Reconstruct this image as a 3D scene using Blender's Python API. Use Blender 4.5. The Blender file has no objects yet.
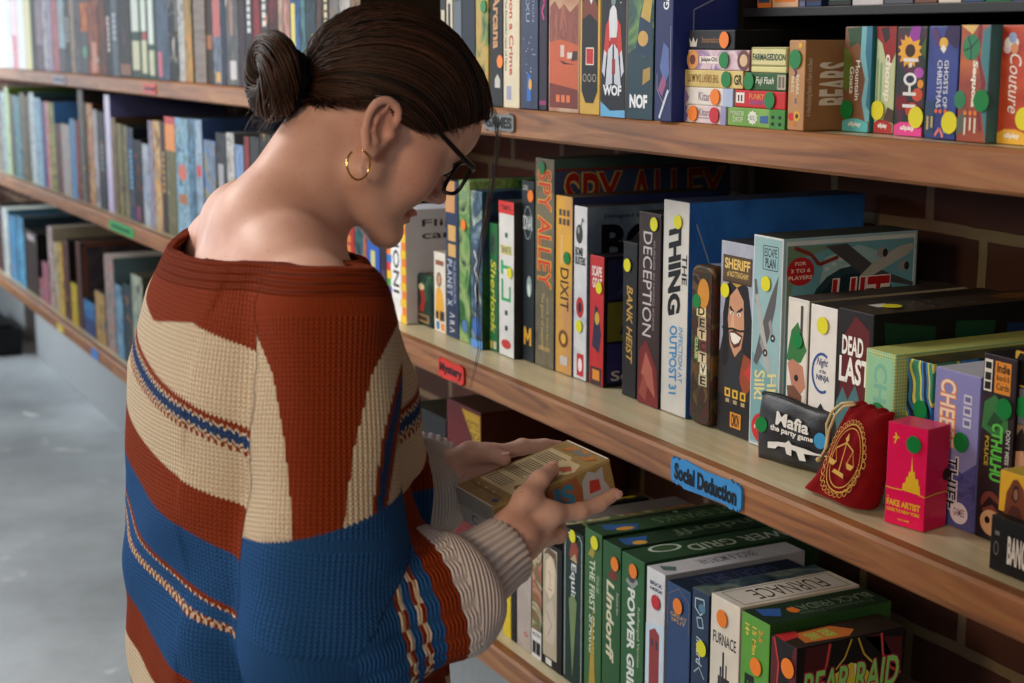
import bpy, bmesh, math, random
import numpy as np
from mathutils import Vector, Matrix

random.seed(7)
SC = bpy.context.scene
COL = SC.collection
V = Vector
CAM_H = 1.53                      # eye height of the photographer above the floor

# ------------------------------------------------------------------ camera geometry
FPX, CX, CY = 1593.0, 512.0, 341.5
PITCH, YAW = math.radians(10.787), math.radians(27.10)
cF = V((-math.cos(YAW)*math.cos(PITCH), math.sin(YAW)*math.cos(PITCH), -math.sin(PITCH)))
cR = cF.cross(V((0, 0, 1))).normalized()
cU = cR.cross(cF)
CAM = V((0, 0, CAM_H))

def ray(px, py):
    return cF + cR*((px-CX)/FPX) - cU*((py-CY)/FPX)
def on_y(px, py, y):
    r = ray(px, py); return CAM + r*(y/r.y)
def on_z(px, py, z):
    r = ray(px, py); return CAM + r*((z-CAM_H)/r.z)
def at(px, py, d):
    return CAM + ray(px, py)*d

# ------------------------------------------------------------------ materials (all node based)
def lin(c):
    def f(v):
        v /= 255.0
        return v/12.92 if v <= .04045 else ((v+.055)/1.055)**2.4
    return (f(c[0]), f(c[1]), f(c[2]), 1.0)

def new_mat(name):
    m = bpy.data.materials.new(name); m.use_nodes = True
    nt = m.node_tree; b = nt.nodes['Principled BSDF']
    return m, nt, b

_mc = {}
def paint(c, rough=.5, metal=0.0, var=.06, name='print'):
    """printed card / plastic: one colour with a faint procedural mottling"""
    key = (tuple(c), rough, metal, var)
    if key in _mc: return _mc[key]
    m, nt, b = new_mat('%s_%d_%d_%d' % ((name,)+tuple(int(x) for x in c[:3])))
    N = nt.nodes; L = nt.links
    tc = N.new('ShaderNodeTexCoord'); no = N.new('ShaderNodeTexNoise'); no.inputs['Scale'].default_value = 40
    L.new(tc.outputs['Object'], no.inputs['Vector'])
    mx = N.new('ShaderNodeMix'); mx.data_type = 'RGBA'
    base = lin(c if max(c) > 75 else tuple(v*(.55+.45*max(c)/75) for v in c))
    mx.inputs['A'].default_value = tuple(max(0, x*(1-var*2)) for x in base[:3])+(1,)
    mx.inputs['B'].default_value = tuple(min(1, x*(1+var*2)) for x in base[:3])+(1,)
    L.new(no.outputs['Fac'], mx.inputs['Factor']); L.new(mx.outputs['Result'], b.inputs['Base Color'])
    b.inputs['Roughness'].default_value = rough; b.inputs['Metallic'].default_value = metal
    b.inputs['Specular IOR Level'].default_value = .25
    _mc[key] = m
    return m

_ac = {}
def art(cols, scale=16, seed=0, rough=.42, stretch=(1, 1, 1)):
    """busy illustrated cover: noise broken into the picture's palette"""
    key = (tuple(map(tuple, cols)), scale, seed, stretch)
    if key in _ac: return _ac[key]
    m, nt, b = new_mat('cover_art')
    N = nt.nodes; L = nt.links
    tc = N.new('ShaderNodeTexCoord'); mp = N.new('ShaderNodeMapping')
    mp.inputs['Location'].default_value = (seed*1.7, seed*.9, seed*2.3)
    mp.inputs['Scale'].default_value = stretch
    no = N.new('ShaderNodeTexNoise'); no.inputs['Scale'].default_value = scale
    no.inputs['Detail'].default_value = 3; no.inputs['Distortion'].default_value = 1.4
    L.new(tc.outputs['Object'], mp.inputs['Vector']); L.new(mp.outputs['Vector'], no.inputs['Vector'])
    cr = N.new('ShaderNodeValToRGB'); e = cr.color_ramp.elements
    n = len(cols)
    while len(e) < n: e.new(.5)
    for i, c in enumerate(cols):
        e[i].position = .30+.42*i/max(1, n-1); e[i].color = lin(c)
    L.new(no.outputs['Fac'], cr.inputs['Fac']); L.new(cr.outputs['Color'], b.inputs['Base Color'])
    b.inputs['Roughness'].default_value = rough; b.inputs['Specular IOR Level'].default_value = .25
    _ac[key] = m
    return m

def wood_mat(name, c1, c2, c3, rough=.42, axis=0):
    m, nt, b = new_mat(name); N = nt.nodes; L = nt.links
    tc = N.new('ShaderNodeTexCoord'); mp = N.new('ShaderNodeMapping')
    mp.inputs['Scale'].default_value = (.9, 9, 14)
    L.new(tc.outputs['Object'], mp.inputs['Vector'])
    n1 = N.new('ShaderNodeTexNoise'); n1.inputs['Scale'].default_value = 3.2; n1.inputs['Detail'].default_value = 6; n1.inputs['Distortion'].default_value = 1.6
    L.new(mp.outputs['Vector'], n1.inputs['Vector'])
    mp2 = N.new('ShaderNodeMapping'); mp2.inputs['Scale'].default_value = (6, 160, 160)
    L.new(tc.outputs['Object'], mp2.inputs['Vector'])
    n2 = N.new('ShaderNodeTexNoise'); n2.inputs['Scale'].default_value = 2; n2.inputs['Detail'].default_value = 3
    L.new(mp2.outputs['Vector'], n2.inputs['Vector'])
    cr = N.new('ShaderNodeValToRGB'); e = cr.color_ramp.elements; e.new(.5)
    e[0].position = .3; e[0].color = lin(c1); e[1].position = .5; e[1].color = lin(c2); e[2].position = .72; e[2].color = lin(c3)
    L.new(n1.outputs['Fac'], cr.inputs['Fac'])
    mx = N.new('ShaderNodeMix'); mx.data_type = 'RGBA'; mx.blend_type = 'MULTIPLY'; mx.inputs['Factor'].default_value = .45
    L.new(cr.outputs['Color'], mx.inputs['A']); L.new(n2.outputs['Color'], mx.inputs['B'])
    mr = N.new('ShaderNodeMix'); mr.data_type = 'RGBA'; mr.inputs['Factor'].default_value = .3
    L.new(mx.outputs['Result'], mr.inputs['A']); L.new(cr.outputs['Color'], mr.inputs['B'])
    L.new(mr.outputs['Result'], b.inputs['Base Color'])
    b.inputs['Roughness'].default_value = rough
    bp = N.new('ShaderNodeBump'); bp.inputs['Strength'].default_value = .08; bp.inputs['Distance'].default_value = .002
    L.new(n2.outputs['Fac'], bp.inputs['Height']); L.new(bp.outputs['Normal'], b.inputs['Normal'])
    return m

def concrete_mat():
    m, nt, b = new_mat('polished_concrete'); N = nt.nodes; L = nt.links
    tc = N.new('ShaderNodeTexCoord')
    n1 = N.new('ShaderNodeTexNoise'); n1.inputs['Scale'].default_value = 1.3; n1.inputs['Detail'].default_value = 7; n1.inputs['Roughness'].default_value = .65
    n2 = N.new('ShaderNodeTexNoise'); n2.inputs['Scale'].default_value = 5.5; n2.inputs['Detail'].default_value = 5; n2.inputs['Distortion'].default_value = .8
    for n in (n1, n2): L.new(tc.outputs['Object'], n.inputs['Vector'])
    cr = N.new('ShaderNodeValToRGB'); e = cr.color_ramp.elements
    e[0].position = .34; e[0].color = lin((150, 157, 163)); e[1].position = .66; e[1].color = lin((200, 208, 214))
    L.new(n1.outputs['Fac'], cr.inputs['Fac'])
    c2 = N.new('ShaderNodeValToRGB'); e = c2.color_ramp.elements
    e[0].position = .655; e[0].color = (0, 0, 0, 1); e[1].position = .71; e[1].color = (1, 1, 1, 1)
    L.new(n2.outputs['Fac'], c2.inputs['Fac'])
    mx = N.new('ShaderNodeMix'); mx.data_type = 'RGBA'
    L.new(c2.outputs['Color'], mx.inputs['Factor']); L.new(cr.outputs['Color'], mx.inputs['A']); mx.inputs['B'].default_value = lin((232, 232, 230))
    L.new(mx.outputs['Result'], b.inputs['Base Color']); b.inputs['Roughness'].default_value = .38
    return m

def brick_mat():
    m, nt, b = new_mat('brick'); N = nt.nodes; L = nt.links
    tc = N.new('ShaderNodeTexCoord'); sp = N.new('ShaderNodeSeparateXYZ'); cb = N.new('ShaderNodeCombineXYZ')
    L.new(tc.outputs['Object'], sp.inputs[0]); L.new(sp.outputs['X'], cb.inputs['X']); L.new(sp.outputs['Z'], cb.inputs['Y'])
    no = N.new('ShaderNodeTexNoise'); no.inputs['Scale'].default_value = 9; no.inputs['Detail'].default_value = 5
    L.new(tc.outputs['Object'], no.inputs['Vector'])
    ad = N.new('ShaderNodeMixRGB'); ad.blend_type = 'ADD'; ad.inputs['Fac'].default_value = .012
    L.new(cb.outputs['Vector'], ad.inputs['Color1']); L.new(no.outputs['Color'], ad.inputs['Color2'])
    br = N.new('ShaderNodeTexBrick'); br.inputs['Scale'].default_value = 1
    br.inputs['Brick Width'].default_value = .215; br.inputs['Row Height'].default_value = .085
    br.inputs['Mortar Size'].default_value = .009; br.inputs['Mortar Smooth'].default_value = .15
    br.inputs['Color1'].default_value = lin((98, 52, 38)); br.inputs['Color2'].default_value = lin((70, 40, 32)); br.inputs['Mortar'].default_value = lin((142, 122, 98))
    L.new(ad.outputs['Color'], br.inputs['Vector'])
    mx = N.new('ShaderNodeMix'); mx.data_type = 'RGBA'; mx.blend_type = 'MULTIPLY'; mx.inputs['Factor'].default_value = .5
    L.new(br.outputs['Color'], mx.inputs['A']); L.new(no.outputs['Color'], mx.inputs['B'])
    L.new(mx.outputs['Result'], b.inputs['Base Color']); b.inputs['Roughness'].default_value = .85
    bp = N.new('ShaderNodeBump'); bp.inputs['Strength'].default_value = .6; bp.inputs['Distance'].default_value = .008; bp.invert = True
    L.new(br.outputs['Fac'], bp.inputs['Height']); L.new(bp.outputs['Normal'], b.inputs['Normal'])
    return m

# ------------------------------------------------------------------ object helpers
def link(o, parent=None):
    COL.objects.link(o)
    if parent is not None: o.parent = parent
    return o
def mesh_obj(name, verts, faces, mats, fm=None, parent=None, smooth=False):
    me = bpy.data.meshes.new(name); me.from_pydata([tuple(v) for v in verts], [], faces); 
    for m in (mats if isinstance(mats, (list, tuple)) else [mats]): me.materials.append(m)
    if fm is not None: me.polygons.foreach_set('material_index', fm)
    if smooth: me.polygons.foreach_set('use_smooth', [True]*len(me.polygons))
    me.update()
    return link(bpy.data.objects.new(name, me), parent)
def bm_obj(name, bm, mats, parent=None, smooth=False):
    me = bpy.data.meshes.new(name); bm.to_mesh(me); bm.free()
    for m in (mats if isinstance(mats, (list, tuple)) else [mats]): me.materials.append(m)
    if smooth: me.polygons.foreach_set('use_smooth', [True]*len(me.polygons))
    return link(bpy.data.objects.new(name, me), parent)
def tag(o, label=None, cat=None, group=None, kind=None):
    if label: o['label'] = label
    if cat: o['category'] = cat
    if group: o['group'] = group
    if kind: o['kind'] = kind
    return o
def empty(name, loc=(0, 0, 0), rz=0):
    o = bpy.data.objects.new(name, None); o.empty_display_size = .05
    o.location = loc; o.rotation_euler = (0, 0, rz)
    return link(o)

def bm_box(bm, x0, x1, y0, y1, z0, z1, bevel=0.0, mi=0):
    r = bmesh.ops.create_cube(bm, size=1)
    for v in r['verts']:
        v.co = V(((x0+x1)/2+v.co.x*(x1-x0), (y0+y1)/2+v.co.y*(y1-y0), (z0+z1)/2+v.co.z*(z1-z0)))
    fs = {f for v in r['verts'] for f in v.link_faces}
    for f in fs: f.material_index = mi
    if bevel:
        bmesh.ops.bevel(bm, geom=list({e for f in fs for e in f.edges}), offset=bevel, segments=2, profile=.6, affect='EDGES')
    return fs

def tube(pts, rads, sides=10, cap=True, closed=False):
    """verts, faces of a swept round tube along pts"""
    pts = [V(p) for p in pts]; n = len(pts)
    if not hasattr(rads, '__len__'): rads = [rads]*n
    vs, fs = [], []; prev = None
    for i, p in enumerate(pts):
        t = (pts[(i+1) % n]-pts[i-1]) if closed else (pts[min(i+1, n-1)]-pts[max(i-1, 0)])
        t.normalize()
        if prev is None:
            a = V((0, 0, 1)) if abs(t.z) < .9 else V((1, 0, 0))
            prev = t.cross(a).normalized()
        u = (prev-t*prev.dot(t)).normalized(); prev = u; w = t.cross(u)
        for k in range(sides):
            an = 2*math.pi*k/sides
            vs.append(p+(u*math.cos(an)+w*math.sin(an))*rads[i])
    m = n if closed else n-1
    for i in range(m):
        for k in range(sides):
            a = i*sides+k; b2 = i*sides+(k+1) % sides; j = ((i+1) % n)*sides
            fs.append((a, b2, j+(k+1) % sides, j+k))
    if cap and not closed:
        fs.append(tuple(range(sides))[::-1]); fs.append(tuple(range((n-1)*sides, n*sides)))
    return vs, fs

# ------------------------------------------------------------------ lettering
_tc = {}
def text_geo(s, bold=0.0, shear=0.0, space=1.0):
    """flat lettering as (verts 2D in a 0..1 box, faces)"""
    key = (s, bold, shear, space)
    if key in _tc: return _tc[key]
    cu = bpy.data.curves.new('lettering', 'FONT'); cu.body = s; cu.size = 1; cu.offset = bold; cu.shear = shear
    cu.space_character = space; cu.resolution_u = 3; cu.space_line = .85; cu.align_x = 'CENTER'
    o = bpy.data.objects.new('lettering', cu)
    me = o.to_mesh()
    vs = [(v.co.x, v.co.y) for v in me.vertices]; fs = [tuple(p.vertices) for p in me.polygons]
    o.to_mesh_clear(); bpy.data.objects.remove(o); bpy.data.curves.remove(cu)
    if not vs: vs, fs = [(0, 0), (1, 0), (1, 1)], [(0, 1, 2)]
    x0 = min(v[0] for v in vs); x1 = max(v[0] for v in vs); y0 = min(v[1] for v in vs); y1 = max(v[1] for v in vs)
    vs = [((v[0]-x0)/(x1-x0+1e-9), (v[1]-y0)/(y1-y0+1e-9)) for v in vs]
    _tc[key] = (vs, fs)
    return _tc[key]

# decal records, in face coordinates u (along), v (up), both 0..1
def T(s, u0, v0, u1, v1, c, rot=-90, f='f', bold=.012, shear=0.0, space=1.0): return ('t', f, s, u0, v0, u1, v1, c, rot, bold, shear, space)
def Q(u0, v0, u1, v1, c, f='f'): return ('p', f, [(u0, v0), (u1, v0), (u1, v1), (u0, v1)], c)
def P(pts, c, f='f'): return ('p', f, pts, c)
def O(u, v, ru, rv, c, f='f', a0=0, a1=360):
    n = 20; return ('p', f, [(u+ru*math.cos(math.radians(a0+(a1-a0)*i/n)), v+rv*math.sin(math.radians(a0+(a1-a0)*i/n))) for i in range(n)], c)
def LN(pts, w, c, f='f'):
    return ('l', f, pts, w, c)

def M_of(c, rough=.45):
    return c if isinstance(c, bpy.types.Material) else paint(c, rough)

def build_box(name, w, d, h, front, side=None, top=None, decals=(), parent=None, bevel=.0015, rough=.42, back=None):
    """a printed carton, its prints and lettering lying on its faces; origin at base, front-left corner; front face looks to -Y"""
    front = M_of(front, rough); side = M_of(side, rough) if side is not None else front; top = M_of(top, rough) if top is not None else side
    mats = [front, side, top]
    bm = bmesh.new(); bm_box(bm, 0, w, 0, d, 0, h, bevel)
    bm.normal_update()
    vs, fs, fm = [], [], []
    for f in bm.faces:
        n = f.normal
        fm.append(0 if n.y < -.6 else (2 if abs(n.z) > .6 else 1))
    bm.verts.index_update()
    vs = [v.co.copy() for v in bm.verts]; fs = [tuple(v.index for v in f.verts) for f in bm.faces]; bm.free()
    def mi(c):
        m = M_of(c, rough)
        if m not in mats: mats.append(m)
        return mats.index(m)
    frames = {'f': (V((0, 0, 0)), V((w, 0, 0)), V((0, 0, h)), V((0, -1, 0))),
              's': (V((w, 0, 0)), V((0, d, 0)), V((0, 0, h)), V((1, 0, 0))),
              't': (V((0, 0, h)), V((w, 0, 0)), V((0, d, 0)), V((0, 0, 1)))}
    lay = {'f': 0, 's': 0, 't': 0}
    for dc in decals:
        o0, eu, ev, nn = frames[dc[1]]
        lay[dc[1]] += 1
        off = nn*(.00022+.000022*lay[dc[1]])
        if dc[0] == 'p':
            b0 = len(vs); vs += [o0+eu*u+ev*v+off for u, v in dc[2]]
            fs.append(tuple(range(b0, b0+len(dc[2])))); fm.append(mi(dc[3]))
        elif dc[0] == 'l':
            pts = dc[2]; lw = dc[3]; k = mi(dc[4]); LU = eu.length; LV = ev.length
            for (a, b) in zip(pts[:-1], pts[1:]):
                dx = (b[0]-a[0])*LU; dy = (b[1]-a[1])*LV; L = math.hypot(dx, dy) or 1e-6
                px, py = -dy/L*lw/2/LU, dx/L*lw/2/LV
                b0 = len(vs)
                vs += [o0+eu*(a[0]+px)+ev*(a[1]+py)+off, o0+eu*(a[0]-px)+ev*(a[1]-py)+off, o0+eu*(b[0]-px)+ev*(b[1]-py)+off, o0+eu*(b[0]+px)+ev*(b[1]+py)+off]
                fs.append((b0, b0+1, b0+2, b0+3)); fm.append(k)
        else:
            _, _, s, u0, v0, u1, v1, c, rot, bold, shear, space = dc
            tv, tf = text_geo(s, bold, shear, space); b0 = len(vs); k = mi(c)
            for x, y in tv:
                if rot == -90: u, v = u0+(u1-u0)*y, v1-(v1-v0)*x
                elif rot == 90: u, v = u1-(u1-u0)*y, v0+(v1-v0)*x
                elif rot == 180: u, v = u1-(u1-u0)*x, v1-(v1-v0)*y
                else: u, v = u0+(u1-u0)*x, v0+(v1-v0)*y
                vs.append(o0+eu*u+ev*v+off)
            for f in tf: fs.append(tuple(b0+i for i in f)); fm.append(k)
    return mesh_obj(name, vs, fs, mats, fm, parent)

STK = {'y': (226, 218, 40), 'g': (20, 128, 62), 'o': (240, 128, 34), 'r': (200, 42, 52), 'b': (62, 150, 205)}
def sticker(parent, w, h, u, v, col, dia=.0195, face='f', d=.2):
    bm = bmesh.new(); bmesh.ops.create_circle(bm, cap_ends=True, segments=24, radius=dia/2)
    r = bmesh.ops.extrude_face_region(bm, geom=list(bm.faces))
    for g in r['geom']:
        if isinstance(g, bmesh.types.BMVert): g.co.z += .0005
    bmesh.ops.recalc_face_normals(bm, faces=list(bm.faces))
    if face == 'f': mt = Matrix.Translation((w*u, -.0016, h*v)) @ Matrix.Rotation(math.pi/2, 4, 'X')
    elif face == 't': mt = Matrix.Translation((w*u, d*v, h+.0016))
    else: mt = Matrix.Translation((w+.0018, d*u, h*v)) @ Matrix.Rotation(math.pi/2, 4, 'Y')
    bmesh.ops.transform(bm, matrix=mt, verts=bm.verts)
    return bm_obj('round_sticker', bm, paint(STK[col], .4, var=.02), parent)
# ------------------------------------------------------------------ the room
FR = 1.085                        # front edge of the shelves
WALL = 1.545                      # brick wall behind them
m_brick = brick_mat(); m_conc = concrete_mat()
m_wood = wood_mat('shelf_wood', (112, 66, 34), (158, 100, 54), (182, 124, 72), .5)
m_lam = wood_mat('pale_laminate', (214, 196, 154), (226, 210, 170), (234, 220, 182), .3)
m_plaster = paint((150, 150, 150), .8, var=.03, name='plaster')
m_black = paint((26, 26, 28), .5, name='black_paint')
m_glassw = paint((235, 242, 250), .2, var=.0, name='daylight_pane')

def struct(name, x0, x1, y0, y1, z0, z1, mat):
    bm = bmesh.new(); bm_box(bm, x0, x1, y0, y1, z0, z1)
    return tag(bm_obj(name, bm, mat), kind='structure')
XW, XE, YS = -9.6, 2.2, -4.2
struct('floor', XW, XE, YS, WALL, -.1, 0, m_conc)
struct('wall_north', XW, XE, WALL, WALL+.15, 0, 3.2, m_brick)
struct('wall_south', XW, XE, YS-.15, YS, 0, 3.2, m_plaster)
struct('wall_east', XE, XE+.15, YS, WALL, 0, 3.2, m_plaster)
struct('ceiling', XW, XE, YS, WALL, 3.2, 3.3, m_plaster)
# west wall around a wide shop window
WY0, WY1, WZ0, WZ1 = -2.6, 1.25, .75, 2.75
bm = bmesh.new()
bm_box(bm, XW-.15, XW, YS, WY0, 0, 3.2); bm_box(bm, XW-.15, XW, WY1, WALL, 0, 3.2)
bm_box(bm, XW-.15, XW, WY0, WY1, 0, WZ0); bm_box(bm, XW-.15, XW, WY0, WY1, WZ1, 3.2)
tag(bm_obj('wall_west', bm, m_plaster), kind='structure')
mw, nt, b = new_mat('bright_daylight')
b.inputs['Base Color'].default_value = (.8, .9, 1, 1)
b.inputs['Emission Color'].default_value = (.85, .93, 1, 1); b.inputs['Emission Strength'].default_value = 2.5
win = empty('window_1', (XW-.06, (WY0+WY1)/2, WZ0)); tag(win, kind='structure')
bm = bmesh.new(); bm_box(bm, -.02, .0, (WY0-WY1)/2, (WY1-WY0)/2, 0, WZ1-WZ0)
bm_obj('pane', bm, mw, win)
bm = bmesh.new()
for yy in (-1.9, -.65, .65, 1.9): bm_box(bm, .0, .06, yy-.03, yy+.03, 0, WZ1-WZ0)
for zz in (.03, WZ1-WZ0-.03): bm_box(bm, .0, .06, -1.92, 1.92, zz-.03, zz+.03)
bm_obj('window_frame', bm, m_plaster, win)

# ------------------------------------------------------------------ the shelves
EDGE = {'top': [(0, 68), (200, 82.6), (512, 112), (700, 126), (850, 136), (1024, 147)],
        'mid': [(0, 174), (41, 190.5), (109, 215), (161, 238), (458, 360), (520, 387), (740, 478), (1015, 599)],
        'low': [(0, 279), (93, 345), (129, 367), (506, 659), (536, 683)]}
FIT = {}
for k, pts in EDGE.items():
    q = [on_y(x, y, FR) for x, y in pts]
    FIT[k] = np.polyfit([p.x for p in q], [p.z for p in q], 2 if k != 'low' else 1)
def zs(row, x): return float(np.polyval(FIT[row], x))
TH = .043
def shelf_board(row, x0, x1, label):
    n = max(2, int((x1-x0)/.25))
    root = tag(empty('wooden_shelf', (x0, FR, zs(row, x0))), label, 'shelf')
    for nm, y0, y1, mat, dz in (('shelf_surface', .021, WALL-FR-.004, m_lam, -.0006), ('front_strip', 0, .0205, m_wood, 0)):
        bm = bmesh.new(); prof = []
        bev = .004 if nm == 'front_strip' else .0005
        sec = [(y0+bev, 0), (y1-.0005, 0), (y1, -.0005), (y1, -TH), (y0+bev, -TH), (y0, -TH+bev), (y0, -bev)]
        rows = []
        for i in range(n+1):
            x = x0+(x1-x0)*i/n; z = zs(row, x)-zs(row, x0)
            rows.append([bm.verts.new((x-x0, a, z+c+dz)) for a, c in sec])
        for a, c in zip(rows[:-1], rows[1:]):
            for j in range(len(sec)):
                k = (j+1) % len(sec); bm.faces.new((a[j], a[k], c[k], c[j]))
        bm.faces.new(rows[0][::-1]); bm.faces.new(rows[-1])
        bmesh.ops.recalc_face_normals(bm, faces=list(bm.faces))
        bm_obj(nm, bm, mat, root)
    return root
XJ = on_y(37, 75, FR).x
shelf_board('top', XJ+.002, -.35, 'top wooden shelf board, running from behind her bun to the upper right')
shelf_board('top', -9.0, XJ-.002, 'far end of the top shelf, beyond the board joint near the window')
shelf_board('mid', XJ+.002, -1.043, 'middle wooden shelf board with red and blue signs on its front edge')
shelf_board('mid', -9.0, XJ-.002, 'far end of the middle shelf, beyond the board joint near the window')
shelf_board('low', XJ+.002, -1.043, 'lowest wooden shelf board, close above the grey concrete floor')
shelf_board('low', -9.0, XJ-.002, 'far end of the lowest shelf, beyond the joint near the window')

# plinths that carry the lowest shelf
def plinth(x0, x1, y0, mat, label):
    bm = bmesh.new(); zt = min(zs('low', x0), zs('low', x1))-TH-.001
    bm_box(bm, 0, x1-x0, 0, WALL-y0-.004, 0, zt, .004)
    o = bm_obj('shelf_plinth', bm, mat); o.location = (x0, y0, 0)
    return tag(o, label, 'plinth')
m_pl = paint((150, 155, 158), .7, name='plinth_paint')
plinth(-7.9, -1.1, 1.42, m_pl, 'long pale grey plinth under the lowest shelf, meeting the concrete floor')
plinth(-9.2, -8.3, 1.44, m_pl, 'short pale plinth block under the far end of the lowest shelf')
bm = bmesh.new(); bm_box(bm, 0, .9, 0, .3, 0, .13, .02); bm_box(bm, .04, .86, .04, .26, .13, .15, .008)
o = bm_obj('storage_crate', bm, m_black); o.location = (-8.83, 1.06, 0); tag(o, 'low black crate on the floor below the far end of the shelves', 'crate')

# grey upright that divides the top row
m_grey = wood_mat('grey_upright', (112, 98, 90), (138, 124, 116), (150, 138, 130), .6)
pa = on_y(194.5, 60, FR+.012); pb = on_y(206, 60, FR+.012)
bm = bmesh.new(); bm_box(bm, 0, pb.x-pa.x, 0, .40, 0, .62, .002)
o = bm_obj('upright_divider', bm, m_grey); o.location = (pa.x, FR+.012, zs('top', pa.x)+.0005)
tag(o, 'tall grey wooden upright dividing the boxes on the top shelf', 'shelf divider')
# higher shelf carried by the uprights (out of sight above the frame) is left out

# black cubby shelf standing on the right of the top shelf
ins = tag(empty('cubby_shelf', (-1.6625, 1.172, zs('top', -1.6)+.0005)), 'black cubby shelf standing on the top wooden shelf at the right', 'shelf')
zin = on_y(850, 5.5, 1.172).z-ins.location.z; ztk = on_y(850, 15, 1.172).z-ins.location.z
bm = bmesh.new(); bm_box(bm, -.012, 0, 0, .36, .004, .62, .001); bm_obj('side_panel', bm, m_black, ins)
bm = bmesh.new(); bm_box(bm, .0005, 1.28, 0, .355, ztk, zin, .001); bm_obj('cubby_board', bm, paint((44, 44, 48), .45), ins)
bm = bmesh.new(); bm_box(bm, .0005, 1.28, .356, .362, .004, .62, .001); bm_obj('back_panel', bm, m_black, ins)
bm = bmesh.new(); bm_box(bm, 1.2805, 1.2925, 0, .36, .004, .62, .001); bm_obj('side_panel', bm, m_black, ins)

# ------------------------------------------------------------------ signs on the shelf edges
def edge_sign(row, x0p, x1p, zoff0, zoff1, bg, fg, word, label, outline=True, wavy=True, cat='sign'):
    """thin cut-out sign stuck on the front strip: backing board plus raised letters"""
    a = on_y(x0p, 0, FR); ym = [0, 0]
    def xat(px):
        y = 300
        for _ in range(6):
            p = on_y(px, y, FR); q = V((p.x, FR, zs(row, p.x)-TH/2))-CAM
            y = CY-FPX*q.dot(cU)/q.dot(cF)
        return p.x
    x0, x1 = xat(x0p), xat(x1p); w = x1-x0; z = zs(row, (x0+x1)/2); h = zoff0-zoff1
    root = tag(empty('shelf_sign', (x0, FR-.0005, z+zoff1)), label, cat)
    root.rotation_euler = (0, -math.atan2(zs(row, x1)-zs(row, x0), w), 0)
    bm = bmesh.new()
    if wavy:
        n = 64; pts = []
        for i in range(n):
            t = 2*math.pi*i/n; cx, cz = math.cos(t), math.sin(t)
            sx = (abs(cx)**.22)*(1 if cx > 0 else -1); sz = (abs(cz)**.3)*(1 if cz > 0 else -1)
            k = 1+.13*math.sin(i*1.9)*(abs(cz) > .25)
            pts.append((w/2+sx*w/2, h/2+sz*h/2*k))
        vs = [bm.verts.new((x, -.003, zz)) for x, zz in pts]; f = bm.faces.new(vs)
        r = bmesh.ops.extrude_face_region(bm, geom=[f])
        for g in r['geom']:
            if isinstance(g, bmesh.types.BMVert): g.co.y = 0
        bmesh.ops.recalc_face_normals(bm, faces=list(bm.faces))
    else: bm_box(bm, 0, w, -.002, 0, 0, h, .0004)
    bm_obj('backing', bm, paint(bg, .45), root)
    if word and word[0] == '▪':
        bm = bmesh.new(); bm_box(bm, w*.12, w*.88, -.0034, -.0018, h*.34, h*.66, .0006); bm_obj('faded_lettering', bm, paint(fg, .5), root)
    elif word:
        tv, tf = text_geo(word, .045, 0, 1.0); vs = [(w*(.06+.88*x), -.0036, h*(.17+.66*y)) for x, y in tv]
        n = len(vs); V2 = vs+[(x, -.0008, zz) for x, _, zz in vs]
        mesh_obj('lettering', V2, tf, paint(fg, .5), parent=root)
    return root
edge_sign('mid', 673, 743.5, -.0045, -.0385, (58, 140, 205), (14, 20, 34), 'Social Deduction', 'blue cut-out sign with black letters on the middle shelf edge')
edge_sign('mid', 440, 465.5, -.007, -.0375, (214, 52, 44), (60, 14, 22), 'Mystery', 'red wavy cut-out sign with dark letters on the middle shelf edge')
edge_sign('top', 486, 515.5, -.008, -.034, (120, 122, 124), (28, 28, 30), 'GAMES', 'grey and black cut-out sign on the top shelf edge beside her face')
edge_sign('top', 144, 156.5, -.010, -.036, (196, 54, 50), (70, 20, 24), '▪▪▪', 'small red sign on the top shelf edge beside her bun', wavy=False)
edge_sign('top', 53.5, 66, -.010, -.036, (134, 132, 150), (48, 48, 60), '▪▪▪▪', 'small grey sign on the top shelf edge toward the window', wavy=False)
edge_sign('mid', 110, 134, -.009, -.036, (40, 166, 92), (18, 70, 40), '▪▪▪▪▪▪▪', 'green strip sign with dark letters on the middle shelf edge', wavy=False)
edge_sign('low', 92, 98.5, -.006, -.036, (70, 130, 205), (40, 80, 150), '', 'small blue square tag on the lowest shelf edge', wavy=False, cat='tag')
edge_sign('low', 58, 64, -.010, -.036, (222, 200, 96), (90, 80, 40), '', 'small yellow round tag on the lowest shelf edge', cat='tag')

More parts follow.
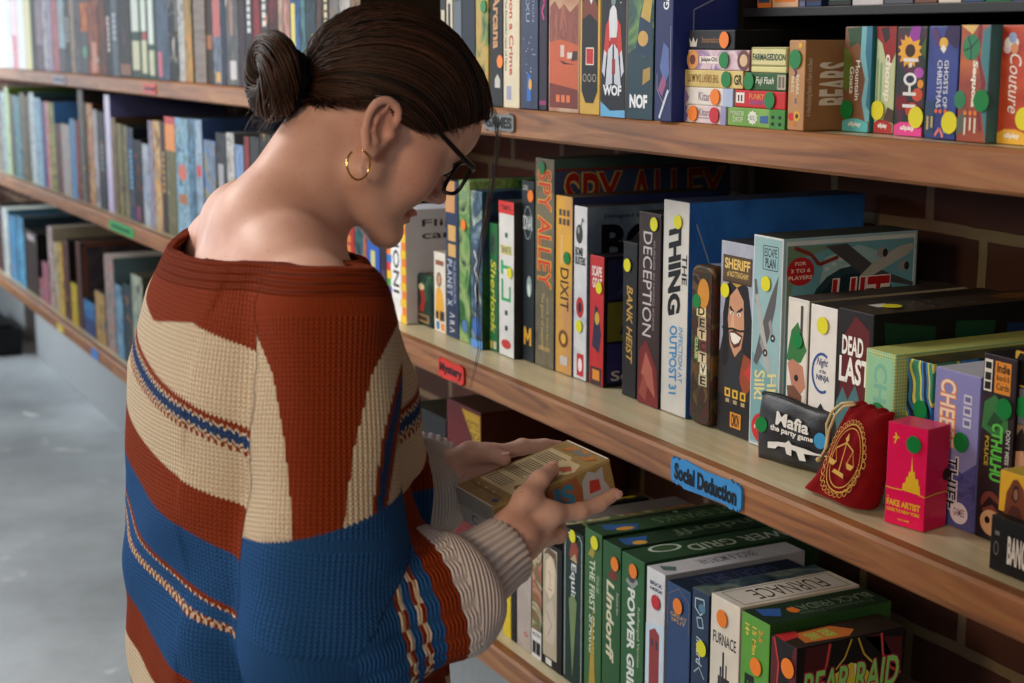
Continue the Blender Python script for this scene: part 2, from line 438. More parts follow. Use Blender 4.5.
# ------------------------------------------------------------------ boxes on the shelves
def proj(p):
    q = V(p)-CAM; d = q.dot(cF); return CX+FPX*q.dot(cR)/d, CY-FPX*q.dot(cU)/d
def foot(row, px, fy, dz=0.0):
    """the point on the shelf, at face depth fy, seen in column px"""
    y = 300
    for _ in range(8):
        p = on_y(px, y, fy); z = zs(row, p.x)+dz; y = proj((p.x, fy, z))[1]
    return V((p.x, fy, z))
def G(row, name, label, xl, xr, yt, front, side=None, top=None, dec=(), stk=(), yb=None, fy=1.188, d=.28, cat='board game', dz=.0004, group=None, h=None, bevel=.0015, rough=.5, tx=False):
    if yb is not None:
        z = zs(row, -1.8)
        for _ in range(4):
            p = on_z(xl, yb, z); z = zs(row, p.x)+dz
        fy = p.y
    a = foot(row, xl, fy, dz); b = foot(row, xr, fy, dz)
    if tx: a.x = on_y(xl, yt, fy).x; b.x = on_y(xr, yt, fy).x; a.z = zs(row, a.x)+dz
    if dz < .001:
        e = LAST.get(row)
        if e is not None and e-.06 < a.x < e+.0006 and b.x > e+.003: a.x = e+.0006
        LAST[row] = b.x
    if h is None: h = on_y(xl, yt, fy).z-a.z
    w = b.x-a.x-.0008
    d = min(d, WALL-fy-.012)
    o = build_box(name, w, d, h, front, side, top, dec, bevel=bevel, rough=rough)
    o.location = a; tag(o, label, cat, group)
    for s in stk: sticker(o, w, h, *s, d=d)
    return o
LAST = {}
W_ = (212, 209, 203); K_ = (24, 24, 28)
MR = dict(row='mid', name='board_game_box')
def mid(label, *a, **k): return G('mid', 'board_game_box', label, *a, **k)

# --- middle shelf, from beside her chin to the right end
mid('yellow box under her chin, beside a dark grey one, middle shelf', 318, 330.5, 222, (230, 205, 40), dec=[Q(.3, .3, .7, .7, (120, 130, 40)), Q(.1, .75, .9, .85, (190, 60, 40))], fy=1.15)
mid('dark grey box between a yellow and a red box, middle shelf', 331, 342.5, 222, art([(60, 62, 60), (92, 92, 84), (48, 48, 50)], 22, 1), fy=1.15)
mid('red box with orange lettering under her chin, middle shelf', 343, 355.5, 220, art([(150, 30, 26), (186, 44, 30), (120, 22, 22)], 14, 2), dec=[Q(.2+.3*i, .35+.13*j, .42+.3*i, .44+.13*j, (222, 140, 60)) for i in range(2) for j in range(4)], fy=1.15)
mid('dark teal illustrated box beside a red box, middle shelf', 356, 367.5, 222, art([(22, 46, 54), (40, 98, 104), (196, 104, 64), (20, 36, 44)], 18, 3), dec=[P([(.1, .2), (.3, .5), (.8, .4), (.9, .15)], (96, 170, 170)), Q(.35, .12, .6, .3, (150, 206, 200))], fy=1.15)
mid('bright blue box with pale yellow lettering, under her chin', 368, 380.5, 224, (40, 92, 186), (30, 70, 150), dec=[Q(.3, .47, .65, .7, (206, 200, 130)), O(.4, .86, .3, .07, (60, 160, 130)), Q(0, 0, 1, .1, (28, 60, 140))], fy=1.15)
mid('slim dark maroon box beside a bright blue box, middle shelf', 381, 387.5, 226, (52, 26, 40), dec=[Q(.2, .3, .8, .5, (80, 50, 80))], fy=1.15)
# flip-a-card box: coloured spine and a white broad side with tumbling blocks
def tet(u, v, s, cells, c, f, hw): return [Q(u+i*s, v+j*s*hw, u+(i+1)*s-.004, v+(j+1)*s*hw-.004, c, f) for i, j in cells]
cols = [(220, 50, 50), (240, 200, 40), (60, 160, 70), (90, 60, 150), (240, 130, 40), (50, 120, 200)]
dd = [Q(0, 0, 1, 1, (238, 238, 236))]
random.seed(3)
for i in range(14):
    dd.append(Q(0, i/14, .3 if i % 2 else .2, (i+1)/14, cols[(i*5) % 6])); dd.append(Q(.78 if i % 2 else .7, i/14, 1, (i+1)/14, cols[(i*3+1) % 6]))
dd += [Q(.26, .2, .74, .97, (244, 244, 242)), T('DIIONI', .34, .25, .66, .9, (50, 50, 54))]
dd += [T('Flip a', .12, .83, .52, .91, (50, 50, 54), 0, 's'), T('card', .12, .74, .42, .81, (50, 50, 54), 0, 's'),
       P([(.6, .87), (.72, .9), (.8, .84), (.84, .86), (.82, .76), (.7, .78), (.75, .81), (.68, .86)], (40, 40, 44), 's')]
hw = 1.0
dd += tet(.58, .52, .09, [(0, 0), (0, 1), (1, 0), (1, 1)], (70, 170, 80), 's', hw)+tet(.72, .58, .09, [(0, 0), (0, 1), (0, 2), (1, 0)], (220, 214, 60), 's', hw)
dd += tet(.34, .42, .09, [(0, 1), (1, 1), (2, 1), (1, 0)], (84, 56, 150), 's', hw)+tet(.5, .34, .09, [(0, 0), (1, 0), (1, 1), (2, 1)], (220, 60, 50), 's', hw)
dd += tet(.34, .22, .09, [(0, 0), (1, 0), (1, 1), (2, 1)], (236, 128, 50), 's', hw)+tet(.62, .22, .09, [(0, 0), (0, 1), (1, 1), (1, 2)], (60, 110, 190), 's', hw)
mid('white box patterned with bright coloured blocks, broad side toward us, below her lips', 388, 407, 206, W_, (206, 208, 222), dec=dd, d=.27, yb=317)
# small tin
def tin(label, xl, xr, yt, yb, d, body, panel, dec, rim, stk=(), row='mid', lidline=True):
    z = zs(row, -2)
    for _ in range(4):
        p = on_z(xl, yb, z); z = zs(row, p.x)+.0005
    a = foot(row, xl, p.y, .0005); b = foot(row, xr, p.y, .0005); w = b.x-a.x; h = on_y(xl, yt, p.y).z-a.z
    root = tag(empty('game_tin', a), label, 'game tin')
    def shell(nm, y0, y1, r, ins, mat):
        bm = bmesh.new(); pts = []
        for cx, cz, a0 in ((w-r, h-r, 0), (r, h-r, 90), (r, r, 180), (w-r, r, 270)):
            for i in range(7):
                t = math.radians(a0+90*i/6); pts.append((cx+r*math.cos(t), cz+r*math.sin(t)))
        def ring(y, s): return [bm.verts.new((w/2+(x-w/2)*(1-2*s/w), y, h/2+(zz-h/2)*(1-2*s/h))) for x, zz in pts]
        R = [ring(y0+ins*.0, .0035), ring(y0+.0012, .0012), ring(y0+.0035, 0), ring(y1-.002, 0), ring(y1, .0015)]
        for A, B in zip(R[:-1], R[1:]):
            for i in range(len(pts)):
                j = (i+1) % len(pts); bm.faces.new((A[i], A[j], B[j], B[i]))
        bm.faces.new(R[0]); bm.faces.new(R[-1][::-1])
        bmesh.ops.recalc_face_normals(bm, faces=list(bm.faces))
        return bm_obj(nm, bm, mat, root, smooth=False)
    shell('lid', 0, d*.45, .014, 0, panel); shell('tin_base', d*.45+.0005, d, .014, 0, body)
    lab = build_box('printed_panel', w*.86, .0006, h*.92, panel, decals=dec, parent=root, bevel=.0002)
    lab.location = (w*.07, -.0008, h*.04)
    for s in stk:
        o = sticker(root, w, h, *s)
    return root
tin('small dark green rounded tin with a red figure, in front of the coloured-block box', 412, 433, 271, 321, .03,
    paint((120, 92, 60), .3, .6), art([(26, 62, 48), (20, 48, 40), (52, 96, 64)], 20, 4),
    [Q(.12, .03, .9, .2, (150, 116, 78)), Q(.2, .07, .8, .16, (60, 46, 30)), P([(.3, .25), (.5, .5), (.38, .72), (.6, .8), (.72, .55), (.6, .25)], (150, 44, 40)), O(.5, .78, .16, .07, (214, 190, 150))], None)
mid('small white box picturing a dark-haired woman in yellow, middle shelf', 434.5, 446, 251, (226, 220, 206), (180, 170, 150), yb=330, d=.12,
    dec=[Q(.15, .84, .85, .9, (150, 90, 70)), O(.45, .66, .22, .09, (60, 34, 26)), O(.45, .66, .15, .07, (206, 150, 116)), P([(.1, .2), (.2, .52), (.45, .58), (.75, .5), (.85, .3), (.6, .12)], (232, 170, 50)), Q(.15, .16, .4, .26, (40, 40, 44)), Q(.5, .15, .9, .27, (60, 50, 50)), Q(.2, .03, .45, .13, (50, 130, 190)), Q(.6, .03, .9, .12, (222, 140, 60))])
mid('navy box with pale spaced lettering and orange emblem, beside a green jungle box', 446.5, 459, 180, (34, 50, 84), (24, 34, 60), yb=335,
    dec=[Q(0, .8, .75, 1, (206, 150, 96)), Q(.2, .62, .8, .72, (214, 170, 100)), Q(.2, .52, .8, .6, (214, 170, 100)), T('PLANET X', .12, .2, .5, .5, (198, 206, 220), space=1.2), T('THE SEARCH FOR', .6, .22, .8, .5, (160, 170, 190)), T('Λ R Λ', .3, .03, .7, .16, (210, 214, 220))])
mid('green jungle-pictured box with an orange dot, middle shelf', 459.5, 470.5, 180, art([(28, 70, 40), (70, 130, 60), (150, 176, 110), (24, 56, 40)], 18, 5), dec=[Q(.15, .88, .8, .94, (120, 150, 110)), O(.5, .1, .25, .04, (80, 120, 180))], stk=[(.5, .73, 'o')], yb=340)
mid('grey and blue illustrated box with white script, behind the loose strand of hair', 471, 482.5, 190, art([(140, 160, 170), (60, 90, 120), (40, 60, 70), (170, 190, 180)], 20, 6), art([(20, 40, 30), (30, 90, 50), (40, 60, 100), (16, 24, 20)], 12, 7),
    dec=[LN([(.3, .62), (.6, .56), (.35, .5), (.65, .44), (.4, .38), (.6, .3)], .004, (222, 222, 220)), O(.5, .14, .36, .06, (60, 110, 190)), Q(0, 0, 1, .05, (90, 150, 220))], yb=345.5)
mid('green box with curly yellow lettering, middle shelf', 483, 498, 221, (36, 110, 62), (24, 76, 44), yb=347,
    dec=[T('Sherlook', .22, .14, .8, .72, (222, 210, 70), shear=.2), O(.45, .84, .3, .09, (60, 84, 70)), T('?', .3, .78, .6, .9, (30, 50, 40), 0), Q(.15, .02, .38, .08, (200, 160, 70)), Q(.5, .02, .85, .08, (190, 190, 160))])
mid('white box with a red top band and green bar symbols', 499, 514, 200, (222, 222, 218), (60, 60, 64), yb=353.5, d=.25,
    dec=[Q(0, .92, 1, 1, (214, 48, 44)), T('TEMPEL', .15, .945, .85, .975, (40, 20, 20), 0), Q(.42, .77, .6, .8, (40, 100, 60)), Q(.12, .66, .88, .72, (226, 220, 150)), T('THEMA MASCHINE', .16, .665, .84, .715, (40, 40, 40), 0), Q(.15, .53, .3, .62, (60, 170, 100)), Q(.3, .57, .8, .59, (60, 170, 100)), Q(.18, .36, .3, .5, (60, 170, 100)), Q(.3, .36, .7, .38, (60, 170, 100)), Q(.7, .36, .8, .46, (60, 170, 100)), Q(.42, .27, .6, .3, (40, 70, 60)), Q(.42, .17, .6, .2, (40, 60, 60)), O(.5, .08, .32, .03, (200, 60, 56))],
    stk=[(.78, .55, 'y', .018)])
mid('dark box with white round emblem, gold letter at its foot and an orange dot', 514.7, 534, 178.5, (34, 44, 50), (22, 26, 30), yb=356, d=.29,
    dec=[T('SONAR', .12, .73, .88, .81, (214, 222, 222), 0), LN([(.5+.3*math.cos(t/8*math.pi), .77+.09*math.sin(t/8*math.pi)) for t in range(17)], .0012, (170, 190, 190)), T('CAPTAIN', .1, .945, .5, .975, (190, 190, 190), 0), O(.62, .42, .2, .06, (150, 170, 165)), O(.6, .4, .12, .035, (210, 222, 210)), P([(.2, .09), (.2, .19), (.34, .19), (.5, .14), (.66, .19), (.8, .19), (.8, .09), (.66, .09), (.66, .14), (.5, .11), (.34, .14), (.34, .09)], (226, 170, 50))],
    stk=[(.78, .92, 'o')])
mid('tall box with big red and yellow lettering on olive, broad dark side above its neighbours', 535, 553.5, 157, art([(96, 92, 74), (120, 110, 84), (76, 74, 66)], 10, 8), (66, 78, 116), (60, 56, 50), yb=363.5, d=.33,
    dec=[T('SPY ALLEY', .12, .38, .88, .95, (222, 178, 60), bold=.04), T('SPY ALLEY', .16, .385, .84, .945, (206, 62, 40), bold=.012), Q(.2, .08, .8, .1, (170, 140, 90)), T('The game of suspense', .3, .08, .5, .36, (196, 170, 110)), T('and intrigue', .6, .08, .75, .34, (180, 160, 100)),
         Q(0, .955, 1, 1, (70, 96, 96), 's'), Q(0, .945, 1, .955, (120, 44, 36), 's'), T('SPY ALLEY', .05, .70, .97, .94, (206, 180, 110), 0, 's', bold=.04), T('SPY ALLEY', .06, .705, .96, .935, (160, 40, 32), 0, 's', bold=.012)],
    stk=[(.4, .955, 'g')])
mid('orange box with black lettering and a green dot, middle shelf', 555, 571.5, 194.3, art([(198, 146, 96), (222, 168, 66), (230, 176, 50)], 6, 9), (60, 70, 120), (90, 80, 70), yb=370.5, d=.27,
    dec=[T('DIXIT', .3, .36, .8, .6, (70, 40, 30)), T('A world of dreams', .32, .62, .45, .78, (240, 220, 190)), O(.5, .2, .3, .05, (120, 70, 40)), O(.5, .2, .15, .03, (226, 180, 60)), Q(.3, .05, .75, .1, (200, 196, 190))]+[Q(.2+i*.24, .84+j*.05, .36+i*.24, .875+j*.05, (90, 70, 60)) for i in range(3) for j in range(2)],
    stk=[(.72, .66, 'g')])
bb = [T('BOMB', .12, .715, .7, .765, (30, 30, 34), 0, bold=.03), T('BUSTERS', .12, .665, .9, .712, (30, 30, 34), 0, bold=.03), O(.42, .84, .26, .055, (60, 62, 66)), O(.36, .86, .08, .02, (150, 150, 150)), LN([(.55, .88), (.65, .93), (.78, .91)], .0025, (80, 80, 80)),
      O(.5, .42, .3, .06, (190, 44, 44)), O(.5, .42, .15, .03, (60, 30, 34)), Q(.3, .02, .82, .15, (196, 44, 54)), O(.55, .085, .16, .04, (240, 230, 230)),
      T('Designed by', .12, .925, .4, .955, (40, 44, 60), 0, 's'), T('BOMB', .1, .68, .98, .9, (20, 22, 28), 0, 's', bold=.04), O(.40, .78, .09, .06, (96, 98, 104), 's')]
mid('pale grey box with cartoon bomb and a broad side with big black letters', 572.3, 586, 204.5, art([(200, 202, 206), (222, 222, 222), (180, 186, 194)], 12, 10), art([(96, 116, 140), (130, 148, 168), (180, 190, 200)], 8, 11), (70, 66, 66), yb=376.5, d=.25, dec=bb, stk=[(.5, .31, 'y')])
sg = [T('SCAPE', .16, .84, .86, .92, (240, 230, 220), 0, bold=.03), T('GOAT', .2, .75, .86, .83, (240, 230, 220), 0, bold=.03), P([(.2, .3), (.4, .62), (.6, .6), (.85, .4), (.7, .25)], (46, 42, 70)), O(.55, .52, .16, .05, (200, 170, 60)), Q(.1, 0, .9, .14, (70, 40, 40)), Q(.25, .04, .75, .12, (222, 140, 50)),
      Q(.05, .67, .95, .98, (42, 44, 82), 's'), Q(.05, .35, .95, .65, (120, 116, 44), 's'), Q(.05, .03, .95, .33, (56, 50, 110), 's'), P([(.2, .4), (.3, .6), (.6, .62), (.85, .5), (.7, .4)], (44, 50, 80), 's'), P([(.15, .7), (.4, .92), (.7, .9), (.6, .74)], (60, 62, 110), 's'), T('Scape', .1, .02, .7, .12, (230, 226, 210), 0, 's')]
mid('short red box with comic panels in purple and olive on its side', 589, 603, 253.6, (196, 42, 44), (28, 28, 44), (30, 26, 36), yb=382.5, d=.14, dec=sg, stk=[(.72, .76, 'y', .018)])
mid('black box with slanted gold lettering and a yellow dot, beside a dark red one', 621.5, 635.5, 240, (34, 33, 34), (24, 24, 26), yb=394, d=.16, dec=[T('BANK HEIST', .3, .22, .72, .72, (206, 160, 70), shear=.25)], stk=[(.36, .85, 'y')])
mid('dark box with white serif lettering over red clasped hands, yellow dot at its top', 636.5, 658.3, 210, art([(48, 34, 34), (60, 40, 38), (38, 28, 30)], 12, 12), (30, 22, 24), yb=401, d=.25,
    dec=[T('DECEPTION', .22, .36, .62, .9, (206, 200, 196), bold=.0), T('MURDER IN HONG KONG', .68, .4, .76, .86, (150, 140, 136)), P([(.05, .0), (.1, .28), (.4, .34), (.9, .2), (1, 0)], (120, 36, 34)), P([(.2, .16), (.4, .28), (.7, .2), (.85, .05), (.5, .1)], (176, 96, 80)), P([(.1, .05), (.3, .16), (.5, .1), (.4, .02)], (150, 70, 60))], stk=[(.72, .945, 'y')])
th = [T('THE', .76, .62, .95, .76, (30, 30, 34), bold=.02), T('THING', .22, .46, .72, .92, (24, 24, 28), bold=.05, shear=-.25), T('INFECTION AT', .68, .16, .84, .42, (64, 140, 190)), T('OUTPOST 31', .32, .09, .62, .42, (64, 140, 190), bold=.03, shear=-.2),
      LN([(.04, .9), (.12, .7), (.1, .4), (.18, .1)], .002, (150, 170, 190), 's')]
mid('tall white box with a rough black brush title, blue broad side, yellow dot', 659.5, 685.5, 198, (210, 206, 198), art([(40, 96, 180), (52, 116, 204), (34, 80, 160)], 5, 13), art([(34, 66, 120), (50, 60, 90), (28, 50, 100)], 6, 14), yb=409, d=.30, dec=th, stk=[(.6, .905, 'y')])
m_art_t = art([(22, 18, 18), (110, 76, 40), (36, 44, 26), (80, 34, 28), (18, 16, 16)], 24, 15)
tin('rounded metal tin with ransom-note letters down its dark face, beside the tall white box', 688.5, 710.5, 262.5, 420.5, .045, paint((170, 172, 196), .3, .5), m_art_t,
    [Q(.26+.03*i+(.08 if i % 2 else 0), .70-.078*i, .74+.02*i, .775-.078*i, c) for i, c in enumerate([(226, 206, 150), (190, 170, 130), (214, 190, 150), (120, 60, 50), (220, 200, 160), (230, 220, 190), (206, 190, 150)])] +
    [T(ch, .34+.03*i+(.05 if i % 2 else 0), .708-.078*i, .68+.02*i, .768-.078*i, (50, 36, 28), 0, bold=.03) for i, ch in enumerate('DETCTVE')]+[Q(.2, .4, .38, .56, (70, 120, 60)), T('CLUB', .22, .41, .36, .55, (220, 210, 150)), O(.6, .86, .3, .1, (206, 140, 50))], None, stk=[(.30, .775, 'g')])
# box with a moustached man
sk = (204, 150, 116); hr = (38, 32, 36)
sh = [Q(0, .0, 1, .42, (40, 36, 38)), P([(.0, .4), (.2, .6), (.8, .6), (1, .4), (1, .2), (0, .2)], (56, 50, 46)),
      P([(.12, .36), (.1, .62), (.22, .78), (.5, .85), (.82, .78), (.95, .62), (.98, .34), (.75, .3), (.7, .5), (.3, .5), (.3, .34)], hr),
      P([(.25, .6), (.3, .72), (.5, .77), (.7, .71), (.74, .56), (.66, .46), (.48, .41), (.33, .47)], sk), P([(.4, .67), (.46, .56), (.36, .545), (.34, .57)], (222, 170, 136)),
      P([(.3, .535), (.44, .55), (.7, .53), (.62, .475), (.46, .455), (.36, .48)], (90, 40, 36)), P([(.33, .53), (.45, .535), (.66, .52), (.58, .49), (.46, .475), (.38, .49)], (240, 234, 222)),
      LN([(.08, .55), (.22, .545), (.4, .555), (.6, .55), (.8, .56), (.9, .58)], .003, (30, 24, 26)), LN([(.3, .665), (.42, .64)], .004, hr), LN([(.52, .64), (.68, .67)], .004, hr), O(.37, .635, .05, .01, (240, 240, 230)), O(.58, .635, .05, .01, (240, 240, 230)), O(.375, .634, .02, .008, (30, 20, 20)), O(.575, .634, .02, .008, (30, 20, 20)),
      P([(.62, .3), (.75, .44), (.95, .42), (1, .28), (.8, .22)], (150, 70, 40)), P([(.1, .25), (.3, .4), (.6, .38), (.7, .22), (.4, .15)], (50, 52, 58)), P([(.75, .34), (.95, .4), (1, .3)], (196, 60, 50)),
      Q(.08, .79, .92, .93, (70, 52, 34)), Q(.1, .8, .9, .925, (90, 70, 44)), T('SHERIFF', .13, .86, .87, .915, (230, 196, 110), 0, bold=.03), T('of NOTTINGHAM', .2, .82, .82, .85, (226, 190, 110), 0), P([(.35, .79), (.5, .77), (.65, .79)], (190, 150, 60))]
for i in range(3): sh += [Q(.22+i*.23, .195, .38+i*.23, .24, (226, 180, 60)), Q(.26+i*.23, .205, .34+i*.23, .23, (60, 44, 30)), Q(.25+i*.23, .165, .36+i*.23, .185, (180, 160, 120))]
sh += [Q(.4, .04, .72, .12, (226, 150, 50)), T('CMON', .44, .045, .68, .115, (60, 30, 20), 0, bold=.05)]
mid('box picturing a grinning long-haired man with a thin moustache', 717, 750.5, 238.6, art([(150, 156, 178), (176, 180, 196), (130, 136, 160)], 8, 16), (90, 92, 104), (60, 64, 70), yb=429, d=.27, dec=sh, stk=[(.17, .745, 'y')])
# aeroplane box
HW_, HH_, HD_ = .070, .333, .215
hs = [Q(.04, .01, .96, .99, (150, 186, 190)), P([(.04, .02), (.96, .02), (.96, .3), (.04, .45)], (120, 166, 172)), LN([(.34, .845), (.84, .845), (.84, .955), (.34, .955), (.34, .845)], .0012, (60, 80, 84)), T('ESCAPE', .38, .905, .8, .945, (44, 60, 64), 0), T('PLAN', .42, .855, .76, .9, (44, 60, 64), 0, bold=.03)]
hs += [P([(.88, .83), (.80, .68), (.60, .52), (.22, .385), (.10, .40), (.36, .58), (.62, .72)], (92, 90, 92)), P([(.06, .79), (.14, .79), (.26, .67), (.12, .68)], (100, 98, 100)), P([(.10, .715), (.20, .725), (.64, .43), (.68, .375), (.60, .355), (.46, .42)], (178, 178, 176)), P([(.30, .50), (.36, .53), (.50, .47), (.46, .44)], (150, 150, 150)), P([(.58, .60), (.66, .62), (.76, .545), (.70, .52)], (150, 150, 150)), O(.50, .455, .08, .018, (50, 50, 54)), O(.74, .532, .08, .018, (50, 50, 54)), O(.50, .455, .03, .007, (200, 200, 196)), O(.74, .532, .03, .007, (200, 200, 196))]
hs += [T('HIT', .60, .22, .90, .37, (226, 214, 150), -90, bold=.02, shear=-.2), T('Silk!', .16, .22, .52, .37, (226, 214, 150), -90, bold=.02, shear=-.2), O(.5, .09, .4, .075, (196, 44, 50)), T('PLAYERS', .2, .08, .8, .10, (240, 230, 220), 0)]
hs += [Q(.02, .015, .98, .985, (206, 214, 220), 's'), Q(.03, .02, .97, .965, (104, 160, 176), 's'), P([(.03, .6), (.1, .9), (.4, .955), (.03, .965)], (110, 140, 120), 's'), P([(.25, .7), (.3, .9), (.55, .95), (.75, .9), (.6, .7)], (150, 186, 194), 's'),
       LN([(.08, .955), (.2, .92), (.26, .87), (.4, .9)], .005, (130, 50, 44), 's')]
hs += [Q(.3+.05*i, .84+.02*(i % 3), .335+.05*i, .855+.02*(i % 3), (190, 206, 210), 's') for i in range(6)]
hs += [O(.52, .62, .34, .235, (40, 66, 74), 's'), O(.52, .61, .3, .21, (28, 52, 62), 's')]
hs += [P([(.30, .955), (.46, .96), (.70, .83), (.98, .75), (.97, .735), (.62, .79)], (74, 74, 78), 's'), P([(.56, .80), (.66, .86), (.86, .93), (.95, .94), (.98, .925), (.93, .89), (.75, .83), (.62, .785)], (176, 176, 172), 's'), O(.73, .905, .045, .025, (150, 150, 148), 's'), O(.90, .835, .045, .025, (150, 150, 148), 's'), O(.75, .903, .02, .02, (50, 50, 54), 's'), O(.92, .833, .02, .02, (50, 50, 54), 's')]
hs += [O(.125, .845, .10, .066, (180, 40, 44), 's'), T('FOR', .085, .873, .165, .89, (244, 214, 200), 0, 's', .02), T('3 TO 6', .055, .84, .195, .858, (244, 214, 200), 0, 's', .02), T('PLAYERS', .04, .808, .21, .826, (244, 214, 200), 0, 's', .02),
       T('HIT', .34, .55, .80, .80, (236, 220, 220), 0, 's', .05, .1), T('HIT', .345, .555, .795, .795, (176, 30, 36), 0, 's', .012, .1), T('THE SILK', .2, .2, .9, .5, (226, 206, 150), 0, 's', .03, .2)]
mid('big pale blue box with a twin-engined aeroplane, edges white', 752.5, 784.5, 233.3, (216, 218, 220), (150, 186, 200), (62, 66, 62), yb=444, tx=True, d=HD_, dec=hs, stk=[(.48, .78, 'y')])
FYG = 1.189
gn = [Q(.06, .02, .94, .98, (226, 220, 210)), P([(.0, .62), (.2, .8), (.5, .86), (.95, .7), (.7, .62), (.3, .6)], (52, 120, 60)), P([(.06, .6), (.3, .63), (.8, .6), (.95, .48), (.7, .42), (.3, .46)], (190, 130, 104)), P([(.06, .46), (.4, .47), (.8, .42), (.6, .2), (.2, .3)], (120, 80, 60)), P([(.2, .2), (.5, .34), (.9, .3), (.9, .1), (.3, .08)], (206, 150, 70)), O(.5, .52, .1, .02, (40, 30, 30)), Q(.62, .78, .74, .96, (70, 66, 60))]
mid('slim white box with a green-hatted gnome, behind the black zip pouch', 788.6, 810.2, 296, W_, (150, 140, 120), (70, 60, 56), fy=FYG, tx=True, d=.25, dec=gn, stk=[(.55, .75, 'g')])
nn_ = [LN([(.5+.36*math.cos(t), .6+.115*math.sin(t)) for t in [math.radians(60+i*15) for i in range(17)]], .0035, (50, 84, 150)), T('Night', .3, .63, .72, .69, (50, 70, 120), 0, shear=.3), T('of the', .4, .6, .65, .625, (50, 70, 120), 0), T('NINJA', .3, .545, .78, .59, (40, 60, 120), 0, bold=.02),
       P([(.4, .34), (.6, .34), (.66, .38), (.5, .42), (.36, .38)], (40, 40, 44)), Q(.42, .2, .62, .28, (50, 50, 54)), Q(.48, .21, .54, .27, (220, 220, 214)), Q(.46, .08, .58, .14, (50, 50, 54))]
mid('plain white box with a blue crescent ring emblem and yellow dot', 811.3, 838.5, 303, (228, 224, 218), (90, 80, 70), (52, 44, 40), fy=FYG, tx=True, d=.27, dec=nn_, stk=[(.5, .885, 'y', .021)])
dl = [P([(.1, .5), (.2, .85), (.5, .97), (.9, .9), (.95, .55), (.6, .45)], (96, 22, 24)), P([(0, 0), (.02, .45), (.2, .55), (.35, .48), (.55, .58), (.8, .42), (.9, .5), (1, .4), (1, 0)], (72, 116, 122)), P([(.2, .0), (.3, .35), (.5, .3), (.6, .42), (.8, .3), (.85, 0)], (40, 70, 76)),
      T('DEAD', .14, .74, .74, .85, (240, 238, 232), 0, bold=.03), T('LAST', .08, .58, .96, .73, (240, 238, 232), 0, bold=.03),
      P([(.1, .1), (.05, .95), (.3, .9), (.28, .1)], (20, 62, 44), 's'), P([(.35, .2), (.4, .92), (.6, .9), (.55, .2)], (18, 66, 46), 's'), P([(.65, .2), (.66, .88), (.95, .84), (.93, .2)], (22, 46, 80), 's'),
      Q(.1, .12, .4, .2, (206, 206, 200), 't'), T('DEAD', .15, .2, .85, .34, (90, 84, 80), 0, 't'), T('LAST', .15, .38, .85, .54, (90, 84, 80), 0, 't'), O(.5, .8, .3, .12, (120, 80, 40), 't')]
mid('black box with white block lettering over red, worn edges, teal scene below', 839, 875.2, 306.7, (38, 28, 30), (22, 24, 28), art([(44, 36, 32), (70, 56, 44), (34, 28, 28)], 14, 17), fy=FYG, tx=True, d=.31, dec=dl, stk=[(.5, .17, 'y', .024, 't')])
# green dotted box
m_dot, nt, b_ = new_mat('dotted_green_card'); N = nt.nodes
tcn = N.new('ShaderNodeTexCoord'); vo = N.new('ShaderNodeTexVoronoi'); vo.inputs['Scale'].default_value = 260; vo.inputs['Randomness'].default_value = 0
crn = N.new('ShaderNodeValToRGB'); crn.color_ramp.elements[0].position = .30; crn.color_ramp.elements[0].color = lin((96, 176, 150)); crn.color_ramp.elements[1].position = .42; crn.color_ramp.elements[1].color = lin((200, 206, 120))
nt.links.new(tcn.outputs['Object'], vo.inputs['Vector']); nt.links.new(vo.outputs['Distance'], crn.inputs['Fac']); nt.links.new(crn.outputs['Color'], b_.inputs['Base Color']); b_.inputs['Roughness'].default_value = .45
gb = [Q(.06, .03, .94, .96, (150, 200, 160)), T('CHALK', .3, .3, .75, .92, (122, 186, 158), bold=.03), O(.2, .3, .14, .05, (40, 110, 150)), T('BLINK', .1, .06, .3, .24, (40, 110, 150))]
mid('pale green card box with dotted pattern edges and a green dot', 866.5, 897, 347.5, m_dot, m_dot, m_dot, fy=1.172, tx=True, d=.24, dec=gb, stk=[(.5, .6, 'g', .022)])
sw = []
for i, (pts, w_, c) in enumerate([([(.0, .95), (.4, .8), (.8, .9), (1, .75)], .012, (40, 120, 190)), ([(.1, .8), (.3, .6), (.7, .7), (.95, .55)], .014, (222, 214, 90)), ([(0, .6), (.3, .45), (.5, .55), (.9, .4)], .012, (40, 120, 190)), ([(.05, .45), (.35, .3), (.7, .42), (1, .25)], .012, (222, 214, 90)), ([(.5, .98), (.62, .85), (.5, .7), (.65, .5), (.5, .3)], .006, (20, 26, 36)), ([(.2, .9), (.3, .75), (.2, .5), (.3, .3)], .005, (20, 26, 36)), ([(.75, .95), (.85, .7), (.72, .5), (.85, .25)], .006, (236, 236, 214))]): sw.append(LN(pts, w_, c))
m_sw, nt, b_ = new_mat('swirl_print'); N = nt.nodes
tcn = N.new('ShaderNodeTexCoord'); wv = N.new('ShaderNodeTexWave'); wv.inputs['Scale'].default_value = 9; wv.inputs['Distortion'].default_value = 9; wv.inputs['Detail'].default_value = 1; wv.inputs['Detail Scale'].default_value = 1.6
crn = N.new('ShaderNodeValToRGB'); crn.color_ramp.interpolation = 'CONSTANT'; e = crn.color_ramp.elements
e[0].position = 0; e[0].color = lin((22, 40, 70)); e[1].position = .12; e[1].color = lin((52, 132, 196)); x = e.new(.45); x.color = lin((20, 30, 50)); x = e.new(.55); x.color = lin((222, 216, 104)); x = e.new(.85); x.color = lin((60, 140, 110))
nt.links.new(tcn.outputs['Object'], wv.inputs['Vector']); nt.links.new(wv.outputs['Fac'], crn.inputs['Fac']); nt.links.new(crn.outputs['Color'], b_.inputs['Base Color']); b_.inputs['Roughness'].default_value = .4
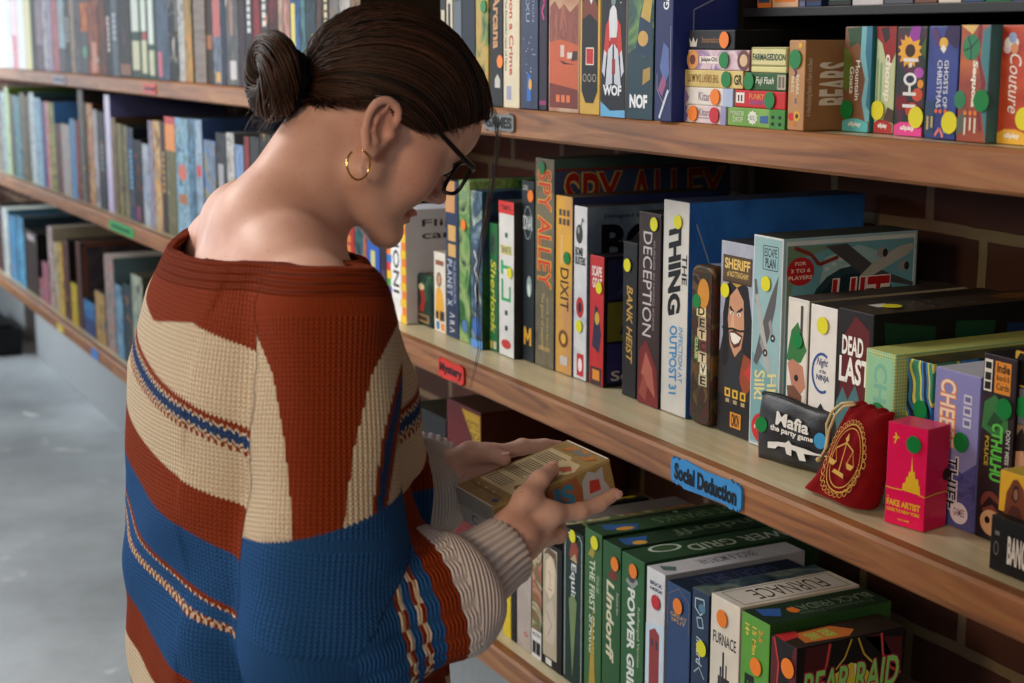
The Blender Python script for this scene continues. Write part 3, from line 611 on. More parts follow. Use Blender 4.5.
mid('box with bold blue and yellow swirls and a green dot', 903, 934.5, 356, m_sw, m_sw, art([(80, 70, 40), (50, 50, 40), (110, 100, 60)], 12, 18), fy=1.188, tx=True, d=.22, dec=[Q(0, 0, 1, .22, (120, 176, 170))], stk=[(.62, .68, 'g', .022)])
ct = [P([(0, 0), (0, .3), (.3, .42), (.7, .36), (1, .45), (1, 0)], art([(70, 70, 140), (90, 92, 160), (40, 40, 90)], 40, 19)), T('CHEESE', .12, .5, .5, .94, (238, 150, 70), bold=.055), T('CHEESE', .14, .505, .47, .935, (240, 226, 206), bold=.01), T('THIEF', .3, .1, .62, .46, (226, 222, 230), bold=.06), T('THIEF', .33, .11, .59, .45, (30, 26, 50), bold=.01)]
ct += [Q(.66, .66+.075*i, .84, .72+.075*i, (206, 206, 226)) for i in range(3)]+[Q(.69, .675+.075*i, .81, .705+.075*i, (110, 110, 160)) for i in range(3)]
ct += [O(.68, .1, .2, .07, (226, 222, 236)), T('GAMES', .56, .08, .8, .13, (120, 70, 110), 0)]
mid('lavender box with orange and white bubble letters and a green dot', 936.3, 982.5, 366, (138, 138, 196), (110, 110, 170), (196, 196, 212), fy=1.185, tx=True, d=.2, dec=ct, stk=[(.66, .56, 'g', .022)])
cb = [Q(.04, .8, .28, .97, (230, 226, 216)), Q(.07, .92, .25, .955, (40, 36, 40)), Q(.07, .86, .25, .9, (40, 36, 40)), Q(.07, .81, .25, .85, (40, 36, 40)), Q(.36, .8, .84, .97, (222, 140, 50)), T('Indie', .42, .91, .8, .96, (40, 20, 16), 0, bold=.03), T('Boards &', .42, .87, .8, .9, (40, 20, 16), 0), T('Cards', .42, .82, .8, .855, (40, 20, 16), 0),
      P([(.05, .6), (.1, .74), (.4, .79), (.8, .72), (.85, .62), (.5, .56)], (60, 120, 66)), P([(.2, .62), (.4, .7), (.7, .66), (.5, .6)], (36, 80, 46)), T('CTHULHU', .36, .33, .7, .64, (96, 200, 80), bold=.04), T('POLICE', .18, .4, .3, .56, (206, 180, 50)), T("DON'T MESS WITH", .8, .34, .92, .62, (226, 226, 220)), O(.45, .2, .3, .07, (120, 60, 54)), O(.5, .1, .34, .07, (206, 160, 120)), O(.38, .11, .08, .02, (30, 20, 20)), O(.62, .11, .08, .02, (30, 20, 20)), P([(.1, .15), (.5, .2), (.9, .14), (.8, .2), (.4, .24)], (50, 24, 26))]
mid('dark box with a green monster, green jagged letters and an orange patch', 984.5, 1019, 352, art([(36, 30, 42), (54, 40, 44), (28, 26, 38)], 12, 20), (26, 24, 30), (30, 28, 34), fy=1.185, tx=True, d=.2, dec=cb, stk=[(.72, .73, 'g', .022)])
# --- stacks: each box rests on the one under it
def stack(row, xs, fy, name='board_game_box'):
    z = None
    for s in xs:
        label, xl, xr, yt, front, side, top, d, dec, stk = s[:10]
        a = foot(row, (xl), fy)
        dz = .0004 if z is None else z-zs(row, a.x)
        o = G(row, name, label, xl, xr, yt, front, side, top, dec, stk, fy=fy+(s[10] if len(s) > 10 else 0), d=d, dz=dz, tx=(row == 'mid'))
        z = o.location.z+max(v.co.z for v in o.data.vertices if True)+.0003
        z = o.location.z+o.data.vertices[0].co.z*0+max(v.co.z for v in o.data.vertices)+.0002
    return z
# right end of the middle shelf
hood = [Q(0, 0, 1, .04, (40, 30, 26)), P([(.2, 0), (.25, .5), (.45, .85), (.6, .88), (.8, .7), (.9, .3), (.95, 0)], (120, 60, 36)), P([(.42, .4), (.48, .72), (.62, .74), (.68, .5), (.58, .32)], (60, 34, 26)), O(.56, .52, .07, .13, (150, 104, 76)), P([(.3, 0), (.45, .25), (.7, .25), (.85, 0)], (84, 40, 30))]
stack('mid', [
 ('black card box lying at the end of the middle shelf, white letter on its front', 991.7, 1032, 514, (34, 32, 34), (24, 22, 24), (40, 36, 36), .062,
  [T('BANG', .46, .2, .95, .72, (226, 220, 214), 0, bold=.04), O(.17, .42, .07, .13, (110, 106, 104)), O(.17, .42, .05, .1, (40, 38, 40)), Q(.12, .66, .24, .74, (120, 116, 112))], []),
 ('yellow card box with a red-hooded figure, standing on the black card box', 1000.5, 1032, 469, (232, 178, 44), (200, 140, 40), (220, 190, 80), .03, hood, [], .012)], 1.122)
man = [Q(0, 0, 1, 1, (150, 120, 90)), P([(.1, 0), (.15, .3), (.35, .45), (.85, .4), (1, .2), (1, 0)], (60, 54, 54)), P([(.35, .3), (.32, .7), (.5, .85), (.8, .8), (.85, .5), (.7, .25), (.5, .2)], (206, 156, 124)), P([(.28, .6), (.3, .88), (.6, .98), (.9, .85), (.86, .66), (.7, .8), (.4, .78)], (44, 34, 30)), P([(.4, .3), (.38, .45), (.55, .4), (.75, .45), (.72, .26), (.55, .18)], (70, 50, 42)), Q(.46, .58, .54, .61, (40, 30, 28)), Q(.64, .58, .72, .61, (40, 30, 28))]
stack('mid', [
 ('photo-printed box with a bearded man, behind the yellow hooded card box', 1007.5, 1034, 421, art([(120, 96, 74), (150, 120, 90), (90, 70, 56)], 10, 21), (60, 50, 44), (60, 56, 52), .05, man, []),
 ('grey box with a green dot, stacked above the bearded-man box', 1016.5, 1040, 387, (112, 114, 128), (80, 80, 92), (90, 90, 100), .06, [], [(.38, .5, 'g', .022)]),
 ('black box with gold corner ornaments, topmost of the stack at the shelf end', 1016, 1042, 349, (28, 26, 26), (20, 20, 20), (30, 28, 26), .06, [LN([(.03, .05), (.03, .95), (.97, .95), (.97, .05), (.03, .05)], .0016, (206, 160, 50)), P([(.03, .95), (.03, .7), (.2, .95)], (206, 160, 50)), P([(.03, .05), (.03, .3), (.2, .05)], (206, 160, 50))], [])], 1.19)

# --- top shelf, right part
def topb(label, *a, **k):
    k.setdefault('fy', 1.098); return G('top', 'board_game_box', label, *a, **k)
topb('slim dark box with cream lettering half hidden by the front of her hair', 441, 446.5, -30, (50, 50, 54), dec=[Q(.2, .3, .8, .7, (206, 196, 170))])
topb('slim cream box with black lettering beside her hair, top shelf', 447, 453, -30, (214, 206, 186), dec=[Q(.3, .3, .7, .75, (50, 46, 44))])
topb('slate grey box with a green dot near her hair, top shelf', 454, 462, -30, (96, 108, 118), stk=[(.4, .82, 'g')])
topb('plain midnight-blue box beside a jungle-pictured box, top shelf', 462.5, 475.5, -30, (30, 40, 58))
topb('yellow-green jungle-pictured box with a green dot, top shelf', 476, 488.5, -32, art([(60, 90, 40), (160, 160, 70), (196, 150, 70), (110, 140, 60), (50, 60, 36)], 22, 22), dec=[P([(0, .1), (.5, .3), (1, .12), (1, 0), (0, 0)], (190, 120, 70))], stk=[(.7, .72, 'g')])
topb('black box with ornate copper lettering and an orange dot, top shelf', 490, 503, -32, (40, 38, 38), dec=[T('Arcana', .26, .42, .78, .82, (206, 156, 110), bold=.03), P([(.4, .2), (.6, .24), (.8, .2), (.8, .14), (.4, .14)], (200, 196, 190)), O(.4, .92, .2, .04, (200, 156, 110))], stk=[(.86, .33, 'o')])
topb('cream box with red old-style lettering, top shelf', 503.5, 519.5, -30, (222, 212, 184), (190, 176, 150), dec=[T('Upon a Crime', .3, .24, .64, .9, (190, 70, 60), bold=.02), T('The Doubtful case of Nina', .12, .27, .24, .8, (60, 80, 70)), Q(.2, .06, .5, .16, (160, 160, 190))])
topb('navy box speckled like a night sky with pale lettering, top shelf', 521, 538, -32, art([(36, 46, 76), (46, 58, 92), (30, 38, 64)], 12, 23), (40, 48, 70), dec=[T('INDEXU', .3, .62, .5, 1.0, (170, 182, 206), bold=0), T('EXPEDITION', .66, .62, .8, 1.0, (140, 150, 180), bold=0), P([(.35, .06), (.4, .26), (.6, .24), (.62, .06)], (50, 110, 190)), O(.56, .18, .1, .04, (226, 170, 60))]+[O(.15+.7*random.random(), .25+.3*random.random(), .02, .004, (200, 206, 220)) for i in range(14)])
topb('dark violet box with magenta scrawled lettering, top shelf', 539, 547, -32, (46, 36, 58), dec=[LN([(.3, .95), (.6, .88), (.3, .82), (.7, .76), (.35, .7), (.6, .64)], .005, (190, 60, 130)), Q(.1, .04, .9, .07, (150, 50, 110))])
topb('box picturing a red desert canyon under a hazy sky, top shelf', 548.5, 579, -34, art([(206, 180, 150), (190, 150, 116), (170, 110, 84)], 7, 24), (206, 196, 186), fy=1.094,
     dec=[P([(.03, .3), (.03, .72), (.2, .76), (.35, .7), (.5, .74), (.7, .68), (.97, .74), (.97, .3)], art([(150, 80, 60), (126, 60, 46), (176, 104, 76)], 26, 25, stretch=(3, 1, .6))), P([(.03, .03), (.03, .48), (.4, .5), (.97, .46), (.97, .03)], (196, 96, 60)), P([(.03, .03), (.03, .2), (.97, .16), (.97, .03)], (120, 52, 42)), Q(.4, .38, .52, .46, (206, 196, 186)), Q(.62, .37, .8, .41, (214, 206, 200)), P([(.35, .36), (.6, .34), (.9, .33), (.5, .33)], (60, 40, 36)), P([(.75, .35), (.95, .36), (.95, .42), (.8, .42)], (70, 44, 40))]+[Q(.26+i*.17, .07, .38+i*.17, .12, (222, 120, 70)) for i in range(3)])
topb('black box with golden edges and three gold line emblems, top shelf', 579.5, 599.5, -34, (214, 170, 70), (180, 140, 60), fy=1.09,
     dec=[P([(.1, 1), (.1, .16), (.3, .08), (.7, .08), (.9, .16), (.9, 1)], (36, 32, 36)), P([(.1, .75), (.5, .84), (.9, .72), (.9, .62), (.5, .68), (.1, .64)], (120, 60, 44)), P([(.4, .8), (.55, .95), (.75, .82), (.56, .74)], (210, 220, 226)), Q(.32, .34, .7, .45, (190, 44, 40)), LN([(.32, .34), (.7, .34), (.7, .45), (.32, .45), (.32, .34)], .0015, (236, 226, 214))]+[LN([(.26+i*.24+.09*math.cos(t*.785), .25+.025*math.sin(t*.785)) for t in range(9)], .001, (200, 190, 170)) for i in range(3)])
topb('black and white space box with a suited robot figure in red and white', 600.5, 625, -36, (34, 36, 46), (206, 210, 222), fy=1.086,
     dec=[P([(0, 0), (0, .1), (.4, .04), (1, .05), (1, 0)], (110, 180, 220)), P([(.3, .62), (.36, .7), (.5, .74), (.62, .7), (.68, .6), (.62, .5), (.36, .5)], (214, 216, 222)), O(.5, .755, .09, .03, (120, 140, 134)), P([(.12, .42), (.2, .6), (.32, .64), (.36, .48), (.28, .4)], (196, 60, 50)), P([(.88, .42), (.8, .6), (.68, .64), (.64, .48), (.72, .4)], (196, 60, 50)), Q(.38, .46, .64, .52, (180, 50, 46)), P([(.2, .2), (.3, .44), (.48, .48), (.48, .22)], (206, 210, 220)), P([(.56, .22), (.54, .48), (.7, .44), (.84, .2)], (206, 210, 220)), P([(.05, .3), (.14, .44), (.24, .42), (.16, .26)], (206, 210, 220)), P([(.95, .3), (.86, .44), (.78, .42), (.84, .26)], (206, 210, 220)), Q(.46, .28, .6, .38, (150, 60, 54)), T('WOF', .1, .14, .86, .21, (236, 236, 240), 0, bold=.05)]+[O(.1+.8*random.random(), .72+.25*random.random(), .02, .005, (220, 220, 230)) for i in range(10)])
topb('green leafy box with white block letters at its foot, top shelf', 627, 652.5, -36, art([(44, 92, 54), (110, 150, 80), (36, 70, 74), (70, 120, 60)], 16, 26), (30, 60, 60), fy=1.086,
     dec=[P([(0, 0), (0, .42), (.3, .46), (.6, .4), (1, .42), (1, 0)], (40, 66, 78)), P([(.3, .42), (.5, .7), (.9, .84), (1, .4)], (36, 60, 84)), P([(.5, .66), (.8, .9), (1, .86), (.86, .62)], (190, 160, 80)), O(.6, .52, .2, .05, (200, 160, 90)), P([(.6, .22), (.9, .26), (.9, .34), (.62, .32)], (170, 140, 70)), T('NOF', .1, .07, .8, .16, (240, 240, 240), 0, bold=.05)])
topb('dark blue box with GATEWAY lettering and silver line corners, top shelf', 654, 671.5, -38, (42, 50, 98), (34, 50, 120), fy=1.08, d=.3,
     dec=[T('GATEWAY', .45, .7, .78, 1.05, (226, 228, 236), rot=90, bold=.03), LN([(.15, .3), (.15, .2), (.5, .12), (.9, .2), (.9, .6)], .0015, (130, 130, 160)), P([(.3, .34), (.5, .5), (.8, .46), (.84, .3), (.6, .24)], (92, 110, 170)), P([(.2, .2), (.45, .16), (.7, .24), (.5, .3)], (150, 90, 130)), LN([(.3, .02), (.8, .2)], .004, (206, 214, 226)), LN([(.1, .1), (.1, .7), (.25, .8)], .002, (120, 130, 170), 's')])
FYT = 1.098
stack('top', [
 ('pale pink card box with orange and red dots, bottom of the small stack', 683, 726, 104, art([(226, 204, 196), (232, 214, 206), (214, 196, 206)], 9, 27), (180, 170, 196), (226, 220, 214), .07,
  [P([(0, 0), (0, 1), (.08, .9), (.05, .6), (.1, .4), (.06, .1)], (120, 110, 170)), T('Kitara', .36, .42, .64, .82, (150, 130, 140), 0), Q(.36, .28, .6, .33, (130, 120, 160)), Q(.88, 0, 1, 1, (150, 150, 190))], [(.24, .52, 'o'), (.75, .5, 'r')]),
 ('white card box with a single orange dot, second from the bottom of its stack', 684.5, 733, 86.5, (226, 220, 212), (170, 180, 206), (230, 226, 220), .07,
  [P([(0, 0), (0, 1), (.05, .7), (.1, .4), (.06, .15)], (150, 130, 180)), T('Kitara', .3, .25, .6, .75, (150, 130, 150), 0), Q(.8, 0, 1, 1, (176, 190, 222))], [(.66, .5, 'o')]),
 ('gold card box with a green dot, third up in its stack', 684.5, 743, 69.2, art([(206, 180, 104), (222, 200, 130), (190, 160, 84)], 8, 28), (190, 160, 90), (214, 200, 150), .07,
  [T('THE GREAT DALMUTI', .06, .28, .6, .74, (140, 100, 50), 180), T('GR', .86, .2, .99, .78, (50, 40, 36), 0, bold=.03)], [(.74, .5, 'g')]),
 ('patchwork-patterned card box with a green dot, fourth up in its stack', 688, 749, 49.6, art([(206, 170, 190), (226, 206, 210), (150, 120, 170), (222, 150, 110)], 30, 29), (170, 120, 120), (210, 190, 190), .07,
  [O(.08, .5, .1, .5, (226, 160, 90)), O(.08, .5, .05, .25, (120, 70, 60)), O(.92, .5, .1, .5, (110, 70, 70)), O(.92, .5, .06, .3, (222, 190, 150)), Q(.2, .32, .52, .68, (236, 226, 220)), T('Jalape-Oh!', .22, .36, .5, .64, (40, 40, 40), 0, bold=.03)], [(.62, .5, 'g')]),
 ('black card box with a crown mark and orange dot, topmost of its stack', 688.5, 735, 30, (38, 40, 46), (16, 16, 20), (34, 34, 40), .07,
  [P([(.04, .15), (.02, .6), (.07, .35), (.11, .65), (.15, .35), (.2, .6), (.18, .15)], (206, 200, 190)), T('Innovation', .3, .34, .68, .66, (150, 110, 80), 0)], [(.8, .5, 'o')])], FYT)
stack('top', [
 ('green card box with a white burst, bottom of the second small stack', 727.5, 785, 106.5, art([(110, 160, 70), (130, 176, 84), (90, 146, 60)], 10, 30), (60, 110, 50), (120, 160, 80), .09,
  [T('MONSTER', .05, .56, .3, .8, (206, 216, 190), 0), T('DROP', .1, .22, .28, .5, (206, 216, 190), 0), P([(.45+.09*math.cos(t)*(1 if i % 2 else .75), .5+.4*math.sin(t)*(1 if i % 2 else .75)) for i, t in enumerate([k*math.pi/10 for k in range(20)])], (226, 230, 220)), T('BOO', .4, .36, .5, .62, (90, 110, 80), 0), P([(.58, .25), (.58, .6), (.72, .66), (.72, .25)], (60, 100, 160)), Q(.74, 0, 1, 1, (70, 140, 60)), O(.8, .6, .03, .1, (20, 40, 24)), O(.92, .6, .03, .1, (20, 40, 24)), O(.8, .25, .03, .1, (20, 40, 24)), O(.92, .25, .03, .1, (20, 40, 24))], []),
 ('red card box with a green dot, second from the bottom of the second stack', 734.5, 785.5, 89.5, (200, 40, 44), (150, 30, 34), (210, 60, 56), .09,
  [Q(.03, .25, .2, .85, (236, 230, 226)), Q(.07, .35, .1, .7, (40, 40, 40)), Q(.13, .35, .16, .7, (40, 40, 40)), T('FUNKY', .3, .5, .6, .82, (226, 150, 90), 0, bold=.02), T('SHAPES', .3, .2, .66, .46, (150, 90, 150), 0, bold=.02)], [(.72, .5, 'g')]),
 ('dark green card box with a green end dot, third up in second stack', 744.5, 786, 72, (52, 92, 50), (40, 70, 40), (70, 110, 60), .09,
  [T('Fuji Flush', .28, .26, .72, .76, (226, 230, 216), 0, shear=.2), Q(.8, .1, 1, .9, (176, 170, 150)), Q(.83, .2, .89, .8, (110, 100, 90)), Q(.92, .2, .97, .8, (110, 100, 90))], [(.13, .5, 'g')]),
 ('slim cream card box under another cream box in the second stack', 751, 786.5, 66, (220, 214, 150), (190, 180, 120), (226, 222, 170), .09, [], []),
 ('cream card box with dark green horror lettering, topmost of the second stack', 751, 787, 47, (218, 212, 156), (180, 170, 120), (214, 206, 160), .09, [LN([(.02, .06), (.98, .06), (.98, .94), (.02, .94), (.02, .06)], .0012, (150, 150, 90)), T('FARMAGEDDON', .05, .3, .97, .66, (40, 80, 66), 0, bold=.03)], [])], FYT)
topb('brown kraft box with white lettering on its side and a green dot', 787.5, 806.5, 40, art([(178, 130, 84), (190, 142, 94), (166, 120, 76)], 8, 31), (150, 106, 68), (160, 116, 76), fy=1.1, tx=True, d=.165,
     dec=[T('BEARS', .5, .4, .68, .62, (222, 206, 180), bold=.03), T('BEES', .2, .42, .38, .6, (222, 206, 180), bold=.03), T('vs', .42, .3, .55, .36, (60, 100, 160)), O(.25, .15, .18, .045, (206, 50, 44)), O(.6, .16, .2, .055, (226, 176, 60)), O(.6, .16, .1, .028, (90, 56, 30)), O(.4, .07, .16, .03, (206, 130, 60)), LN([(.2, .72), (.5, .64), (.4, .6)], .003, (90, 60, 110)), O(.7, .94, .12, .03, (226, 180, 60)),
          T('BEARS', .12, .28, .46, .76, (222, 210, 196), 90, 's', .03), T('BEES', .5, .36, .84, .74, (222, 210, 196), 90, 's', .03), T('A Hive-Building Battle of Bears and Bees!', .02, .16, .07, .8, (206, 190, 170), 90, 's')], stk=[(.45, .79, 'g', .0215)])
topb('small red card box with white lettering and a green dot at its foot', 831.5, 844, 48, (206, 44, 46), (170, 34, 38), (214, 70, 66), tx=True, yb=129, d=.1,
     dec=[Q(.25, .76, .75, .95, (236, 230, 226)), Q(.32, .88, .46, .93, (30, 30, 30)), Q(.54, .88, .68, .93, (30, 30, 30)), Q(.32, .79, .46, .84, (30, 30, 30)), Q(.54, .79, .68, .84, (30, 30, 30)), T('LAMA', .34, .36, .68, .7, (240, 232, 226), bold=0)], stk=[(.5, .13, 'g')])
AL = (236, 236, 232)
def allp(c, txt=(40, 40, 44)): return [P([(.02, .0), (.02, .09), (.25, .125), (.6, .125), (.96, .09), (.96, 0)], c), T('allplay', .24, .04, .72, .095, AL, 0, bold=.04)]
topb('tall teal and brown box with white hand lettering and a green dot at its foot', 845.5, 873.5, 26.5, art([(110, 64, 56), (130, 90, 60), (90, 50, 52)], 6, 32), (40, 116, 126), (50, 110, 110), tx=True, yb=130.7, d=.11,
     dec=[P([(.1, .98), (.2, .8), (.5, .85), (.7, .75), (.75, 1)], (50, 80, 50)), P([(.62, 1), (.6, .7), (.8, .5), (.7, .3), (.85, .1), (1, .1), (1, 1)], (120, 180, 190)), P([(.8, 1), (.78, .75), (.92, .5), (.86, .25), (1, .2), (1, 1)], (60, 120, 150)), P([(0, .8), (.2, .76), (.35, .6), (.2, .4), (0, .4)], (96, 120, 50)), T('Mountain', .44, .3, .6, .68, (240, 238, 230), bold=.02), T('Goats', .24, .36, .4, .62, (240, 238, 230), bold=.02)]+allp((96, 190, 196)), stk=[(.2, .205, 'g', .021)])
topb('tall box with a red dinosaur over pale green and white script', 877.5, 897.5, 26.5, art([(170, 190, 140), (196, 206, 160), (140, 170, 130)], 7, 33), (90, 110, 90), (120, 130, 90), tx=True, yb=132.8, d=.11,
     dec=[P([(0, 1), (0, .9), (.3, .84), (.5, .7), (.8, .66), (1, .76), (1, 1)], (150, 40, 40)), P([(.2, .98), (.45, .84), (.7, .9), (.6, 1)], (60, 40, 40)), Q(.08, .3, .16, .7, (130, 170, 130)), Q(.25, .25, .34, .66, (130, 170, 130)), T('chomp', .44, .3, .82, .74, (240, 236, 224), bold=.035, shear=.1), P([(.5, .12), (.7, .25), (1, .22), (1, .1)], (80, 60, 50))]+allp((176, 50, 44)), stk=[(.24, .215, 'y', .021)])
topb('tall dark floral box with a big sunflower and silver letters', 898, 928.5, 26.5, art([(40, 34, 70), (90, 40, 60), (30, 50, 50), (60, 30, 40)], 16, 34), (40, 80, 60), (70, 80, 60), tx=True, yb=135, d=.11,
     dec=[P([(.45+.42*math.cos(t)*(1 if i % 2 else .72), .78+.165*math.sin(t)*(1 if i % 2 else .72)) for i, t in enumerate([k*math.pi/14 for k in range(28)])], (232, 170, 60)), O(.46, .78, .17, .06, (70, 40, 26)), P([(.5, 1), (.4, .92), (.55, .86), (.75, .88), (.8, 1)], (150, 60, 160)), O(.78, .58, .16, .05, (170, 80, 170)), O(.76, .38, .18, .06, (206, 80, 50)), O(.24, .3, .22, .07, (120, 30, 40)), O(.6, .24, .22, .07, (190, 70, 44)), O(.85, .48, .1, .04, (226, 150, 50)), P([(.8, .8), (.98, .9), (.98, .7)], (70, 100, 40)),
          O(.5, .52, .22, .06, (226, 228, 230)), O(.5, .52, .14, .035, (40, 40, 70)), Q(.26, .68, .74, .71, (226, 228, 230)), Q(.45, .63, .55, .67, (226, 228, 230)), Q(.28, .37, .72, .4, (226, 228, 230)), Q(.46, .4, .54, .46, (226, 228, 230)), Q(.28, .26, .72, .29, (226, 228, 230))]+allp((226, 70, 150)), stk=[(.78, .175, 'y', .0225)])
topb('tall blue box with white angular lettering and a small bird on top', 929.5, 961, 26, art([(44, 54, 120), (60, 76, 150), (36, 40, 96)], 7, 35), (40, 46, 100), (50, 50, 100), tx=True, yb=138.5, d=.11,
     dec=[P([(.6, 1), (.5, .9), (.9, .8), (1, .85), (1, 1)], (50, 34, 80)), O(.5, .85, .14, .05, (226, 180, 70)), P([(.4, .8), (.52, .76), (.6, .8), (.5, .84)], (236, 230, 220)), P([(.1, .95), (.3, .8), (.4, .9), (.2, 1)], (90, 60, 110)), T('GHOSTS OF', .56, .28, .7, .7, (222, 226, 236)), T('CHRISTMAS', .34, .28, .5, .7, (222, 226, 236)), Q(.0, .04, .3, .34, (50, 76, 110)), Q(.06, .08, .12, .2, (206, 180, 90)), Q(.2, .1, .26, .2, (206, 180, 90)), T('2-4 PLAYERS', .62, .06, .7, .22, (230, 226, 214)), O(.36, .25, .05, .02, (226, 110, 50)), O(.5, .25, .05, .02, (226, 110, 50)), O(.66, .25, .05, .02, (226, 110, 50)), LN([(.35, .03), (.5, .1), (.62, .02)], .003, (226, 130, 140))], stk=[(.84, .155, 'y', .0225)])
topb('tall red-brown and teal box with white lettering, round trees and two green dots', 961.8, 992, 25, art([(176, 96, 60), (150, 70, 60), (196, 110, 60)], 5, 36), (70, 116, 120), (96, 100, 90), tx=True, yb=141.5, d=.11,
     dec=[P([(1, 1), (.75, .95), (.72, .7), (.95, .5), (.8, .3), (.95, .1), (1, 0)], (70, 126, 136)), P([(.7, 1), (.66, .75), (.9, .5), (.74, .3), (.85, .1), (.75, .1), (.6, .35), (.78, .5), (.55, .75), (.58, 1)], (130, 56, 70)), P([(0, 1), (.4, .92), (.6, 1)], (226, 190, 120)), O(.38, .81, .3, .11, (52, 130, 90)), LN([(.12, .78), (.38, .81), (.6, .88)], .0018, (30, 80, 60)), LN([(.38, .7), (.38, .81), (.25, .9)], .0018, (30, 80, 60)), O(.08, .36, .2, .08, (52, 130, 90)), P([(0, .2), (.3, .3), (.3, .1), (0, .05)], (96, 100, 90)), T('Sequoia', .42, .3, .64, .7, (240, 236, 224), bold=.04, shear=.1), O(.28, .25, .06, .022, (226, 130, 60)), O(.46, .25, .06, .022, (226, 130, 60)), O(.62, .25, .06, .022, (226, 130, 60)), Q(.26, .06, .32, .21, (230, 220, 200)), Q(.44, .1, .5, .21, (230, 220, 200)), Q(.6, .08, .66, .21, (230, 220, 200))], stk=[(.84, .36, 'g', .0215)])
topb('tall red box with flowing white script and flowers, last on the top shelf', 1000.5, 1036, 25, art([(176, 50, 34), (200, 80, 44), (150, 40, 34)], 8, 37), (120, 40, 30), (110, 70, 50), tx=True, yb=143.3, d=.11,
     dec=[O(.3+.12*math.cos(i*1.3), .85+.05*math.sin(i*2.1), .12, .045, c) for i, c in enumerate([(230, 226, 230), (170, 190, 226), (226, 206, 214), (236, 236, 232), (150, 170, 210), (222, 150, 110)])]+[T('Couture', .3, .26, .66, .76, (244, 240, 232), bold=.0, shear=.3)]+allp((232, 180, 60)), stk=[(.86, .22, 'y', .022)])
# boxes on the black cubby shelf: only their feet come into the picture
cubz = ins.location.z+zin
xs = [690, 709, 726, 744, 757, 772, 799, 806, 822, 828, 852, 884, 914, 938, 962, 985, 1012, 1036]
cc = [(36, 34, 38), (80, 44, 40), (60, 110, 180), (176, 60, 50), (226, 130, 60), (220, 180, 150), (110, 110, 150), (50, 70, 110), (70, 150, 190), (40, 40, 44), (200, 196, 200), (80, 84, 96), (110, 70, 56), (216, 206, 196), (60, 80, 120), (44, 120, 70), (66, 90, 160)]
cn = ['charcoal', 'brown', 'clear blue', 'red', 'orange', 'flesh-pink', 'mauve', 'navy', 'sky-blue', 'black', 'pale grey', 'slate', 'dark tan', 'cream', 'steel-blue', 'green', 'royal blue']
for i, c in enumerate(cc):
    a = on_y(xs[i], 7, 1.19); b = on_y(xs[i+1]-.6, 7, 1.19)
    if a.x < ins.location.x+.002: a.x = ins.location.x+.002
    if b.x < a.x+.012: continue
    o = build_box('board_game_box', b.x-a.x-.001, .16, .21, c, tuple(int(v*.7) for v in c), None, [Q(.1, .03, .9, .09, cc[(i*7+3) % 17])])
    o.location = (a.x, 1.19, cubz+.0004)
    tag(o, '%s box standing on the black cubby shelf' % cn[i], 'board game', 'boxes on the black cubby shelf')

# --- lowest shelf, right part
def up_v(v): return v if v < .05 else 1-(1-v)*.5
def raise_prints(dec):
    """prints crowd into the upper half of these tall spines"""
    out = []
    for q in dec:
        if q[1] == 't': out.append(q)
        elif q[0] == 'p': out.append((q[0], q[1], [(u, up_v(v)) for u, v in q[2]], q[3]))
        elif q[0] == 'l': out.append((q[0], q[1], [(u, up_v(v)) for u, v in q[2]], q[3], q[4]))
        else:
            q = list(q); v0, v1 = q[4], q[6]; q[6] = 1-(1-v1)*.5
            q[4] = q[6]-(v1-v0)*1.0 if (v1-v0 > .3 and q[8] != 0) else 1-(1-v0)*.5
            out.append(tuple(q))
    return out
def low(label, *a, **k):
    if a[0] >= 563 and k.get('dec'):
        k['dec'] = raise_prints(k['dec']); k['stk'] = [(q[0], 1-(1-q[1])*.5)+tuple(q[2:]) for q in k.get('stk', [])]
    k.setdefault('fy', 1.125); k.setdefault('tx', True); k.setdefault('d', .30); return G('low', 'board_game_box', label, *a, **k)
low('yellow box beside the white knitted cuff, lowest shelf', 503, 511, 515, (226, 196, 50), d=.25)
low('slim black box between a yellow and a pale grey box, lowest shelf', 511.5, 516.5, 515, (30, 30, 34), d=.25)
low('pale pinkish-grey box with a small red mark, lowest shelf', 517, 531.5, 520, art([(176, 160, 150), (190, 176, 166), (160, 146, 138)], 8, 38), (120, 110, 106), dec=[O(.65, .13, .14, .02, (200, 70, 64)), O(.65, .13, .08, .012, (190, 170, 160))])
low('box with printed reliefs of figures in orange and green, white foot', 532, 542, 528, art([(190, 170, 140), (170, 90, 60), (90, 110, 70), (206, 186, 150), (120, 80, 60)], 20, 39), dec=[Q(0, 0, 1, .22, (226, 222, 216)), T('MODERN', .15, .17, .9, .2, (40, 40, 44), 0), Q(.1, .03, .45, .13, (40, 40, 44)), Q(.5, .03, .9, .13, (40, 40, 44))])
low('box with pale painted women faces and a black spine, lowest shelf', 542.5, 562.5, 540, (30, 30, 34), (24, 24, 28), dec=[Q(.05, .08, .75, .97, (190, 176, 150)), P([(.15, .62), (.2, .85), (.45, .92), (.65, .82), (.62, .64), (.4, .56)], (226, 206, 176)), LN([(.3, .78), (.42, .76), (.4, .68), (.46, .67)], .001, (110, 90, 70)), LN([(.3, .64), (.5, .64)], .0015, (150, 90, 70)), P([(.1, .3), (.2, .5), (.5, .56), (.7, .4), (.6, .2), (.2, .2)], (206, 190, 166)), LN([(.2, .45), (.5, .36), (.3, .25)], .0012, (120, 96, 76)), P([(.08, .9), (.3, .97), (.7, .95), (.74, .8), (.6, .9), (.3, .92)], (110, 84, 60)), Q(.2, .02, .5, .07, (226, 222, 214))])
gt = lambda s, c: [T(s, .25, .1, .75, .9, c, -90, 't', .0)]
def tt(s, c, u0=.2, u1=.75, v0=.15, v1=.8): return [T(s, u0, v0, u1, v1, c, -90, 't', .01)]
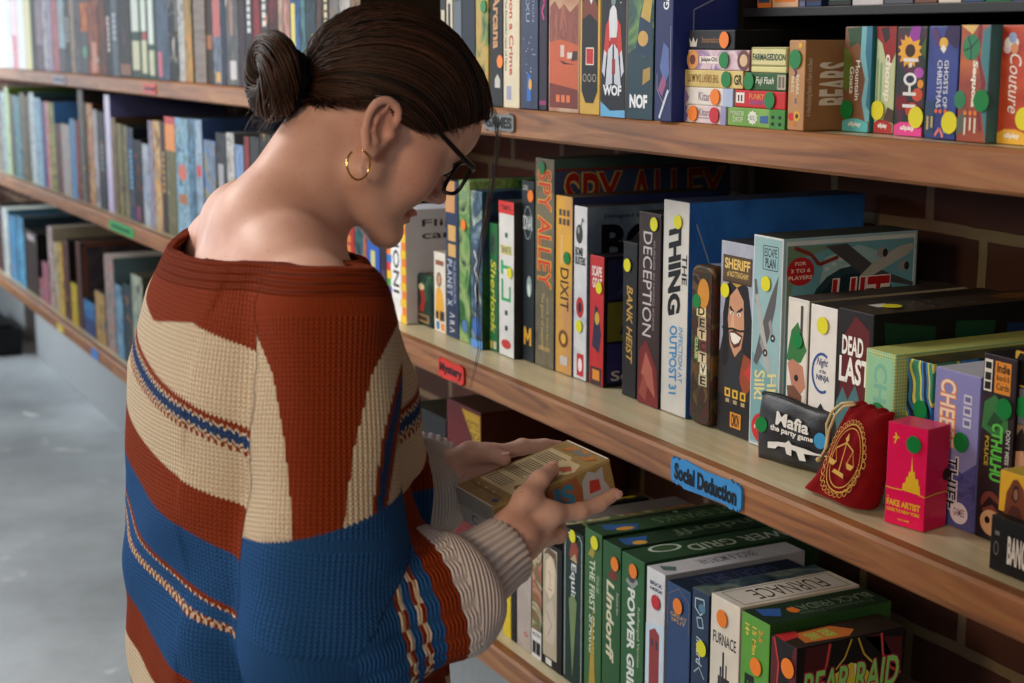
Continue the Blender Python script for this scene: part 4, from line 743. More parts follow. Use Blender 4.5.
low('dark green framed box with white lettering and yellow dot, ornate top face', 563.5, 584, 525.5, (26, 54, 48), (24, 44, 38), (30, 44, 36), d=.3,
    dec=[LN([(.1, .03), (.1, .9), (.3, .96), (.8, .96), (.92, .9), (.92, .03)], .0018, (190, 200, 186)), P([(.3, .66), (.4, .84), (.6, .9), (.75, .8), (.7, .62)], (150, 70, 50)), P([(.35, .62), (.6, .72), (.7, .6)], (190, 160, 120)), T('Equinox', .34, .2, .66, .58, (226, 230, 222), bold=.02), P([(.3, .1), (.5, .18), (.7, .1), (.5, .04)], (120, 140, 90))]+tt('Equinox', (150, 166, 140))+[LN([(.1, .1), (.9, .1), (.9, .9), (.1, .9), (.1, .1)], .003, (130, 150, 80), 't')], stk=[(.5, .935, 'y')])
low('mid green box with pale title capitals and a yellow dot, lowest shelf', 585, 602.5, 526.5, (62, 104, 58), (40, 74, 44), (46, 76, 50), dec=[T('THE FIRST SPARKS', .3, .1, .62, .66, (214, 222, 196), bold=.02), T('POWER GRID', .7, .3, .86, .5, (180, 196, 160)), P([(.2, .7), (.4, .8), (.6, .76), (.5, .68)], (170, 150, 60)), P([(.3, .04), (.5, .1), (.7, .04)], (180, 150, 60)), P([(.1, .08), (.6, .06), (.95, .2), (.5, .26)], (50, 90, 150), 't'), O(.7, .16, .16, .05, (214, 150, 60), 't')]+tt('FIRST SPARKS', (110, 140, 100), v0=.35, v1=.95), stk=[(.62, .875, 'y', .021)])
low('dark green box with ornate gothic lettering and an orange dot, lowest shelf', 603, 621.5, 539, (44, 90, 50), (36, 66, 40), (38, 64, 44), dec=[T('Lindorff', .24, .08, .66, .56, (222, 214, 180), bold=.03, shear=.15), T('Friedrich Firm', .78, .2, .9, .46, (190, 196, 170)), P([(.3, .6), (.5, .7), (.9, .66), (.7, .58)], (120, 50, 40)), P([(.2, .06), (.8, .05), (.95, .14), (.3, .22)], (50, 90, 150), 't'), O(.75, .13, .16, .04, (214, 160, 60), 't')]+tt('Lindorff', (110, 130, 100), v0=.35, v1=.95), stk=[(.72, .79, 'o', .021)])
low('thick green box with big white POWER lettering and an orange dot', 622, 645, 550.5, (50, 98, 56), (36, 72, 42), (46, 76, 52), dec=[T('POWER GRID', .28, .0, .62, .62, (226, 230, 220), bold=.04), T('Recharged Version', .7, .1, .84, .45, (170, 190, 150)), P([(.2, .68), (.5, .86), (.75, .72), (.5, .62)], (150, 156, 150)), O(.45, .74, .16, .05, (70, 74, 70)), O(.3, .2, .25, .09, (196, 206, 190), 't'), O(.3, .2, .2, .07, (60, 90, 60), 't')]+tt('POWER GRID', (190, 200, 180), .35, .8, .3, 1.0), stk=[(.55, .84, 'o', .021)])
low('white box with small black lettering, red dot and a brick house at its foot', 647, 665.8, 565.5, (222, 220, 220), (190, 190, 196), (196, 192, 196), d=.235, dec=[T('BRICK', .2, .82, .85, .865, (40, 50, 90), 0, bold=.03), T('& MORTAR', .2, .76, .85, .8, (40, 50, 90), 0, bold=.03), P([(0, 0), (0, .35), (1, .42), (1, 0)], (206, 220, 232)), P([(.2, 0), (.2, .28), (.5, .34), (.75, .28), (.75, 0)], (150, 60, 60)), Q(.3, .12, .42, .2, (60, 60, 80)), Q(.55, .1, .66, .2, (60, 60, 80))]+tt('BRICK & MORTAR', (110, 110, 120), .25, .7, .3, .7)+[P([(.2, .06), (.5, .14), (.8, .1), (.6, .04)], (90, 110, 110), 't')], stk=[(.55, .645, 'r', .021)])
low('plain navy box with gold capitals and an orange dot, lowest shelf', 667.5, 691.5, 580, (48, 74, 116), (30, 44, 74), (26, 38, 62), d=.2, dec=[T('THE', .4, .69, .6, .71, (190, 150, 90), 0), T('GREAT', .16, .63, .86, .675, (200, 160, 96), 0), T('SPLIT', .2, .575, .8, .615, (200, 160, 96), 0), LN([(.06, .5), (.06, .86), (.5, .97), (.94, .86), (.94, .5)], .0012, (120, 110, 110))]+tt('GREAT SPLIT', (60, 70, 100)), stk=[(.5, .775, 'o', .022)])
low('navy box with white line-drawn jars and a yellow dot, lowest shelf', 692.5, 710, 586.5, (40, 58, 84), (26, 34, 50), art([(30, 40, 56), (110, 120, 110), (60, 80, 90), (24, 30, 44)], 16, 40), d=.2, dec=[LN([(.2, .9), (.7, .92), (.75, .8), (.5, .74), (.2, .8), (.2, .9)], .002, (190, 206, 214)), LN([(.3, .7), (.6, .72), (.7, .62), (.4, .6), (.3, .7)], .002, (170, 190, 200)), O(.6, .82, .2, .05, (90, 130, 150)), T('hoard', .3, .2, .66, .5, (200, 214, 220), shear=.2), LN([(.2, .1), (.5, .18), (.8, .08)], .002, (160, 180, 190))], stk=[(.66, .4, 'y', .022)])
low('cream box with condensed black capitals and chimneys, orange dot near its top', 711.5, 741, 592.5, (226, 214, 196), (190, 180, 170), (206, 198, 188), d=.19, dec=[T('FURNACE', .1, .52, .9, .64, (40, 40, 44), 0, bold=.01), Q(.44, .1, .5, .46, (50, 50, 54)), Q(.56, .1, .6, .34, (50, 50, 54)), Q(.3, .1, .7, .2, (50, 50, 54)), Q(.36, .1, .42, .3, (70, 70, 74)), T('FURNACE', .22, .22, .78, .82, (70, 66, 64), -90, 't', .0), LN([(.1, .06), (.9, .06), (.9, .94), (.1, .94), (.1, .06)], .0015, (120, 116, 110), 't')], stk=[(.42, .80, 'o', .023)])
low('bright green box with yellow player icons and outlined lettering, orange dot', 742, 771, 610, (92, 156, 60), (40, 80, 40), (34, 56, 38), d=.19, dec=[T('2-5', .62, .78, .76, .9, (226, 150, 60), -90, bold=.03), T('15 Min', .4, .62, .54, .9, (226, 190, 80), -90, bold=.02), T('14+', .14, .78, .3, .9, (226, 190, 80), -90, bold=.03), T('Black', .16, .05, .5, .4, (30, 40, 30), -90, bold=.06), T('FRIDAY', .56, .0, .8, .3, (30, 40, 30), -90, bold=.04), T('BLACK FRIDAY', .3, .3, .62, .95, (120, 136, 116), -90, 't', .0), T('Friedemann Friese', .68, .3, .85, .9, (90, 110, 90), -90, 't', .0), P([(.1, .08), (.5, .06), (.7, .16), (.3, .24)], (50, 90, 160), 't'), O(.5, .3, .16, .04, (206, 110, 40), 't')], stk=[(.58, .52, 'o', .023)])
br = [P([(.1, 1), (.3, .7), (.25, .4), (.0, .3), (0, 1)], (90, 30, 36)), P([(.9, 1), (.7, .75), (.8, .4), (1, .3), (1, 1)], (90, 30, 36)), LN([(.1, 1), (.3, .75), (.25, .45), (.05, .3)], .003, (190, 60, 60)),
      P([(.08, .98), (.32, .98), (.3, .75), (.22, .55), (.05, .48)], (72, 26, 34), 's'), P([(.62, .98), (.78, .98), (.86, .62), (.98, .5), (.98, .9)], (72, 26, 34), 's'), LN([(.3, .98), (.27, .75), (.18, .55), (.05, .46)], .0035, (190, 70, 70), 's'), LN([(.78, .98), (.8, .76), (.88, .6), (.98, .52)], .0035, (190, 70, 70), 's'), LN([(.5, .98), (.44, .8), (.36, .7)], .0025, (190, 160, 60), 's'), LN([(.56, .98), (.62, .8), (.7, .7)], .0025, (190, 160, 60), 's'),
      P([(.22, .1), (.26, .45), (.36, .66), (.5, .74), (.62, .68), (.74, .5), (.8, .1)], (206, 196, 66), 's'), LN([(.4, .7), (.36, .1)], .003, (226, 224, 190), 's'), LN([(.54, .72), (.6, .1)], .003, (226, 224, 190), 's'),
      T('BEAR RAID', .05, .40, .97, .74, (150, 40, 70), 0, 's', .07, .15), T('BEAR RAID', .06, .415, .96, .725, (136, 206, 110), 0, 's', .02, .15),
      P([(.2, .15), (.8, .12), (.9, .5), (.6, .62), (.15, .5)], (190, 110, 50), 't'), T('BEAR', .24, .34, .7, .44, (150, 190, 90), 180, 't', .03), T('RAID', .3, .2, .7, .31, (150, 190, 90), 180, 't', .03), P([(0, .02), (.5, .0), (.4, .16), (.05, .2)], (196, 50, 56), 't')]
low('black box with big green slanted lettering on a yellow stage, side turned to us', 772, 798, 635, (34, 24, 28), (28, 26, 34), (56, 42, 36), d=.165, dec=br, stk=[(.7, .76, 'o', .025)])
# dim boxes under the middle shelf, behind the hands
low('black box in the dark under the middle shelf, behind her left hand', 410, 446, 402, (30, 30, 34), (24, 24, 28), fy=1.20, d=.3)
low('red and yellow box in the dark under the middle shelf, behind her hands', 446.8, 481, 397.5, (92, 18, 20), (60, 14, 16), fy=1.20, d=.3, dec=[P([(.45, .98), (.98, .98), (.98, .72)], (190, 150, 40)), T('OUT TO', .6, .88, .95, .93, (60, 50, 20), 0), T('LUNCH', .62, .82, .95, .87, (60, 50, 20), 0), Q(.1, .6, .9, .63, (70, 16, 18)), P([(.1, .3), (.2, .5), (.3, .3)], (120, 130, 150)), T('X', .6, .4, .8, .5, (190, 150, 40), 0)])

# ------------------------------------------------------------------ loose items on the middle shelf
# bright red card box, turned a little
A = on_z(884, 521.6, zs('mid', -1.28)+.0004); B = on_z(925.5, 532, zs('mid', -1.25)+.0004)
ang = math.atan2(B.y-A.y, B.x-A.x)*.72; wv_ = (B-A).length; hgt = on_y(885.5, 420, A.y).z-A.z
fa = [LN([(.0, .36), (.2, .355), (.42, .36)], .0012, (236, 190, 50)), LN([(.85, .35), (1, .34)], .0012, (236, 190, 50)), P([(.42, .36), (.44, .43), (.5, .44), (.52, .5), (.56, .5), (.58, .56), (.62, .55), (.635, .64), (.645, .72), (.655, .64), (.68, .56), (.72, .57), (.74, .5), (.82, .5), (.83, .44), (.86, .44), (.88, .35)], (236, 190, 50)),
      P([(.14, .845), (.2, .85), (.17, .8), (.2, .8), (.25, .85), (.32, .86), (.25, .875), (.21, .91), (.19, .905), (.2, .87), (.15, .865)], (236, 190, 50)),
      T('A', .06, .26, .1, .285, (236, 190, 50), 0, bold=.02), T('FAKE ARTIST', .05, .185, .9, .25, (236, 190, 50), 0, bold=.04), T('GOES TO NEW YORK', .05, .13, .9, .165, (236, 190, 50), 0, bold=.03), T('OINK GAMES', .34, .055, .64, .075, (236, 190, 50), 0), LN([(0, .34), (.5, .35), (1, .345)], .0012, (236, 190, 50), 's')]
o = build_box('card_game_box', wv_, .040, hgt, (232, 28, 92), (216, 24, 82), (230, 50, 104), fa, bevel=.0012, rough=.28)
o.location = A; o.rotation_euler = (0, 0, ang); tag(o, 'bright red card box with a golden city skyline, standing at the shelf front', 'card game')
sticker(o, wv_, hgt, .68, .83, 'g', .019)
bm = bmesh.new(); bmesh.ops.create_circle(bm, cap_ends=True, segments=20, radius=.007)
bmesh.ops.transform(bm, matrix=Matrix.Translation((wv_+.0006, .036, hgt*.52)) @ Matrix.Rotation(math.pi/2, 4, 'Y'), verts=bm.verts)
bm_obj('thumb_notch', bm, paint((60, 14, 24), .6), o)

# grid sheet bent into a soft form: used for both pouches
def pillow(name, w, h, t, nu, nv, outline, mat, parent, wr=0.0, seed=1):
    """two bulging cloth sheets sewn at their edges, standing in the XZ plane"""
    rnd = random.Random(seed); vs, fs = [], []; ph = [rnd.uniform(0, 6) for _ in range(8)]
    for side in (-1, 1):
        for j in range(nv+1):
            for i in range(nu+1):
                u = i/nu; v = j/nv
                x, z, b = outline(u, v)
                bul = (max(0, (1-(2*u-1)**4))*max(0, 1-(2*v-1)**4))**.5*b
                r = wr*(math.sin(9*u+4*v+ph[0])+.7*math.sin(15*u-7*v+ph[1])+.5*math.sin(23*v+5*u+ph[2]))*max(0, 1-(2*u-1)**4)
                vs.append((x, side*t/2*bul+r, z))
    n = (nu+1)*(nv+1)
    for s in (0, 1):
        for j in range(nv):
            for i in range(nu):
                a = s*n+j*(nu+1)+i; q = (a, a+1, a+nu+2, a+nu+1)
                fs.append(q if s == 0 else q[::-1])
    ed = [(i, i+1) for i in range(nu)]+[((nv+1)*(nu+1)-1-i, (nv+1)*(nu+1)-2-i) for i in range(nu)]
    o = mesh_obj(name, vs, fs, mat, parent=parent, smooth=True)
    bm = bmesh.new(); bm.from_mesh(o.data); bmesh.ops.remove_doubles(bm, verts=bm.verts, dist=.00005); bmesh.ops.recalc_face_normals(bm, faces=bm.faces); bm.to_mesh(o.data); bm.free()
    o.data.polygons.foreach_set('use_smooth', [True]*len(o.data.polygons))
    return o
def face_decals(parent, recs, fpt, name='print'):
    """flat prints lying on a curved face: fpt(u,v)->point"""
    vs, fs, fm, mats = [], [], [], []
    def mi(c):
        m = M_of(c, .5)
        if m not in mats: mats.append(m)
        return mats.index(m)
    for k, dc in enumerate(recs):
        e = .0006+.00015*k
        def pt(u, v): p = V(fpt(u, v)); p.y -= e; return p
        if dc[0] == 'p':
            b0 = len(vs); vs += [pt(u, v) for u, v in dc[2]]; fs.append(tuple(range(b0, b0+len(dc[2])))); fm.append(mi(dc[3]))
        elif dc[0] == 'l':
            for a, b in zip(dc[2][:-1], dc[2][1:]):
                dx, dy = b[0]-a[0], b[1]-a[1]; L = math.hypot(dx, dy) or 1e-6; px, py = -dy/L*dc[3]/2, dx/L*dc[3]/2
                b0 = len(vs); vs += [pt(a[0]+px, a[1]+py), pt(a[0]-px, a[1]-py), pt(b[0]-px, b[1]-py), pt(b[0]+px, b[1]+py)]
                fs.append((b0, b0+1, b0+2, b0+3)); fm.append(mi(dc[4]))
        else:
            _, _, s, u0, v0, u1, v1, c, rot, bold, shear, space = dc
            tv, tf = text_geo(s, bold, shear, space); b0 = len(vs); kk = mi(c)
            vs += [pt(u0+(u1-u0)*x, v0+(v1-v0)*y) for x, y in tv]
            for f in tf: fs.append(tuple(b0+i for i in f)); fm.append(kk)
    return mesh_obj(name, vs, fs, mats, fm, parent)
# black zip pouch leaning against the boxes
zl = zs('mid', -1.55)
Pa = on_z(761, 457.6, zl); Pb = on_z(836, 478, zl)
pw = .126; ph_ = on_y(767, 387, Pa.y+.02).z-zl
pouch = tag(empty('zip_pouch', (Pa.x, Pa.y-.004, zl+.001), math.atan2(Pb.y-Pa.y, Pb.x-Pa.x)), 'black zip pouch with white gothic lettering and a rifle, leaning on the boxes', 'pouch')
pouch.rotation_euler.x = math.radians(-4)
m_leather, nt, b_ = new_mat('black_vinyl'); N = nt.nodes
b_.inputs['Base Color'].default_value = lin((30, 29, 32)); b_.inputs['Roughness'].default_value = .42
tcn = N.new('ShaderNodeTexCoord'); vo = N.new('ShaderNodeTexVoronoi'); vo.inputs['Scale'].default_value = 420; bp = N.new('ShaderNodeBump'); bp.inputs['Strength'].default_value = .25; bp.inputs['Distance'].default_value = .0006
nt.links.new(tcn.outputs['Object'], vo.inputs['Vector']); nt.links.new(vo.outputs['Distance'], bp.inputs['Height']); nt.links.new(bp.outputs['Normal'], b_.inputs['Normal'])
def pol(u, v): return ((u-.0)*pw+.004*math.sin(v*3)*(1 if u > .5 else -1)*abs(2*u-1), v*ph_-.006*u*v+.002*math.sin(u*7)*v, 1)
pillow('pouch_body', pw, ph_, .018, 24, 18, pol, m_leather, pouch, .0008)
def pf(u, v):
    x, z, b_ = pol(u, v); bul = (max(0, (1-(2*u-1)**4))*max(0, 1-(2*v-1)**4))**.5
    return (x, -.009*bul-.0022, z)
gun = [P([(.2, .3), (.2, .21), (.3, .23), (.33, .28), (.42, .29), (.44, .2), (.5, .19), (.5, .29), (.56, .28), (.6, .16), (.68, .17), (.65, .28), (.78, .3), (.92, .315), (.92, .33), (.78, .335), (.66, .36), (.5, .36), (.46, .41), (.42, .36), (.33, .34)], (226, 226, 224))]
face_decals(pouch, [T('Mafia', .28, .58, .68, .78, (230, 228, 224), 0, bold=.03), T('the party game', .22, .46, .74, .57, (230, 228, 224), 0, bold=.03)]+gun, pf, 'printed_lettering')
def pouch_dot(u, v, col):
    bm = bmesh.new(); bmesh.ops.create_circle(bm, cap_ends=True, segments=24, radius=.0098); p = pf(u, v)
    bmesh.ops.transform(bm, matrix=Matrix.Translation((p[0], p[1]-.0012, p[2])) @ Matrix.Rotation(math.pi/2, 4, 'X'), verts=bm.verts)
    return bm_obj('round_sticker', bm, paint(STK[col], .4, var=.02), pouch)
pouch_dot(.1, .52, 'g'); pouch_dot(.82, .54, 'b')
vs, fs = tube([(pw*i/16, -.001, pol(i/16, 1)[1]-.003) for i in range(17)], .0022, 8); mesh_obj('zipper', vs, fs, paint((16, 16, 18), .4), parent=pouch, smooth=True)

# red velvet drawstring bag
zl = zs('mid', -1.42)
Ra = on_z(804.5, 491, zl); Rb = on_z(866, 512, zl); Ry = (Ra.y+Rb.y)/2
m_vel, nt, b_ = new_mat('red_velvet'); N = nt.nodes
tcn = N.new('ShaderNodeTexCoord'); no = N.new('ShaderNodeTexNoise'); no.inputs['Scale'].default_value = 60; no.inputs['Detail'].default_value = 4
crn = N.new('ShaderNodeValToRGB'); crn.color_ramp.elements[0].color = lin((96, 8, 14)); crn.color_ramp.elements[1].color = lin((142, 14, 22))
nt.links.new(tcn.outputs['Object'], no.inputs['Vector']); nt.links.new(no.outputs['Fac'], crn.inputs['Fac']); nt.links.new(crn.outputs['Color'], b_.inputs['Base Color'])
b_.inputs['Roughness'].default_value = .85; b_.inputs['Sheen Weight'].default_value = .35; b_.inputs['Sheen Tint'].default_value = lin((220, 60, 60)); b_.inputs['Specular IOR Level'].default_value = .1
bag = tag(empty('drawstring_bag', (Ra.x, Ry, zl+.001), math.atan2(Rb.y-Ra.y, Rb.x-Ra.x)*.55), 'dark red velvet drawstring bag with a golden scales emblem, slumped at the shelf front', 'bag')
bag.rotation_euler.x = math.radians(-5)
cr_, cp_, cq_ = bag.matrix_basis.to_3x3(), None, None
def bag_uv(px, py):
    """where a photographed outline point falls on the bag's own upright plane"""
    R3 = Matrix.Rotation(bag.rotation_euler.z, 3, 'Z') @ Matrix.Rotation(bag.rotation_euler.x, 3, 'X')
    n = R3 @ V((0, -1, 0)); r = ray(px, py); t = (V(bag.location)-CAM).dot(n)/r.dot(n); q = R3.transposed() @ (CAM+r*t-V(bag.location)); return q.x, q.z
Lft = [bag_uv(*p) for p in [(805, 490), (821, 473), (834, 448), (843, 425), (852, 408), (859, 401)]]
Rgt = [bag_uv(*p) for p in [(862, 512), (874, 508), (882, 478), (885, 448), (889, 424), (895, 414)]]
Lft[0] = (Lft[0][0], .0012); Rgt[0] = (Rgt[0][0], .0012)
def lerp_poly(Pl, t):
    n = len(Pl)-1; i = min(int(t*n), n-1); f = t*n-i
    # Catmull-Rom
    p0, p1, p2, p3 = Pl[max(i-1, 0)], Pl[i], Pl[i+1], Pl[min(i+2, n)]
    return tuple(.5*((2*p1[k])+(-p0[k]+p2[k])*f+(2*p0[k]-5*p1[k]+4*p2[k]-p3[k])*f*f+(-p0[k]+3*p1[k]-3*p2[k]+p3[k])*f**3) for k in (0, 1))
def bol(u, v):
    a = lerp_poly(Lft, v); b = lerp_poly(Rgt, v)
    z = a[1]*(1-u)+b[1]*u
    if v < .05: z = max(z, .001)
    return (a[0]*(1-u)+b[0]*u, max(z, .001)+(.004*math.sin(u*22)*max(0, v-.75)*2), .75+.6*(1-v))
def bf(u, v):
    x, z, b = bol(u, v); bul = (max(0, (1-(2*u-1)**4))*max(0, 1-(2*v-1)**4))**.5*b
    return (x, -.017*bul-.0022, z)
pillow('bag_body', 0, 0, .034, 26, 26, bol, m_vel, bag, .0014, 5)
gold = (214, 170, 84); em = []
ctr = (.52, .46)
def EP(a, r): return (ctr[0]+.30*r*math.cos(a)+.02*math.sin(a), ctr[1]+.25*r*math.sin(a))
n = 40
em.append(LN([EP(i*2*math.pi/n, 1.0) for i in range(n+1)], .012, gold)); em.append(LN([EP(i*2*math.pi/n, .86) for i in range(n+1)], .008, gold))
for i in range(30):
    a = i*2*math.pi/30; c = EP(a, 1.1); em.append(LN([(c[0]+.028*math.cos(t*.785), c[1]+.024*math.sin(t*.785)) for t in range(9)], .007, gold))
def ex(x, y): return (ctr[0]+.30*x, ctr[1]+.25*y)
em += [LN([ex(.02, -.5), ex(.02, .4)], .016, gold), LN([ex(-.55, .12), ex(.02, .4), ex(.6, .26)], .012, gold), P([ex(-.35, -.52), ex(.4, -.52), ex(.32, -.42), ex(-.27, -.42)], gold), P([ex(-.1, .5), ex(.02, .72), ex(.14, .5), ex(.02, .4)], gold),
       LN([ex(-.55, .12), ex(-.78, -.22)], .007, gold), LN([ex(-.55, .12), ex(-.3, -.22)], .007, gold), P([ex(-.82, -.22), ex(-.26, -.22), ex(-.4, -.36), ex(-.68, -.36)], gold), LN([ex(.6, .26), ex(.38, -.1)], .007, gold), LN([ex(.6, .26), ex(.8, -.1)], .007, gold), P([ex(.32, -.1), ex(.84, -.1), ex(.7, -.24), ex(.46, -.24)], gold)]
face_decals(bag, em, bf, 'gold_emblem')
c = [bag_uv(*p) for p in [(862, 402), (852, 403), (843, 410), (835, 424), (833, 440), (830, 452), (828, 461)]]
vs, fs = tube([(x, -.012-.004*math.sin(i), z) for i, (x, z) in enumerate(c)], .0016, 8); mesh_obj('drawstring', vs, fs, paint((214, 190, 140), .7), parent=bag, smooth=True)
c = [bag_uv(*p) for p in [(866, 404), (856, 406), (848, 414), (840, 430), (836, 446), (829, 458)]]
vs, fs = tube([(x, -.016-.003*math.sin(i), z) for i, (x, z) in enumerate(c)], .0016, 8); mesh_obj('drawstring', vs, fs, paint((214, 190, 140), .7), parent=bag, smooth=True)
c = bag_uv(828.5, 459)
bm = bmesh.new(); bmesh.ops.create_icosphere(bm, subdivisions=2, radius=.0034, matrix=Matrix.Translation((c[0], -.015, c[1]))); bm_obj('cord_knot', bm, paint((206, 180, 126), .7), bag, True)

# ------------------------------------------------------------------ the blurred rows toward the window
def row_boxes(row, specs, fy, landmark, hdef=.29):
    for i, s in enumerate(specs):
        x0, x1, yt, cname, cols = s[:5]
        extra = s[5] if len(s) > 5 else {}
        cols = [c for c in cols]
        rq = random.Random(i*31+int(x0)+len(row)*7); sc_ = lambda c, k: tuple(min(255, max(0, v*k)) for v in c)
        blown = row == 'top' and x1 < 34  # overexposed end of the row: window glare is kept in these pale colours
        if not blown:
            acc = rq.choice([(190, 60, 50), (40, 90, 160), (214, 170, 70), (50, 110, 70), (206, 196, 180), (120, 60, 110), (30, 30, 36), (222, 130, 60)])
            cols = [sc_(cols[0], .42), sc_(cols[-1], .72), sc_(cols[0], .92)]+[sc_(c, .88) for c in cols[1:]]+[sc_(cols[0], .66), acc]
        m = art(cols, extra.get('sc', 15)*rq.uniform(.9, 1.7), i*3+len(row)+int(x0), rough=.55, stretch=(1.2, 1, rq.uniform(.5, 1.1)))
        f2 = fy+extra.get('dy', 0)
        a = foot(row, x0, f2)
        h = hdef+.02*((i*7) % 5-2)/2 if yt is None else on_y(x0, yt, f2).z-a.z
        rnd = random.Random(i+int(x0)*13)
        dec = []
        tc = extra.get('t')
        if tc:
            v0 = rnd.uniform(.25, .45); dec = [Q(.3, v0+.055*k, .7, v0+.055*k+.04, tc) for k in range(rnd.randint(5, 8))]
        for q in extra.get('q', []): dec.append(q)
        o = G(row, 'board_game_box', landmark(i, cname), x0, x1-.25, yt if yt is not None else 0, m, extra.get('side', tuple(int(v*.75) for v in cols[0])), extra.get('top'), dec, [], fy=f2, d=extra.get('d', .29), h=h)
        o['group'] = {'top': 'blurred boxes on the top shelf', 'mid': 'blurred boxes on the middle shelf', 'low': 'blurred boxes on the lowest shelf'}[row]
ORD = ['', 'first', 'second', 'third', 'fourth', 'fifth', 'sixth', 'seventh', 'eighth', 'ninth', 'tenth', 'eleventh', 'twelfth', 'thirteenth', 'fourteenth', 'fifteenth', 'sixteenth', 'seventeenth', 'eighteenth', 'nineteenth', 'twentieth', 'twenty-first', 'twenty-second', 'twenty-third', 'twenty-fourth', 'twenty-fifth', 'twenty-sixth', 'twenty-seventh', 'twenty-eighth', 'twenty-ninth', 'thirtieth', 'thirty-first', 'thirty-second']
wh = (236, 238, 240)
TL = [(-9, -4, None, 'white', [wh]), (-4, 0, None, 'pale', [(226, 230, 236)]), (0, 4.5, None, 'white', [wh]), (4.5, 9, None, 'white', [(226, 236, 240)]), (9, 13, None, 'pale blue', [(196, 216, 226)]), (13, 20, None, 'pink and white', [(236, 226, 230), (226, 190, 200)], dict(q=[Q(.3, .0, .7, .45, (206, 90, 110))])), (20, 27, None, 'white', [(232, 234, 240)]),
      (27, 33, None, 'pale yellow', [(226, 222, 160), (232, 226, 190)]), (33, 38, None, 'dark green', [(30, 54, 50)]), (38, 45, None, 'mauve', [(150, 120, 140), (196, 180, 196)], dict(q=[Q(0, 0, 1, .3, (80, 50, 70))])), (45, 49, None, 'white', [(222, 222, 226)]), (49, 54, None, 'lilac', [(170, 160, 200), (206, 190, 206)]), (54, 60.5, None, 'pink', [(214, 140, 150), (206, 120, 130)]), (60.5, 67, None, 'pale blue', [(170, 200, 214), (190, 214, 222)], dict(q=[Q(0, 0, 1, .28, (60, 56, 64))])),
      (67, 72, None, 'dark grey', [(76, 78, 80)], dict(t=(170, 170, 170))), (72, 76.5, None, 'beige', [(190, 170, 150)]), (76.5, 82.5, None, 'grey', [(100, 104, 114)], dict(q=[Q(.1, .9, .9, .98, (226, 210, 90))])), (82.5, 90, None, 'orange', [(200, 90, 50), (226, 160, 60), (190, 70, 40)], dict(q=[Q(0, 0, 1, .42, (50, 48, 60)), Q(0, .7, 1, .74, (60, 50, 50)), O(.5, .22, .3, .06, (60, 140, 100))])), (90, 100.5, None, 'dark red flame', [(60, 26, 24), (150, 60, 36), (214, 110, 50)], dict(q=[Q(.3, .03, .75, .35, (190, 130, 110))])),
      (100.5, 108, None, 'red-brown', [(96, 34, 26), (130, 60, 30), (70, 40, 26)]), (108, 113, None, 'black', [(44, 46, 52)], dict(t=(206, 196, 190))), (113, 120, None, 'blue-grey', [(110, 122, 132), (90, 104, 116)], dict(t=(170, 176, 180))), (120, 133, None, 'black and blue', [(26, 26, 28), (40, 36, 34)], dict(q=[Q(0, .78, 1, 1, (50, 100, 160)), Q(.2, .72, .9, .8, (190, 180, 170)), Q(.1, .02, .9, .12, (120, 70, 44))])),
      (133, 142, None, 'green and cream', [(44, 78, 66)], dict(q=[Q(.1, .45, .9, .9, (196, 206, 196)), Q(.1, .08, .9, .36, (190, 190, 156)), Q(.1, .92, .9, 1, (196, 60, 80))])), (142, 149.5, None, 'green and cream', [(44, 80, 66)], dict(q=[Q(.15, .42, .85, .9, (200, 210, 200)), Q(.15, .05, .85, .34, (190, 190, 156)), O(.6, .38, .3, .04, (170, 50, 60))])), (149.5, 158, None, 'green and cream', [(46, 84, 72)], dict(q=[Q(.1, .34, .7, .92, (206, 214, 206)), Q(.1, .04, .7, .28, (190, 190, 156))])),
      (158, 171, None, 'slate blue', [(70, 90, 116), (84, 104, 130)], dict(q=[Q(.3, .75, .7, 1, (150, 80, 96)), Q(.1, .03, .4, .25, (190, 90, 110))])), (171, 180, None, 'black', [(22, 22, 24)], dict(q=[Q(.7, .4, 1, .8, (90, 90, 90))])), (180, 186.5, None, 'white', [(214, 212, 206)], dict(t=(150, 150, 150))), (186.5, 194, None, 'orange and yellow', [(196, 150, 76), (222, 140, 50), (150, 150, 90)])]
nT = len(TL)
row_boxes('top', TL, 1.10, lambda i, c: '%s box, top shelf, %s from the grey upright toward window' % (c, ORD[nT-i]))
LAST['top'] = pb.x
